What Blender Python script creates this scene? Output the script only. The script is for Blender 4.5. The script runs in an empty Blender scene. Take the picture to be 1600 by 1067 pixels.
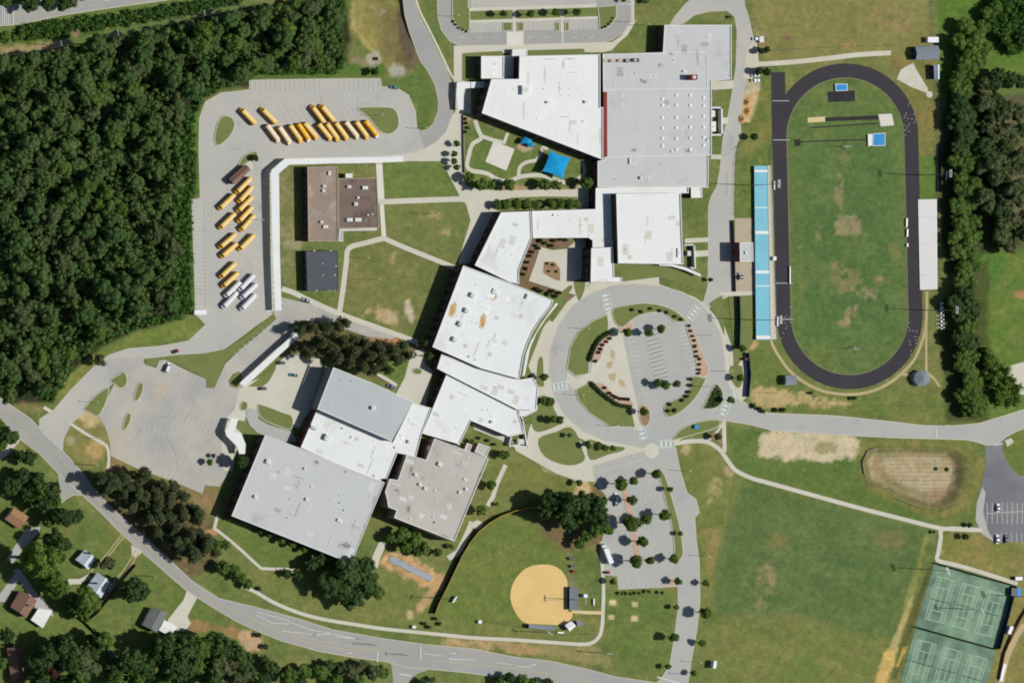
import bpy, math, random
import numpy as np
from mathutils import Vector
from mathutils.geometry import tessellate_polygon

# ------------------------------------------------------------------ camera, sky, sun, exposure
S = 0.35                       # metres per photograph pixel on the ground
ALT, LEAN = 2500.0, 0.5        # height of the aircraft; it flies west of the school, so walls facing west show
W_M = 1600 * S
scene = bpy.context.scene
cam_d = bpy.data.cameras.new('camera')
cam = bpy.data.objects.new('camera', cam_d)
scene.collection.objects.link(cam)
CAM = (-LEAN * ALT, 0.0, ALT)
cam.location = CAM
cam_d.sensor_width = 36.0
cam_d.lens = 36.0 * ALT / W_M
cam_d.shift_x = LEAN * ALT / W_M
cam_d.clip_start = 10.0
cam_d.clip_end = 30000.0
scene.camera = cam

SUN_EL, SUN_AZ = 50.0, 93.0
world = bpy.data.worlds.new('World')
scene.world = world
world.use_nodes = True
nt = world.node_tree
for n in list(nt.nodes):
    nt.nodes.remove(n)
sky = nt.nodes.new('ShaderNodeTexSky')
sky.sky_type = 'NISHITA'
sky.sun_disc = False
sky.sun_elevation = math.radians(SUN_EL)
sky.sun_rotation = math.radians(SUN_AZ)
bg = nt.nodes.new('ShaderNodeBackground')
bg.inputs['Strength'].default_value = 0.068
wo = nt.nodes.new('ShaderNodeOutputWorld')
nt.links.new(sky.outputs[0], bg.inputs[0])
nt.links.new(bg.outputs[0], wo.inputs[0])

sun_d = bpy.data.lights.new('sun', 'SUN')
sun_d.energy = 5.0
sun_d.angle = math.radians(0.5)
sun_d.color = (1.0, 0.965, 0.90)
sun = bpy.data.objects.new('sun', sun_d)
scene.collection.objects.link(sun)
_e, _a = math.radians(SUN_EL), math.radians(SUN_AZ)
_dir = Vector((-math.cos(_e) * math.sin(_a), -math.cos(_e) * math.cos(_a), -math.sin(_e)))
sun.rotation_euler = _dir.to_track_quat('-Z', 'Y').to_euler()
sun.location = (300, 0, 500)

vs = scene.view_settings
vs.view_transform = 'Standard'
vs.look = 'None'
vs.exposure = -0.42
vs.gamma = 1.0
vs.use_curve_mapping = False
scene.cycles.filter_width = 1.9
scene.cycles.max_bounces = 4
scene.cycles.diffuse_bounces = 2
scene.cycles.glossy_bounces = 2

# ------------------------------------------------------------------ helpers
rnd = random.Random(7)
COL = scene.collection


def P(px, py, z=0.0):
    """The place at height z that the photograph shows at pixel (px, py)."""
    gx, gy = (px - 800) * S, (533.5 - py) * S
    k = (ALT - z) / ALT
    return Vector((CAM[0] + (gx - CAM[0]) * k, CAM[1] + (gy - CAM[1]) * k, z))


def lin(c):
    c = c / 255.0
    return c / 12.92 if c <= 0.04045 else ((c + 0.055) / 1.055) ** 2.4


def rgb(t):
    return tuple(lin(v) for v in t[:3])


def area(pts):
    return 0.5 * sum(pts[i][0] * pts[(i + 1) % len(pts)][1] - pts[(i + 1) % len(pts)][0] * pts[i][1] for i in range(len(pts)))


def ccw(pts):
    pts = [Vector((p[0], p[1])) for p in pts]
    return pts if area(pts) > 0 else pts[::-1]


def offset(pts, d):
    """Polygon (CCW) pushed outwards by d metres (inwards when negative)."""
    out = []
    n = len(pts)
    for i in range(n):
        a, b, c = pts[i - 1], pts[i], pts[(i + 1) % n]
        e1, e2 = (b - a), (c - b)
        if e1.length < 1e-6 or e2.length < 1e-6:
            out.append(b.copy())
            continue
        e1.normalize(); e2.normalize()
        n1, n2 = Vector((e1.y, -e1.x)), Vector((e2.y, -e2.x))
        m = n1 + n2
        if m.length < 1e-3:
            m = n1
        m.normalize()
        k = 1.0 / max(0.35, m.dot(n1))
        out.append(b + m * d * k)
    return out


def spline(pts, n=6, closed=False):
    pts = [Vector((p[0], p[1])) for p in pts]
    out = []
    m = len(pts)
    rng = range(m) if closed else range(m - 1)
    for i in rng:
        p1, p2 = pts[i], pts[(i + 1) % m]
        p0 = pts[i - 1] if (closed or i > 0) else p1 * 2 - p2
        p3 = pts[(i + 2) % m] if (closed or i + 2 < m) else p2 * 2 - p1
        for k in range(n):
            t = k / n
            out.append(0.5 * ((2 * p1) + (p2 - p0) * t + (2 * p0 - 5 * p1 + 4 * p2 - p3) * t * t + (3 * p1 - p0 - 3 * p2 + p3) * t ** 3))
    if not closed:
        out.append(pts[-1])
    return out


class MB:
    """Collects shapes; build() links them as one mesh object."""

    def __init__(self):
        self.v, self.f, self.m = [], [], []

    def add(self, verts, faces, mi=0):
        o = len(self.v)
        self.v += [tuple(p) for p in verts]
        self.f += [tuple(i + o for i in f) for f in faces]
        self.m += [mi] * len(faces)

    def flat(self, pts, z, mi=0):
        tri = tessellate_polygon([[Vector((p[0], p[1], 0)) for p in pts]])
        fs = []
        for t in tri:
            a, b, c = (pts[i] for i in t)
            cr = (b[0] - a[0]) * (c[1] - a[1]) - (b[1] - a[1]) * (c[0] - a[0])
            fs.append(tuple(t) if cr > 0 else tuple(reversed(t)))
        self.add([(p[0], p[1], z) for p in pts], fs, mi)

    def sides(self, pts, z0, z1, mi=0):
        n = len(pts)
        self.add([(p[0], p[1], z0) for p in pts] + [(p[0], p[1], z1) for p in pts],
                 [(i, (i + 1) % n, n + (i + 1) % n, n + i) for i in range(n)], mi)

    def ring(self, a, b, z, mi=0):
        n = len(a)
        self.add([(p[0], p[1], z) for p in a] + [(p[0], p[1], z) for p in b],
                 [(i, (i + 1) % n, n + (i + 1) % n, n + i) for i in range(n)], mi)

    def prism(self, pts, z0, z1, mi=0, top=None):
        pts = ccw(pts)
        self.sides(pts, z0, z1, mi)
        self.flat(pts, z1, mi if top is None else top)

    def box(self, c, s, rot=0.0, mi=0):
        x, y, z = (v / 2 for v in s)
        cr, sr = math.cos(rot), math.sin(rot)
        vs_ = [(c[0] + a * cr - b * sr, c[1] + a * sr + b * cr, c[2] + d) for d in (-z, z) for a, b in ((-x, -y), (x, -y), (x, y), (-x, y))]
        self.add(vs_, [(3, 2, 1, 0), (4, 5, 6, 7), (0, 1, 5, 4), (1, 2, 6, 5), (2, 3, 7, 6), (3, 0, 4, 7)], mi)

    def tube(self, a, b, r0, r1=None, n=8, mi=0, cap=True):
        a, b = Vector(a), Vector(b)
        r1 = r0 if r1 is None else r1
        d = (b - a).normalized()
        u = d.cross(Vector((0, 0, 1)) if abs(d.z) < 0.9 else Vector((1, 0, 0))).normalized()
        w = d.cross(u)
        vs_ = []
        for p, r in ((a, r0), (b, r1)):
            for i in range(n):
                t = 2 * math.pi * i / n
                vs_.append(p + (u * math.cos(t) + w * math.sin(t)) * r)
        fs = [(i, n + i, n + (i + 1) % n, (i + 1) % n) for i in range(n)]
        if cap:
            fs += [tuple(range(n)), tuple(range(2 * n - 1, n - 1, -1))]
        self.add(vs_, fs, mi)

    def strip(self, pts, w, z, mi=0):
        pts = [Vector((p[0], p[1])) for p in pts]
        n = len(pts)
        L, R = [], []
        for i in range(n):
            t = (pts[min(i + 1, n - 1)] - pts[max(i - 1, 0)])
            if t.length < 1e-6:
                t = Vector((1, 0))
            t.normalize()
            nn = Vector((-t.y, t.x)) * w / 2
            L.append(pts[i] + nn); R.append(pts[i] - nn)
        self.add([(p.x, p.y, z) for p in R] + [(p.x, p.y, z) for p in L],
                 [(i, i + 1, n + i + 1, n + i) for i in range(n - 1)], mi)

    def loft(self, secs, mi=0, cap=True):
        n = len(secs[0])
        fs = []
        for k in range(len(secs) - 1):
            for i in range(n):
                j = (i + 1) % n
                fs.append((k * n + i, k * n + j, (k + 1) * n + j, (k + 1) * n + i))
        if cap:
            fs += [tuple(range(n - 1, -1, -1)), tuple(range((len(secs) - 1) * n, len(secs) * n))]
        self.add([p for s_ in secs for p in s_], fs, mi)

    def mesh(self, name, mats):
        me = bpy.data.meshes.new(name)
        me.from_pydata(self.v, [], self.f)
        mats = mats if isinstance(mats, (list, tuple)) else [mats]
        for m in mats:
            me.materials.append(m)
        if len(mats) > 1:
            me.polygons.foreach_set('material_index', self.m)
        me.update()
        return me

    def build(self, name, mats, parent=None, loc=None):
        return link(name, self.mesh(name, mats), parent, loc)


def link(name, data, parent=None, loc=None):
    o = bpy.data.objects.new(name, data)
    COL.objects.link(o)
    if parent is not None:
        o.parent = parent
    if loc is not None:
        o.location = loc
    return o


def tag(o, label, cat, group=None):
    o['label'] = label
    o['category'] = cat
    if group:
        o['group'] = group
    return o


def thing(name, label, cat, loc=(0, 0, 0), rot=0.0, group=None):
    o = bpy.data.objects.new(name, None)
    COL.objects.link(o)
    o.empty_display_size = 0.5
    o.location = loc
    o.rotation_euler = (0, 0, rot)
    return tag(o, label, cat, group)


def struct(name, mb, mats):
    o = mb.build(name, mats)
    o['kind'] = 'structure'
    return o


_kids = {}


def copy_tree(src, loc, rot=0.0, scale=None, label=None, group=None):
    r = src.copy()
    COL.objects.link(r)
    r.location = loc
    r.rotation_euler = (0, 0, rot)
    if scale is not None:
        r.scale = scale
    if label:
        r['label'] = label
    if group:
        r['group'] = group
    for ch in src.children:
        c = ch.copy()
        COL.objects.link(c)
        c.parent = r
        for g in ch.children:
            d = g.copy()
            COL.objects.link(d)
            d.parent = c
    return r


ORD = ['first', 'second', 'third', 'fourth', 'fifth', 'sixth', 'seventh', 'eighth', 'ninth', 'tenth', 'eleventh', 'twelfth',
       'thirteenth', 'fourteenth', 'fifteenth', 'sixteenth', 'seventeenth', 'eighteenth', 'nineteenth', 'twentieth']


# ------------------------------------------------------------------ materials
def base_mat(name):
    m = bpy.data.materials.new(name)
    m.use_nodes = True
    nt = m.node_tree
    b = nt.nodes.get('Principled BSDF')
    return m, nt, b


def nd(nt, typ, **kw):
    n = nt.nodes.new(typ)
    for k, v in kw.items():
        setattr(n, k, v)
    return n


def mixc(nt, fac, a, b, blend='MIX'):
    n = nt.nodes.new('ShaderNodeMix')
    n.data_type = 'RGBA'
    n.blend_type = blend
    for sock, val in ((n.inputs['Factor'], fac), (n.inputs[6], a), (n.inputs[7], b)):
        if hasattr(val, 'links') or hasattr(val, 'is_linked'):
            nt.links.new(val, sock)
        elif isinstance(val, (int, float)):
            sock.default_value = val
        else:
            sock.default_value = (*val[:3], 1.0)
    return n.outputs[2]


def ramp(nt, src, p0, p1, v0=0.0, v1=1.0):
    n = nt.nodes.new('ShaderNodeMapRange')
    nt.links.new(src, n.inputs[0])
    n.inputs[1].default_value = p0
    n.inputs[2].default_value = p1
    n.inputs[3].default_value = v0
    n.inputs[4].default_value = v1
    return n.outputs[0]


def noise(nt, vec, scale, detail=3.0, rough=0.6):
    n = nt.nodes.new('ShaderNodeTexNoise')
    n.inputs['Scale'].default_value = scale
    n.inputs['Detail'].default_value = detail
    n.inputs['Roughness'].default_value = rough
    nt.links.new(vec, n.inputs['Vector'])
    return n.outputs['Fac']


def surf(name, c, c2=None, scale=0.25, fine=1.5, var=0.12, rough=0.9, amount=0.7, metal=0.0, obj=False, stain=None, stain_scale=0.06, stain_lo=0.55, seams=None, spec=0.25):
    """Weathered surface: colour c drifting to c2 in blotches, fine grain, optional stains and sheet seams."""
    m, nt, b = base_mat(name)
    if obj:
        vec = nd(nt, 'ShaderNodeTexCoord').outputs['Object']
    else:
        vec = nd(nt, 'ShaderNodeNewGeometry').outputs['Position']
    c = rgb(c)
    c2 = rgb(c2) if c2 else tuple(v * 0.86 for v in c)
    f = ramp(nt, noise(nt, vec, scale, 4), 0.35, 0.68)
    fm = nd(nt, 'ShaderNodeMath', operation='MULTIPLY')
    nt.links.new(f, fm.inputs[0])
    fm.inputs[1].default_value = amount
    col = mixc(nt, fm.outputs[0], c, c2)
    g = ramp(nt, noise(nt, vec, fine, 3), 0.25, 0.75, 1 - var, 1 + var)
    gc = nd(nt, 'ShaderNodeCombineColor')
    for i in range(3):
        nt.links.new(g, gc.inputs[i])
    col = mixc(nt, 1.0, col, gc.outputs[0], 'MULTIPLY')
    if stain:
        s = ramp(nt, noise(nt, vec, stain_scale, 6, 0.65), stain_lo, stain_lo + 0.2)
        col = mixc(nt, s, col, rgb(stain))
    if seams:
        wx, ang, amt = seams
        mp = nd(nt, 'ShaderNodeMapping')
        mp.inputs['Rotation'].default_value = (0, 0, math.radians(ang))
        nt.links.new(vec, mp.inputs[0])
        sp = nd(nt, 'ShaderNodeSeparateXYZ')
        nt.links.new(mp.outputs[0], sp.inputs[0])
        mo = nd(nt, 'ShaderNodeMath', operation='PINGPONG')
        nt.links.new(sp.outputs[0], mo.inputs[0])
        mo.inputs[1].default_value = wx / 2
        s = ramp(nt, mo.outputs[0], 0.06, 0.22, amt, 0.0)
        col = mixc(nt, s, col, tuple(v * 0.55 for v in c))
    nt.links.new(col, b.inputs['Base Color'])
    b.inputs['Roughness'].default_value = rough
    b.inputs['Metallic'].default_value = metal
    b.inputs['Specular IOR Level'].default_value = spec
    return m


M = {}
M['asphalt'] = surf('asphalt_old', (174, 174, 169), (190, 187, 176), 0.035, 0.9, 0.06, stain=(150, 152, 152), stain_lo=0.6)
M['asphalt_mid'] = surf('asphalt_mid', (170, 171, 168), (180, 179, 172), 0.05, 0.9, 0.06, stain=(150, 152, 154), stain_lo=0.6)
M['asphalt_worn'] = surf('asphalt_worn', (184, 180, 170), (162, 162, 158), 0.05, 1.1, 0.11, amount=1.0, stain=(190, 172, 146), stain_lo=0.55, stain_scale=0.045)
M['asphalt_dark'] = surf('asphalt_dark', (112, 114, 120), (140, 140, 140), 0.04, 0.9, 0.07, stain=(96, 98, 108), stain_lo=0.58)
M['road'] = surf('road_asphalt', (156, 157, 154), (168, 166, 160), 0.05, 1.0, 0.06)
M['concrete'] = surf('concrete', (203, 200, 185), (192, 188, 172), 0.08, 1.2, 0.05)
M['concrete_white'] = surf('concrete_white', (216, 213, 203), (204, 200, 188), 0.1, 1.2, 0.05)
M['kerb'] = surf('kerb_concrete', (196, 191, 172), (184, 178, 160), 0.2, 1.2, 0.05)
M['kerb_dull'] = surf('dull_kerb', (138, 138, 108), (128, 128, 100), 0.2, 1.2, 0.05)
M['brickpave'] = surf('brick_pavers', (182, 168, 148), (172, 158, 140), 0.1, 1.3, 0.08)
M['tan'] = surf('tan_gravel', (186, 170, 130), (170, 156, 118), 0.1, 1.3, 0.1)
M['pale'] = surf('pale_gravel', (204, 200, 184), (190, 184, 164), 0.1, 1.3, 0.08)
M['dirt'] = surf('tan_earth', (196, 160, 100), (176, 132, 76), 0.5, 1.2, 0.1)
M['mulch'] = surf('pine_straw', (158, 132, 102), (124, 98, 70), 0.3, 1.4, 0.16)
M['pinkmulch'] = surf('pink_gravel', (196, 168, 146), (170, 140, 122), 0.3, 1.4, 0.12)
M['track'] = surf('track_rubber', (62, 59, 64), (53, 51, 56), 0.06, 0.8, 0.05, stain=(80, 74, 78), stain_lo=0.62, stain_scale=0.03)
M['blackmat'] = surf('black_surface', (52, 50, 52), (44, 42, 44), 0.3, 1.0, 0.08)
M['sandpit'] = surf('sand', (214, 196, 150), (200, 180, 132), 0.2, 1.0, 0.06)
M['infield'] = surf('infield_clay', (222, 192, 130), (214, 180, 114), 0.09, 0.8, 0.06, stain=(206, 168, 104), stain_lo=0.62, stain_scale=0.12)
M['paint'] = surf('white_paint', (210, 210, 204), (194, 194, 188), 0.5, 2.0, 0.06)
M['paint_faint'] = surf('worn_paint', (208, 207, 200), (192, 191, 184), 0.4, 1.5, 0.06)
M['paint_yellow'] = surf('yellow_paint', (194, 182, 138), (180, 172, 138), 0.5, 1.5, 0.06)
M['paint_dark'] = surf('sealer', (146, 148, 150), (140, 142, 144), 0.5, 1.5, 0.06)
M['lane_dark'] = surf('worn_lane_paint', (92, 90, 94), (80, 78, 82), 0.1, 1.0, 0.1)
M['bar'] = surf('crosswalk_paint', (206, 216, 212), (196, 208, 206), 0.5, 1.5, 0.05)
M['court'] = surf('court_green', (130, 160, 134), (88, 114, 100), 0.085, 0.4, 0.14, amount=1.0, stain=(84, 104, 98), stain_lo=0.55, stain_scale=0.05)
M['courtline'] = surf('court_line', (190, 214, 184), (178, 204, 172), 0.4, 1.5, 0.05)
M['grass_isle'] = surf('lawn_island', (117, 126, 72), (103, 115, 64), 0.12, 1.0, 0.12, stain=(132, 128, 80), stain_lo=0.6)
M['cover'] = surf('ground_cover', (84, 92, 58), (66, 78, 46), 0.3, 0.9, 0.2)

M['roof_white'] = surf('white_membrane', (228, 230, 228), (220, 222, 220), 0.05, 0.6, 0.02, stain=(204, 206, 201), stain_lo=0.58, seams=(6.0, 4, 0.14))
M['roof_white_rot'] = surf('white_membrane_old', (226, 229, 229), (216, 219, 220), 0.04, 0.6, 0.025, stain=(202, 203, 196), stain_lo=0.57, seams=(6.0, 28, 0.13))
M['roof_grey'] = surf('grey_membrane', (196, 198, 198), (188, 190, 190), 0.05, 0.7, 0.03, stain=(172, 173, 170), stain_lo=0.58, seams=(7.0, 4, 0.16))
M['roof_grey_rot'] = surf('grey_membrane_rotated', (192, 195, 194), (186, 189, 187), 0.04, 0.7, 0.03, stain=(168, 171, 169), stain_lo=0.59, seams=(7.0, 22, 0.14))
M['roof_metal'] = surf('grey_standing_seam', (178, 184, 186), (170, 176, 179), 0.05, 0.5, 0.02, seams=(1.6, 24, 0.14), rough=0.6)
M['roof_beige'] = surf('beige_ballast', (188, 184, 176), (174, 170, 162), 0.07, 0.7, 0.05, stain=(146, 138, 128), stain_lo=0.58, stain_scale=0.05)
M['roof_brown'] = surf('stained_brown_roof', (152, 136, 124), (136, 120, 110), 0.14, 0.8, 0.07, stain=(186, 172, 160), stain_lo=0.5, stain_scale=0.07)
M['roof_brown2'] = surf('dark_brown_roof', (126, 110, 99), (110, 96, 88), 0.1, 0.8, 0.08, stain=(74, 66, 62), stain_lo=0.52, stain_scale=0.11)
M['roof_slate'] = surf('slate_metal', (64, 68, 80), (58, 62, 74), 0.1, 0.6, 0.04, seams=(1.0, 90, 0.3), rough=0.55)
M['shingle_brown'] = surf('brown_shingles', (134, 104, 88), (120, 92, 78), 0.3, 1.6, 0.08, obj=True)
M['shingle_orange'] = surf('tan_shingles', (160, 124, 92), (148, 112, 82), 0.3, 1.6, 0.08, obj=True)
M['shingle_grey'] = surf('grey_shingles', (116, 118, 120), (104, 106, 110), 0.3, 1.6, 0.08, obj=True)
M['metal_pale'] = surf('pale_metal_roof', (194, 206, 214), (182, 196, 206), 0.3, 1.0, 0.03, obj=True, rough=0.6)
M['metal_white'] = surf('white_metal', (226, 228, 228), (214, 216, 216), 0.3, 1.0, 0.03, obj=True, rough=0.6)
M['metal_grey'] = surf('grey_metal', (126, 134, 142), (116, 124, 132), 0.3, 1.0, 0.04, obj=True, rough=0.6)
M['coping'] = surf('white_coping', (222, 224, 222), (212, 214, 212), 0.2, 0.8, 0.03)
M['brick'] = surf('red_brick', (108, 66, 58), (92, 58, 52), 0.4, 2.0, 0.1)
M['brick_dark'] = surf('dark_brick', (66, 52, 50), (58, 46, 46), 0.4, 2.0, 0.1)
M['brickred'] = surf('red_cap', (134, 60, 52), (120, 52, 46), 0.3, 1.4, 0.08)
M['tanwall'] = surf('tan_wall', (176, 160, 138), (164, 148, 128), 0.3, 1.5, 0.06)
M['greywall'] = surf('grey_wall', (128, 132, 136), (118, 122, 126), 0.3, 1.5, 0.06)
M['siding'] = surf('white_siding', (206, 204, 198), (196, 194, 188), 0.4, 1.5, 0.05, obj=True)
M['glass'] = surf('window_glass', (44, 54, 66), (38, 46, 58), 0.5, 1.0, 0.05, rough=0.15, spec=0.5, obj=True)
M['frame'] = surf('window_frame', (200, 200, 196), None, 0.5, 1.0, 0.03, obj=True)
M['steel'] = surf('galvanised_steel', (150, 154, 156), (136, 140, 142), 0.5, 2.0, 0.05, rough=0.5, metal=0.4, obj=True)
M['whitepaint'] = surf('white_enamel', (226, 226, 222), (214, 214, 210), 0.6, 2.0, 0.03, rough=0.5, obj=True)
M['darkmetal'] = surf('dark_metal', (48, 52, 58), (42, 46, 52), 0.5, 2.0, 0.05, rough=0.6, obj=True)
M['black'] = surf('black_rubber', (26, 26, 28), (22, 22, 24), 0.5, 2.0, 0.05, obj=True)
M['wood'] = surf('weathered_wood', (110, 92, 74), (92, 76, 62), 0.6, 2.0, 0.1, obj=True)
M['woodred'] = surf('red_brown_deck', (170, 96, 66), (150, 84, 60), 0.6, 2.0, 0.1, obj=True)
M['blue_sail'] = surf('blue_canvas', (20, 148, 204), (28, 156, 208), 0.3, 1.0, 0.03, obj=True)
M['blue_vinyl'] = surf('blue_vinyl', (58, 138, 200), (70, 150, 208), 0.5, 1.2, 0.06, obj=True)
M['blue_bench'] = surf('pale_blue_planks', (134, 196, 212), (120, 186, 206), 0.12, 0.9, 0.04)
M['bench_white'] = surf('aluminium_planks', (248, 246, 243), (240, 238, 235), 0.1, 0.9, 0.03)
M['navy'] = surf('navy_mesh', (30, 52, 82), (26, 44, 70), 0.5, 1.5, 0.08, obj=True)
M['darkgreen'] = surf('windscreen_cloth', (26, 30, 26), (22, 26, 24), 0.5, 1.5, 0.1, obj=True)
M['yellowcap'] = surf('yellow_cap', (206, 176, 60), (190, 160, 60), 0.5, 1.5, 0.05, obj=True)
M['tarp'] = surf('grey_turf_mat', (158, 168, 180), (144, 152, 164), 0.2, 1.0, 0.06)
M['bus_yellow'] = surf('bus_yellow', (226, 172, 52), (220, 164, 48), 0.5, 1.5, 0.03, rough=0.45, obj=True)
M['bus_gold'] = surf('bus_gold', (240, 178, 14), (232, 168, 12), 0.5, 1.5, 0.03, rough=0.45, obj=True)
M['roof_busy'] = surf('light_yellow_bus_roof', (236, 198, 104), (230, 186, 88), 0.6, 1.5, 0.04, rough=0.5, obj=True)  # light yellow roof, paler than the body
M['roof_busp'] = surf('pale_bus_roof', (236, 214, 178), (230, 204, 164), 0.6, 1.5, 0.04, rough=0.5, obj=True)
M['roof_bleach'] = surf('yellow_roof_glare', (242, 212, 136), (236, 198, 110), 0.9, 1.5, 0.06, rough=0.5, obj=True)  # sun glare on the yellow roof ridge, put into the colour
M['bus_cream'] = surf('cream_roof_glare', (240, 224, 196), (234, 214, 184), 0.9, 1.5, 0.06, rough=0.5, obj=True)  # glare on the cream roof ridge, put into the colour
M['bus_white'] = surf('bus_white', (222, 224, 230), (214, 216, 224), 0.5, 1.5, 0.03, rough=0.45, obj=True)
M['red'] = surf('red_paint', (150, 52, 44), (138, 48, 42), 0.5, 1.5, 0.05, obj=True)
M['teal'] = surf('teal_paint', (60, 120, 128), (54, 110, 120), 0.5, 1.5, 0.05, rough=0.35, obj=True)
M['silverblue'] = surf('silver_blue_paint', (150, 164, 184), (140, 154, 174), 0.5, 1.5, 0.04, rough=0.35, obj=True)
M['carblue'] = surf('blue_paint', (66, 100, 150), (60, 92, 140), 0.5, 1.5, 0.04, rough=0.35, obj=True)
M['cardark'] = surf('charcoal_paint', (44, 48, 58), (40, 44, 54), 0.5, 1.5, 0.04, rough=0.35, obj=True)
M['carsilver'] = surf('silver_paint', (160, 164, 164), (150, 154, 154), 0.5, 1.5, 0.04, rough=0.35, obj=True)
M['bark'] = surf('bark', (82, 68, 56), (66, 54, 46), 1.5, 4.0, 0.15, obj=True)
M['orange'] = surf('orange_plastic', (196, 104, 56), (184, 96, 52), 0.5, 1.5, 0.05, obj=True)
M['skylight'] = surf('skylight_dome', (222, 228, 230), (214, 221, 224), 0.5, 1.0, 0.02, rough=0.3, obj=True)
M['stain_mat'] = None


def foliage(name, ca, cb, cc, gscale=0.35):
    """Leaves: tone differs from tree to tree and from clump to clump."""
    m, nt, b = base_mat(name)
    oi = nd(nt, 'ShaderNodeObjectInfo')
    geo = nd(nt, 'ShaderNodeNewGeometry').outputs['Position']
    col = mixc(nt, oi.outputs['Random'], rgb(ca), rgb(cb))
    f = ramp(nt, noise(nt, geo, gscale, 3, 0.7), 0.40, 0.66)
    col = mixc(nt, f, col, rgb(cc))
    g = ramp(nt, noise(nt, geo, 1.3, 2), 0.3, 0.7, 0.72, 1.3)
    gc = nd(nt, 'ShaderNodeCombineColor')
    for i in range(3):
        nt.links.new(g, gc.inputs[i])
    col = mixc(nt, 1.0, col, gc.outputs[0], 'MULTIPLY')
    nt.links.new(col, b.inputs['Base Color'])
    b.inputs['Roughness'].default_value = 0.75
    b.inputs['Specular IOR Level'].default_value = 0.15
    tr = nd(nt, 'ShaderNodeBsdfTranslucent')
    nt.links.new(mixc(nt, 1.0, col, (1.0, 1.08, 0.7), 'MULTIPLY'), tr.inputs[0])
    mx = nd(nt, 'ShaderNodeMixShader')
    mx.inputs[0].default_value = 0.38
    nt.links.new(b.outputs[0], mx.inputs[1]); nt.links.new(tr.outputs[0], mx.inputs[2])
    nt.links.new(mx.outputs[0], nt.nodes['Material Output'].inputs[0])
    return m


M['leaf_forest'] = foliage('forest_leaves', (80, 112, 62), (112, 128, 74), (98, 130, 72))
M['leaf_green'] = foliage('green_leaves', (82, 114, 50), (108, 132, 62), (112, 138, 66))
M['leaf_lot'] = foliage('lawn_tree_leaves', (92, 116, 52), (112, 132, 64), (102, 128, 58))
M['leaf_pine'] = foliage('pine_needles', (96, 110, 70), (110, 116, 78), (106, 120, 78))
M['leaf_needle'] = foliage('grove_needles', (94, 106, 72), (108, 112, 78), (104, 116, 80))
M['leaf_olive'] = foliage('olive_leaves', (100, 112, 74), (120, 124, 84), (110, 120, 78))
M['leaf_shrub'] = foliage('shrub_leaves', (66, 84, 46), (84, 98, 56), (76, 96, 52))
M['leaf_dark'] = foliage('dark_leaves', (66, 94, 52), (86, 108, 58), (80, 106, 58))
M['leaf_red'] = foliage('red_leaves', (96, 58, 54), (110, 68, 60), (88, 60, 50))
M['leaf_vine'] = foliage('vine_leaves', (70, 106, 46), (76, 110, 50), (94, 128, 60), 0.25)

# ------------------------------------------------------------------ the ground: one sheet to the horizon
npr = np.random.RandomState(11)


def vnoise(X, Y, scale, seed, octs=4):
    r = np.random.RandomState(seed)
    out = np.zeros_like(X)
    amp, tot = 1.0, 0.0
    for o in range(octs):
        T = r.rand(64, 64)
        x, y = X / scale * 2 ** o + 17.3 * o, Y / scale * 2 ** o + 5.1 * o
        xi, yi = np.floor(x).astype(int), np.floor(y).astype(int)
        fx, fy = x - xi, y - yi
        fx, fy = fx * fx * (3 - 2 * fx), fy * fy * (3 - 2 * fy)
        a, b = T[yi % 64, xi % 64], T[yi % 64, (xi + 1) % 64]
        c, d = T[(yi + 1) % 64, xi % 64], T[(yi + 1) % 64, (xi + 1) % 64]
        out += amp * ((a * (1 - fx) + b * fx) * (1 - fy) + (c * (1 - fx) + d * fx) * fy)
        tot += amp
        amp *= 0.55
    return out / tot


def axis(lo, hi, step, far):
    core = np.arange(lo, hi + step, step)
    return np.concatenate([[-far, -far * 0.45, -far * 0.2, lo - 220, lo - 60], core, [hi + 60, hi + 220, far * 0.2, far * 0.45, far]])


gx = axis(-292.0, 292.0, 0.62, 9000.0)
gy = axis(-200.0, 200.0, 0.62, 9000.0)
GX, GY = np.meshgrid(gx, gy)
PX, PY = GX / S + 800, 533.5 - GY / S


def sdist(poly):
    """Signed distance in photograph pixels, positive inside."""
    poly = np.array(poly, float)
    x0, y0 = poly.min(0) - 40
    x1, y1 = poly.max(0) + 40
    D = np.full(PX.shape, -1e3)
    sel = (PX > x0) & (PX < x1) & (PY > y0) & (PY < y1)
    if not sel.any():
        return D
    x, y = PX[sel], PY[sel]
    d = np.full(x.shape, 1e9)
    ins = np.zeros(x.shape, bool)
    n = len(poly)
    for i in range(n):
        ax, ay = poly[i]
        bx, by = poly[(i + 1) % n]
        ex, ey = bx - ax, by - ay
        L = ex * ex + ey * ey + 1e-9
        t = np.clip(((x - ax) * ex + (y - ay) * ey) / L, 0, 1)
        d = np.minimum(d, np.hypot(x - ax - t * ex, y - ay - t * ey))
        c = ((ay > y) != (by > y)) & (x < (bx - ax) * (y - ay) / (by - ay + 1e-12) + ax)
        ins ^= c
    D[sel] = np.where(ins, d, -d)
    return D


def ell(cx, cy, rx, ry, ang=0.0, n=20):
    a = math.radians(ang)
    return [(cx + rx * math.cos(t) * math.cos(a) - ry * math.sin(t) * math.sin(a), cy + rx * math.cos(t) * math.sin(a) + ry * math.sin(t) * math.cos(a))
            for t in (2 * math.pi * i / n for i in range(n))]


n_big = vnoise(PX, PY, 90, 1)
n_mid = vnoise(PX, PY, 26, 2)
n_fin = 0.68 * vnoise(PX, PY, 9, 3) + 0.32 * vnoise(PX, PY, 3.6, 4, 2)


def L3(c):
    return np.array(rgb(c))


def blend(Ccol, c, w):
    return Ccol * (1 - w[..., None]) + L3(c) * w[..., None]


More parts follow.
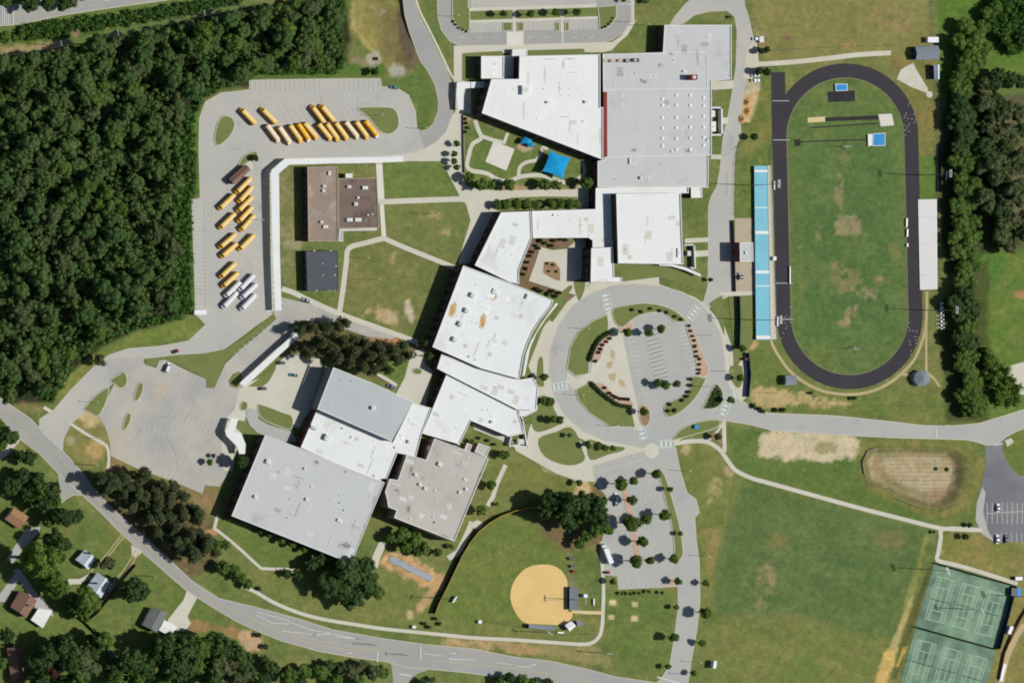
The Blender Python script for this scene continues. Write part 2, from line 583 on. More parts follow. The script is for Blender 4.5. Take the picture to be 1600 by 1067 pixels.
C = np.ones(PX.shape + (3,)) * L3((110, 123, 68))
C = blend(C, (128, 128, 76), np.clip((n_big - 0.48) * 4, 0, 1) * 0.75)
C = blend(C, (88, 110, 56), np.clip((0.46 - n_mid) * 5, 0, 1) * 0.6)
C = blend(C, (140, 130, 84), np.clip((n_fin * 0.5 + n_mid * 0.5 - 0.57) * 6, 0, 1) * 0.55)


def patch(poly, c, amt=1.0, soft=4.0, rag=6.0, var=None, vs_=26, spots=None):
    """A differently growing or worn part of the ground with a ragged edge."""
    global C
    if c[0] > c[1] * 1.06:
        c = (c[0] * 0.975, c[1] * 1.02, c[2] * 1.10)
    D = sdist(poly) + (n_fin - 0.5) * 2 * rag + (n_mid - 0.5) * 2 * rag
    w = np.clip(D / soft + 0.5, 0, 1) * amt
    if spots is not None:
        w = w * np.clip((n_fin * 0.6 + n_mid * 0.4 - spots) * 7 + 0.5, 0, 1)
    C = blend(C, c, w)
    if var is not None:
        C = blend(C, var, w * np.clip((n_mid * 0.6 + n_fin * 0.4 - 0.45) * 5, 0, 1) * 0.8)


FOREST = [(-10, 86), (60, 88), (110, 76), (190, 58), (290, 36), (400, 12), (470, 2), (540, -10), (548, 60), (538, 118), (400, 122), (388, 136), (340, 142), (318, 156), (307, 178), (308, 305), (298, 312), (300, 485),
          (284, 500), (215, 516), (165, 540), (128, 566), (104, 604), (84, 628), (20, 634), (-10, 632)]
# worn, lush and bare ground, roughly from the west to the east
patch([(-20, 0), (300, 0), (400, 5), (200, 52), (100, 72), (-20, 90)], (96, 118, 58), 0.9, 8)
patch([(0, 74), (60, 66), (95, 64), (100, 78), (40, 82), (0, 86)], (170, 146, 96), 0.9, 5, 4)
patch(ell(62, 50, 14, 5, -30), (158, 122, 84), 0.9, 5, 3)
patch(ell(118, 51, 9, 8), (156, 124, 84), 0.9, 5, 3)
patch(ell(165, 36, 10, 9), (170, 146, 92), 0.8, 5, 3)
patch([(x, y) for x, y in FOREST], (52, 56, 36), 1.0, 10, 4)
patch([(300, 310), (309, 305), (312, 150), (390, 122), (600, 120), (600, 96), (400, 104), (330, 138), (292, 180), (290, 310)], (88, 116, 52), 1.0, 6, 3)
patch([(284, 330), (304, 330), (304, 490), (284, 495)], (84, 110, 52), 1.0, 6, 3)
patch([(210, 520), (290, 498), (312, 508), (300, 524), (250, 538), (190, 545), (150, 568), (100, 620), (84, 632), (90, 600), (140, 560)], (110, 126, 60), 1.0, 6, 3, var=(140, 136, 78))
patch([(548, 0), (640, 0), (655, 90), (636, 122), (620, 120), (575, 78), (548, 52), (545, 20)], (138, 132, 76), 0.95, 5, 3, var=(128, 118, 70))
patch([(548, 14), (553, 8), (556, 40), (580, 72), (598, 92), (590, 92), (566, 68), (549, 40)], (158, 152, 98), 0.8, 5, 3)
patch(ell(612, 55, 20, 48, -15), (116, 106, 64), 0.7, 18, 8)
patch([(630, 10), (642, 40), (655, 95), (640, 112), (628, 70), (622, 30)], (112, 94, 72), 0.8, 8, 4)
patch(ell(592, 14, 12, 8, 20), (166, 160, 136), 0.7, 8, 6, spots=0.48)
patch(ell(583, 92, 10, 9, 20), (170, 166, 150), 0.85, 6, 5, spots=0.44)
patch(ell(560, 96, 14, 4, 20), (150, 130, 96), 0.8, 6, 4)
patch(ell(622, 112, 13, 11, 40), (172, 170, 156), 0.85, 6, 5, spots=0.45)
patch([(598, 140), (640, 152), (652, 200), (660, 204), (684, 160), (660, 100), (640, 118), (600, 124)], (94, 116, 60), 0.9, 8, 4)
patch([(630, 150), (650, 165), (650, 176), (634, 156)], (168, 146, 86), 0.6, 5, 3)
patch(ell(349, 205, 14, 22, 10), (98, 112, 62), 1.0, 4, 3)
# quad lawns
patch([(598, 254), (690, 252), (720, 305), (602, 312)], (104, 124, 64), 0.9, 5, 3, var=(116, 130, 72))
patch([(601, 320), (725, 316), (735, 345), (715, 410), (604, 368)], (112, 124, 70), 0.9, 5, 3, var=(128, 128, 80))
patch(ell(680, 338, 10, 6), (176, 152, 104), 0.6, 7, 5)
patch(ell(697, 363, 6, 5), (176, 152, 104), 0.8, 6, 4)
patch([(598, 378), (545, 392), (536, 482), (640, 524), (700, 414)], (114, 122, 70), 0.9, 5, 3, var=(130, 128, 80))
patch(ell(614, 401, 6, 10, 20), (180, 156, 108), 0.8, 6, 5)
patch(ell(590, 492, 30, 9, 12), (178, 152, 108), 0.9, 8, 8, spots=0.46)
patch(ell(608, 494, 12, 10), (190, 164, 116), 0.8, 8, 5)
patch(ell(640, 488, 6, 20, -14), (198, 180, 140), 0.95, 5, 4)
patch([(436, 262), (458, 262), (458, 455), (442, 452)], (120, 124, 76), 0.9, 5, 3, var=(150, 142, 104))
patch([(440, 376), (470, 376), (470, 390), (440, 390)], (160, 150, 106), 0.8, 5, 4)
patch([(478, 376), (545, 372), (536, 392), (478, 392)], (104, 120, 66), 0.8, 5, 3)
# south of the service road, among the pines
patch([(470, 500), (560, 520), (650, 535), (660, 560), (620, 605), (500, 560), (450, 545)], (112, 100, 66), 0.95, 6, 6, var=(100, 104, 58))
patch([(575, 515), (640, 530), (620, 545), (580, 535)], (178, 132, 84), 0.9, 7, 5)
patch([(600, 560), (640, 560), (628, 600), (590, 588)], (100, 124, 60), 0.9, 5, 3)
# round the west car park
patch([(100, 700), (98, 670), (115, 640), (165, 650), (172, 712), (140, 735)], (134, 130, 76), 0.9, 6, 4)
patch(ell(140, 650, 22, 14, 20), (196, 172, 118), 0.9, 7, 5)
patch(ell(111, 688, 8, 7), (166, 160, 128), 0.7, 6, 4)
patch(ell(150, 702, 12, 14, 30), (186, 152, 92), 0.9, 7, 5, spots=0.45)
patch([(172, 714), (260, 760), (340, 764), (345, 800), (280, 780), (200, 735), (160, 740)], (150, 120, 80), 0.9, 7, 6, var=(120, 116, 68))
patch(ell(43, 640, 26, 10, 8), (150, 124, 78), 0.7, 8, 5, spots=0.45)
patch([(120, 735), (230, 740), (330, 810), (345, 890), (290, 900), (220, 845), (140, 775)], (98, 96, 62), 0.95, 7, 5, var=(124, 108, 76))
patch(ell(330, 832, 9, 5), (196, 140, 92), 0.9, 5, 4)
patch([(340, 800), (420, 830), (470, 862), (460, 885), (410, 885), (350, 830)], (104, 122, 62), 0.9, 5, 3)
# neighbourhood
patch([(-20, 670), (100, 770), (210, 860), (300, 930), (400, 1000), (400, 1090), (-20, 1090)], (98, 118, 60), 0.9, 6, 3, var=(112, 120, 66))
patch([(290, 965), (400, 990), (400, 1010), (340, 985), (290, 985)], (166, 124, 82), 0.7, 6, 5)
patch(ell(392, 1000, 20, 14, 30), (190, 158, 112), 0.9, 6, 5)
# south lawns
patch([(380, 890), (600, 880), (720, 900), (940, 990), (900, 1000), (700, 985), (520, 968), (420, 930)], (112, 124, 66), 0.85, 8, 4, var=(124, 126, 74))
patch([(598, 862), (640, 866), (680, 895), (698, 900), (690, 925), (665, 915), (620, 895), (596, 880)], (188, 150, 96), 0.9, 6, 5, var=(200, 166, 116))
patch([(690, 895), (700, 900), (668, 945), (655, 955), (650, 945)], (194, 156, 104), 0.85, 5, 4)
patch(ell(640, 960, 4, 7), (204, 176, 124), 0.8, 4, 3)
patch([(690, 1000), (930, 1010), (1000, 1045), (960, 1045), (860, 1022), (690, 1008)], (150, 136, 84), 0.8, 6, 5)
patch([(700, 998), (795, 1004), (795, 1016), (700, 1008)], (182, 150, 100), 0.8, 6, 6, spots=0.46)
patch([(798, 1005), (840, 1012), (838, 1022), (800, 1018)], (176, 140, 90), 0.7, 5, 4)
patch([(690, 950), (720, 880), (770, 815), (840, 795), (890, 800), (890, 880), (800, 905), (800, 960), (820, 978), (700, 968)], (106, 122, 60), 0.9, 6, 3, var=(116, 126, 66))
patch([(888, 862), (896, 862), (896, 920), (888, 920)], (136, 118, 86), 0.8, 3, 2)
patch([(835, 770), (880, 750), (945, 765), (945, 850), (890, 860), (845, 840)], (120, 98, 68), 0.8, 10, 6, var=(140, 108, 76))
patch([(898, 752), (918, 748), (926, 775), (905, 785), (895, 770)], (206, 172, 120), 0.9, 5, 4)
patch([(780, 720), (850, 725), (905, 752), (895, 775), (800, 780), (770, 770)], (116, 124, 66), 0.9, 6, 3)
patch([(840, 715), (880, 735), (880, 745), (850, 735)], (176, 158, 106), 0.6, 5, 4)
patch([(948, 910), (1050, 925), (1045, 1055), (960, 1050), (945, 1000)], (100, 120, 62), 0.85, 6, 3, var=(112, 124, 66))
for bx, by in ((957, 941), (992, 944), (955, 964), (991, 966)):
    patch([(bx - 5, by - 4), (bx + 5, by - 4), (bx + 5, by + 4), (bx - 5, by + 4)], (206, 184, 130), 0.95, 2, 1)
# hill east of the drive, sports field
patch([(1060, 690), (1110, 695), (1140, 740), (1160, 760), (1120, 870), (1095, 870), (1090, 800), (1068, 770)], (112, 124, 66), 0.9, 8, 5, var=(130, 130, 76))
patch(ell(1072, 702, 5, 9), (186, 164, 112), 0.8, 5, 4)
patch(ell(1116, 768, 10, 22, 20), (170, 152, 98), 0.6, 8, 6, spots=0.48)
patch(ell(1140, 736, 9, 8, 30), (180, 158, 108), 0.8, 5, 4)
patch([(1100, 830), (1125, 820), (1110, 940), (1095, 960)], (120, 128, 66), 0.7, 6, 4, var=(150, 130, 84))
patch([(1135, 665), (1340, 690), (1345, 740), (1500, 805), (1460, 818), (1330, 785), (1200, 748), (1150, 730)], (92, 116, 58), 0.9, 6, 3, var=(104, 120, 64))
patch([(1158, 756), (1330, 795), (1450, 830), (1436, 880), (1404, 960), (1396, 1000), (1330, 985), (1250, 960), (1120, 958), (1118, 910), (1135, 840)], (90, 113, 64), 0.92, 13, 9, var=(104, 120, 72))
patch(ell(1195, 915, 14, 34, 8), (146, 130, 86), 0.75, 8, 6, spots=0.44)
patch(ell(1215, 845, 16, 10), (128, 122, 74), 0.7, 8, 5)
patch(ell(1390, 842, 26, 12, 10), (128, 116, 70), 0.7, 8, 5)
patch([(1100, 960), (1250, 965), (1330, 990), (1400, 1002), (1370, 1090), (1080, 1090)], (110, 124, 66), 0.8, 14, 8, var=(126, 126, 74))
patch([(1445, 835), (1452, 835), (1424, 950), (1405, 1005), (1396, 1000), (1420, 920)], (138, 142, 78), 0.8, 4, 3)
patch([(1424, 930), (1430, 930), (1402, 1010), (1380, 1067), (1372, 1067), (1395, 1000)], (188, 164, 104), 0.85, 4, 3)
patch([(1382, 1020), (1402, 1012), (1396, 1040), (1380, 1075), (1368, 1075), (1372, 1040)], (206, 170, 94), 0.95, 5, 4)
patch([(1450, 885), (1458, 882), (1425, 985), (1400, 1060), (1392, 1060), (1418, 970)], (92, 96, 54), 0.9, 3, 2)
patch([(1412, 1010), (1418, 1010), (1404, 1040), (1400, 1040)], (200, 168, 84), 0.8, 3, 2)
patch([(1190, 676), (1250, 674), (1330, 682), (1342, 690), (1336, 716), (1290, 722), (1230, 716), (1192, 708)], (200, 190, 156), 1.0, 8, 8, var=(190, 180, 142))
patch(ell(1290, 700, 16, 7), (140, 138, 92), 0.8, 5, 5, spots=0.5)
# retention pond
POND = [(1352, 722), (1358, 706), (1374, 701), (1460, 702), (1488, 704), (1500, 712), (1507, 730), (1502, 760), (1490, 785), (1468, 795), (1440, 790), (1400, 775), (1362, 755), (1350, 740)]
patch([(1345, 690), (1500, 688), (1536, 720), (1520, 800), (1450, 810), (1345, 760)], (116, 120, 64), 0.9, 6, 3, var=(140, 132, 78))
patch(POND, (120, 110, 70), 1.0, 4, 2)
patch([(1358, 722), (1366, 706), (1480, 707), (1497, 728), (1494, 760), (1470, 786), (1440, 782), (1400, 766), (1364, 748)], (160, 144, 98), 1.0, 5, 3, var=(138, 126, 84))
patch([(1382, 716), (1470, 712), (1494, 722), (1494, 750), (1470, 772), (1430, 766), (1392, 742)], (190, 172, 128), 0.95, 5, 4, var=(178, 158, 114))
patch(ell(1372, 724, 9, 10), (172, 140, 100), 0.7, 5, 4)
patch(ell(1465, 772, 18, 9, -20), (162, 132, 94), 0.7, 6, 4)
_w = np.clip(sdist(POND) / 16.0, 0, 1) * (PX > 1385) * (0.5 + 0.5 * np.sin(PY * 2 * math.pi / 6.2 + n_mid * 3)) * 0.4
C = blend(C, (122, 112, 78), _w)
# between the ring road and the track
patch([(1170, 530), (1205, 530), (1260, 600), (1330, 620), (1440, 610), (1490, 640), (1480, 660), (1300, 646), (1180, 640), (1170, 600)], (104, 122, 62), 0.9, 6, 4, var=(124, 126, 72))
patch([(1174, 620), (1180, 600), (1245, 612), (1300, 626), (1330, 632), (1290, 634), (1225, 634), (1180, 636)], (190, 164, 106), 0.85, 7, 7, spots=0.43)
patch(ell(1176, 538, 6, 9), (190, 160, 104), 0.9, 5, 4)
patch([(1150, 250), (1200, 235), (1202, 340), (1150, 340)], (100, 120, 62), 0.9, 6, 3, var=(118, 126, 68))
patch([(1157, 145), (1186, 140), (1184, 165), (1172, 192), (1155, 192), (1158, 165)], (204, 184, 132), 0.98, 4, 4, var=(186, 152, 96))
patch([(1160, 150), (1186, 140), (1190, 128), (1168, 128)], (186, 172, 130), 0.8, 5, 4)
patch([(1186, 150), (1200, 110), (1206, 200), (1200, 260), (1160, 230)], (108, 122, 62), 0.9, 6, 4, var=(134, 128, 72))
patch([(1168, -20), (1454, -20), (1455, 74), (1400, 82), (1300, 92), (1190, 98), (1180, 40)], (134, 132, 78), 0.95, 7, 4, var=(124, 126, 72))
patch(ell(1395, 30, 34, 16, 15), (150, 126, 82), 0.6, 12, 8, spots=0.45)
patch(ell(1230, 59, 7, 3), (134, 96, 72), 0.8, 3, 2)
patch(ell(1323, 73, 5, 4), (190, 140, 80), 0.6, 4, 3)
patch([(1168, 20), (1178, 30), (1210, 90), (1196, 90)], (160, 138, 88), 0.6, 5, 3)
patch([(1466, -20), (1620, -20), (1620, 120), (1540, 130), (1468, 160)], (88, 118, 48), 0.95, 8, 3, var=(98, 124, 54))
patch([(1385, 90), (1460, 100), (1462, 260), (1436, 260), (1432, 190), (1400, 120)], (122, 122, 68), 0.9, 6, 4, var=(136, 122, 74))
patch([(1436, 244), (1466, 244), (1466, 320), (1436, 320)], (92, 120, 56), 0.9, 4, 2)
patch(ell(1320, 88, 60, 8, -6), (140, 132, 80), 0.6, 6, 5)
patch([(1530, 370), (1620, 360), (1620, 650), (1540, 660), (1520, 560)], (94, 122, 54), 0.95, 10, 4, var=(112, 124, 64))
patch([(1535, 385), (1575, 395), (1560, 440), (1530, 450)], (82, 120, 52), 0.8, 14, 6)
patch(ell(1594, 460, 9, 6), (186, 130, 92), 0.8, 5, 4)
patch([(1560, 150), (1620, 140), (1620, 390), (1570, 390)], (96, 88, 60), 0.8, 8, 6)
patch([(1462, 480), (1545, 400), (1545, 660), (1480, 660)], (76, 84, 46), 0.9, 8, 5)
patch([(1460, 250), (1490, 120), (1560, 150), (1560, 390), (1480, 430)], (64, 72, 42), 0.9, 8, 5)
patch([(1580, 660), (1620, 640), (1620, 745), (1590, 742), (1566, 700)], (104, 120, 58), 0.95, 5, 3)
patch([(1466, 830), (1540, 836), (1620, 850), (1620, 905), (1560, 905), (1470, 872)], (124, 128, 68), 0.95, 5, 4, var=(148, 132, 84))
patch([(1556, 905), (1620, 905), (1620, 1090), (1550, 1090), (1545, 1060), (1570, 970)], (140, 134, 78), 0.9, 6, 4, var=(118, 122, 68))
patch(ell(1470, 858, 4, 12), (184, 150, 96), 0.6, 5, 4)
# football field
_fld = [(1321 + 91 * math.cos(t), 213.5 - 91 * math.sin(t)) for t in np.linspace(0, math.pi, 20)] + [(1327.5 - 91 * math.cos(t), 494 + 91 * math.sin(t)) for t in np.linspace(0, math.pi, 20)]
patch(_fld, (93, 117, 64), 1.0, 3, 1, var=(108, 122, 68))
patch([(1258, 230), (1395, 230), (1402, 540), (1264, 540)], (84, 112, 62), 0.85, 12, 8, var=(102, 122, 70))
patch([(1304, 336), (1346, 336), (1345, 367), (1304, 367)], (148, 136, 90), 0.95, 5, 3, spots=0.40)
patch(ell(1312, 296, 7, 26), (138, 128, 82), 0.9, 6, 5, spots=0.45)
patch(ell(1282, 360, 9, 16), (132, 128, 82), 0.8, 6, 5, spots=0.46)
patch(ell(1248, 382, 4, 9), (150, 136, 90), 0.9, 4, 3, spots=0.42)
patch(ell(1310, 417, 10, 6), (142, 126, 82), 0.9, 5, 4, spots=0.42)
patch(ell(1330, 440, 26, 22, 30), (132, 126, 82), 0.8, 10, 8, spots=0.46)
patch(ell(1350, 458, 22, 9, 20), (148, 134, 90), 0.9, 6, 5, spots=0.43)
patch(ell(1328, 490, 9, 20, 30), (152, 136, 90), 0.95, 5, 4, spots=0.40)
patch(ell(1315, 505, 6, 5), (148, 130, 86), 0.8, 4, 3)
patch(ell(1372, 437, 8, 4), (144, 130, 84), 0.8, 5, 4)
patch(ell(1398, 392, 12, 12), (128, 128, 76), 0.7, 8, 5)
patch(ell(1320, 245, 10, 6), (134, 124, 78), 0.6, 5, 4, spots=0.46)
# planting beds
patch([(804, 372), (895, 368), (892, 384), (846, 392), (838, 412), (828, 438), (850, 448), (905, 462), (890, 470), (812, 446)], (138, 108, 82), 0.95, 4, 3, var=(112, 100, 64))
patch([(722, 178), (736, 182), (732, 200), (722, 205)], (166, 146, 104), 0.8, 4, 3)
patch([(776, 290), (830, 292), (884, 294), (902, 290), (900, 298), (780, 300), (760, 300)], (176, 138, 104), 0.8, 4, 3, spots=0.4)
patch([(724, 190), (810, 222), (905, 255), (915, 270), (880, 285), (820, 278), (760, 275), (724, 262)], (100, 120, 62), 0.9, 5, 3, var=(112, 124, 66))
patch(ell(820, 230, 12, 7), (198, 168, 128), 0.8, 4, 2)

# basins: the ground is really lower there
Z = np.zeros(PX.shape)
Z -= np.clip(sdist(POND) / 14.0, 0, 1) * 2.4
Z -= np.clip(sdist([(552, -40), (640, -40), (650, 80), (636, 116), (612, 112), (578, 76), (550, 48)]) / 22.0, 0, 1) * 2.0

tint = 0.93 + 0.14 * (n_fin - 0.5) * 2
mot = vnoise(PX, PY, 14, 9) - 0.5
mot2 = vnoise(PX * 0.6 + PY * 0.8, PY * 2.2 - PX, 34, 12) - 0.5
C = C * np.array((1.09, 1.06, 1.08)) * np.stack([1.0 + 0.42 * mot + 0.24 * mot2, 0.99 + 0.24 * mot + 0.18 * mot2, 1.0 + 0.30 * mot + 0.2 * mot2], -1)
C = np.clip(C * tint[..., None], 0, 1)
C[(np.abs(GX) > 291) | (np.abs(GY) > 199)] = L3((104, 120, 68))
NY, NX = PX.shape
gv = np.stack([GX, GY, Z], -1).reshape(-1, 3)
ii = (np.arange(NY - 1)[:, None] * NX + np.arange(NX - 1)[None, :]).reshape(-1)
gf = np.stack([ii, ii + 1, ii + NX + 1, ii + NX], -1)
gm = bpy.data.meshes.new('ground')
gm.vertices.add(len(gv))
gm.vertices.foreach_set('co', gv.reshape(-1))
gm.loops.add(len(gf) * 4)
gm.loops.foreach_set('vertex_index', gf.reshape(-1).astype(np.int32))
gm.polygons.add(len(gf))
gm.polygons.foreach_set('loop_start', np.arange(0, len(gf) * 4, 4, dtype=np.int32))
gm.polygons.foreach_set('loop_total', np.full(len(gf), 4, dtype=np.int32))
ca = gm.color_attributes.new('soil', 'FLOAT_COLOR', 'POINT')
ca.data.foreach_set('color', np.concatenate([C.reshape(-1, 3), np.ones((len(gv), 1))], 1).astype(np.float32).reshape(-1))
gm.update()
gm.validate()
m, nt, b = base_mat('turf_and_soil')
at = nd(nt, 'ShaderNodeAttribute', attribute_name='soil')
pos = nd(nt, 'ShaderNodeNewGeometry').outputs['Position']
g1 = ramp(nt, noise(nt, pos, 0.35, 4, 0.7), 0.3, 0.7, 0.80, 1.18)
g2 = ramp(nt, noise(nt, pos, 1.4, 3, 0.7), 0.25, 0.75, 0.80, 1.20)
gmul = nd(nt, 'ShaderNodeMath', operation='MULTIPLY')
nt.links.new(g1, gmul.inputs[0]); nt.links.new(g2, gmul.inputs[1])
gc = nd(nt, 'ShaderNodeCombineColor')
for i in range(3):
    nt.links.new(gmul.outputs[0], gc.inputs[i])
nt.links.new(mixc(nt, 1.0, at.outputs['Color'], gc.outputs[0], 'MULTIPLY'), b.inputs['Base Color'])
b.inputs['Roughness'].default_value = 0.95
b.inputs['Specular IOR Level'].default_value = 0.1
gm.materials.append(m)
ground = link('ground', gm)
ground['kind'] = 'structure'

# ------------------------------------------------------------------ roads, car parks, paths, islands
_lvl = {}


def zl(level):
    _lvl[level] = _lvl.get(level, -1) + 1
    return 0.025 * level + 0.0012 * (_lvl[level] % 18)


def g2(pts):
    return [P(x, y, 0).xy for x, y in pts]


def sheet(name, pts, mat, level, smooth=0, kerb=None):
    p = g2(pts)
    if smooth:
        p = spline(p, smooth, True)
    p = ccw(p)
    mb = MB()
    mats = [M[mat]]
    z = zl(level)
    mb.flat(p, z, 0)
    if kerb:
        mats.append(M['kerb'])
        mb.ring(offset(p, kerb), p, z, 1)
    return struct(name, mb, mats)


def strip(name, pts, wpx, mat, level, smooth=6):
    p = g2(pts)
    if smooth:
        p = spline(p, smooth)
    mb = MB()
    mb.strip(p, wpx * S, zl(level))
    return struct(name, mb, M[mat])


def island(name, pts, mat='grass_isle', smooth=4, kerb=0.45, h=0.13, kmat='kerb', base=0.0):
    p = g2(pts)
    if smooth:
        p = spline(p, smooth, True)
    p = ccw(p)
    q = offset(p, -kerb)
    mb = MB()
    z1 = 0.2 + h + 0.0015 * (_lvl.setdefault('isle', 0) % 20)
    _lvl['isle'] += 1
    mb.sides(p, 0.0, z1, 1)
    mb.ring(p, q, z1, 1)
    mb.flat(q, z1, 0)
    return struct(name, mb, [M[mat], M[kmat]])


def lines(name, segs, w=0.22, mat='paint', level=6):
    mb = MB()
    z = zl(level)
    for a, b_ in segs:
        mb.strip([P(*a).xy, P(*b_).xy], w, z)
    return struct(name, mb, M[mat])


# the county road and its branches
UP = [(-30, 600), (0, 622), (13, 631), (48, 655), (75, 684), (100, 707), (125, 735), (147, 764), (175, 795), (202, 818), (232, 845), (265, 875), (300, 908), (342, 935), (400, 949), (460, 965), (520, 984), (600, 998), (665, 1007),
      (740, 1014), (800, 1026), (860, 1033), (920, 1046), (960, 1057), (1000, 1063), (1060, 1072), (1160, 1085)]
LOWR = [(1160, 1110), (1000, 1092), (900, 1074), (840, 1066), (780, 1057), (730, 1050), (690, 1046), (640, 1042), (600, 1032), (560, 1027), (500, 1017), (440, 1000), (400, 984), (370, 970), (330, 946), (292, 922), (255, 890), (215, 855), (185, 828), (157, 799), (128, 772), (96, 744),
        (62, 708), (30, 684), (0, 651), (-30, 628)]
sheet('road', UP + LOWR, 'road', 2, 0, 0.4)
sheet('road', [(606, 1028), (612, 1040), (614, 1060), (612, 1090), (632, 1090), (640, 1062), (652, 1052), (668, 1047), (660, 1036)], 'road', 1, 0)
sheet('road', [(92, 738), (97, 784), (104, 778), (116, 772), (131, 773), (120, 758)], 'road', 1, 0, 0.4)
sheet('road', [(-30, 46), (0, 40), (28, 38), (100, 23), (180, 11), (260, 0), (330, -14), (300, -40), (120, -22), (60, 4), (0, 11), (-30, 16)], 'road', 1, 0, 0.5)

# bus yard, entrance drive, loop road
LOT = [(62, 655), (85, 640), (110, 610), (145, 575), (170, 555), (200, 545), (250, 541), (295, 533), (322, 507), (306, 490), (303, 400), (300, 313), (313, 310), (311, 230), (312, 185), (321, 160), (345, 146), (390, 141), (390.5, 126), (500, 124), (594, 123.5),
       (596, 136), (620, 138), (638, 149), (649, 175), (651, 201), (658, 206), (668, 203), (677, 195), (685, 175), (686, 160), (680, 132), (668, 110), (657, 95), (648, 72), (640, 50), (633, 24), (628, -20), (643, -20), (647, 2), (653, 22), (661, 38), (670, 55), (684, 84), (697, 110), (704, 128), (708, 152), (706, 178), (697, 206), (680, 223), (650, 239),
       (625, 244), (590, 245), (445, 248), (428, 254), (414, 268), (409, 300), (411, 400), (416, 486), (426, 490), (400, 508), (375, 527), (350, 545), (320, 551), (275, 554), (225, 560), (195, 572), (180, 592), (150, 628), (130, 645), (110, 662), (99, 685), (97, 704), (84, 692), (62, 668)]
sheet('car_park', LOT, 'asphalt', 1, 0, 0.3)
sheet('road', [(600, 243), (640, 238), (668, 226), (655, 206), (648, 200), (640, 222), (620, 234)], 'asphalt_mid', 2, 0)
sheet('road', [(651, 201), (658, 206), (668, 203), (677, 195), (685, 175), (686, 160), (680, 132), (668, 110), (657, 95), (648, 72), (640, 50), (633, 24), (628, -20), (643, -20), (647, 2), (653, 22), (661, 38), (670, 55), (684, 84), (697, 110), (704, 128), (708, 152), (706, 178), (697, 206), (680, 223), (662, 233)], 'road', 2, 0, 0.35)
island('lawn', [(341, 190), (349, 181), (362, 184), (367, 197), (358, 215), (342, 228), (335, 222), (336, 205)])
island('lawn', [(381, 243), (400, 236), (401, 246), (388, 254), (374, 262), (372, 258)])
island('lawn', [(560, 168), (600, 167), (616, 170), (623, 184), (622, 200), (612, 209), (602, 210), (590, 203), (575, 184), (563, 175)])
sheet('pale_pad', [(380, 252), (392, 246), (396, 262), (384, 275), (374, 262)], 'pale', 3)

# west car park and its service roads
sheet('car_park', [(165, 563), (222, 556), (226, 569), (244, 575), (249, 563), (258, 562), (300, 583), (322, 592), (322, 606), (335, 606), (343, 588), (352, 568), (380, 542), (405, 522), (432, 503), (470, 520), (440, 540), (400, 585), (376, 604), (374, 640), (362, 655), (366, 700),
                   (357, 738), (343, 760), (320, 758), (316, 771), (270, 752), (210, 730), (173, 712), (171, 690), (163, 664), (152, 648), (168, 622), (178, 600)], 'asphalt_worn', 3, 0)
sheet('road', [(430, 462), (445, 466), (480, 474), (530, 489), (580, 508), (622, 524), (612, 530), (574, 526), (545, 516), (500, 503), (470, 500), (440, 512), (420, 528), (400, 545), (384, 560), (370, 580), (350, 590), (352, 568), (380, 542), (405, 522), (428, 502), (428, 480)], 'asphalt_worn', 4, 0)
sheet('service_yard', [(378, 602), (412, 588), (430, 572), (446, 556), (470, 552), (500, 560), (506, 580), (486, 640), (474, 655), (468, 668), (440, 664), (402, 648), (395, 640), (378, 634)], 'concrete', 5, 0)
sheet('road', [(386, 636), (402, 640), (404, 655), (420, 664), (455, 674), (464, 690), (440, 690), (402, 676), (390, 664), (384, 650)], 'asphalt_mid', 6, 0)
sheet('path', [(352, 655), (366, 640), (375, 606), (382, 606), (384, 650), (372, 700), (362, 736), (350, 735), (346, 700)], 'concrete', 4, 0)
for p in ([(172, 594), (186, 584), (194, 580), (199, 592), (196, 603), (188, 607), (178, 600)], [(131, 639), (145, 622), (160, 609), (170, 606), (167, 625), (154, 650), (140, 645)],
          [(218, 597), (224, 600), (222, 615), (214, 627), (209, 624), (212, 608)], [(199, 645), (205, 648), (202, 662), (194, 673), (191, 669), (194, 655)],
          [(402, 634), (407, 631), (440, 643), (457, 651), (454, 671), (432, 665), (410, 655), (403, 645)], [(376, 630), (381, 626), (387, 630), (386, 639), (380, 642), (375, 640)]):
    island('lawn', p, smooth=3)
sheet('lawn', [(370, 656), (384, 658), (398, 676), (400, 677), (378, 677), (368, 668)], 'grass_isle', 7, 0)
sheet('lawn', [(228, 560), (275, 556), (320, 553), (350, 547), (376, 530), (404, 510), (428, 491), (432, 498), (405, 518), (378, 540), (350, 566), (341, 585), (333, 604), (322, 604), (322, 592), (300, 580), (262, 561), (250, 559), (243, 574), (228, 568)], 'grass_isle', 7, 0)
sheet('lawn', [(388, 604), (420, 580), (434, 562), (430, 578), (420, 596), (410, 604)], 'grass_isle', 7, 0)
sheet('lawn', [(360, 604), (357, 595), (364, 584), (374, 580), (380, 590), (372, 606)], 'grass_isle', 7, 0)

sheet('walkway_paving', [(408, 290), (412, 272), (424, 258), (440, 250), (452, 250), (440, 262), (430, 276), (430, 400), (434, 486), (416, 488), (410, 400)], 'concrete', 3, 0)
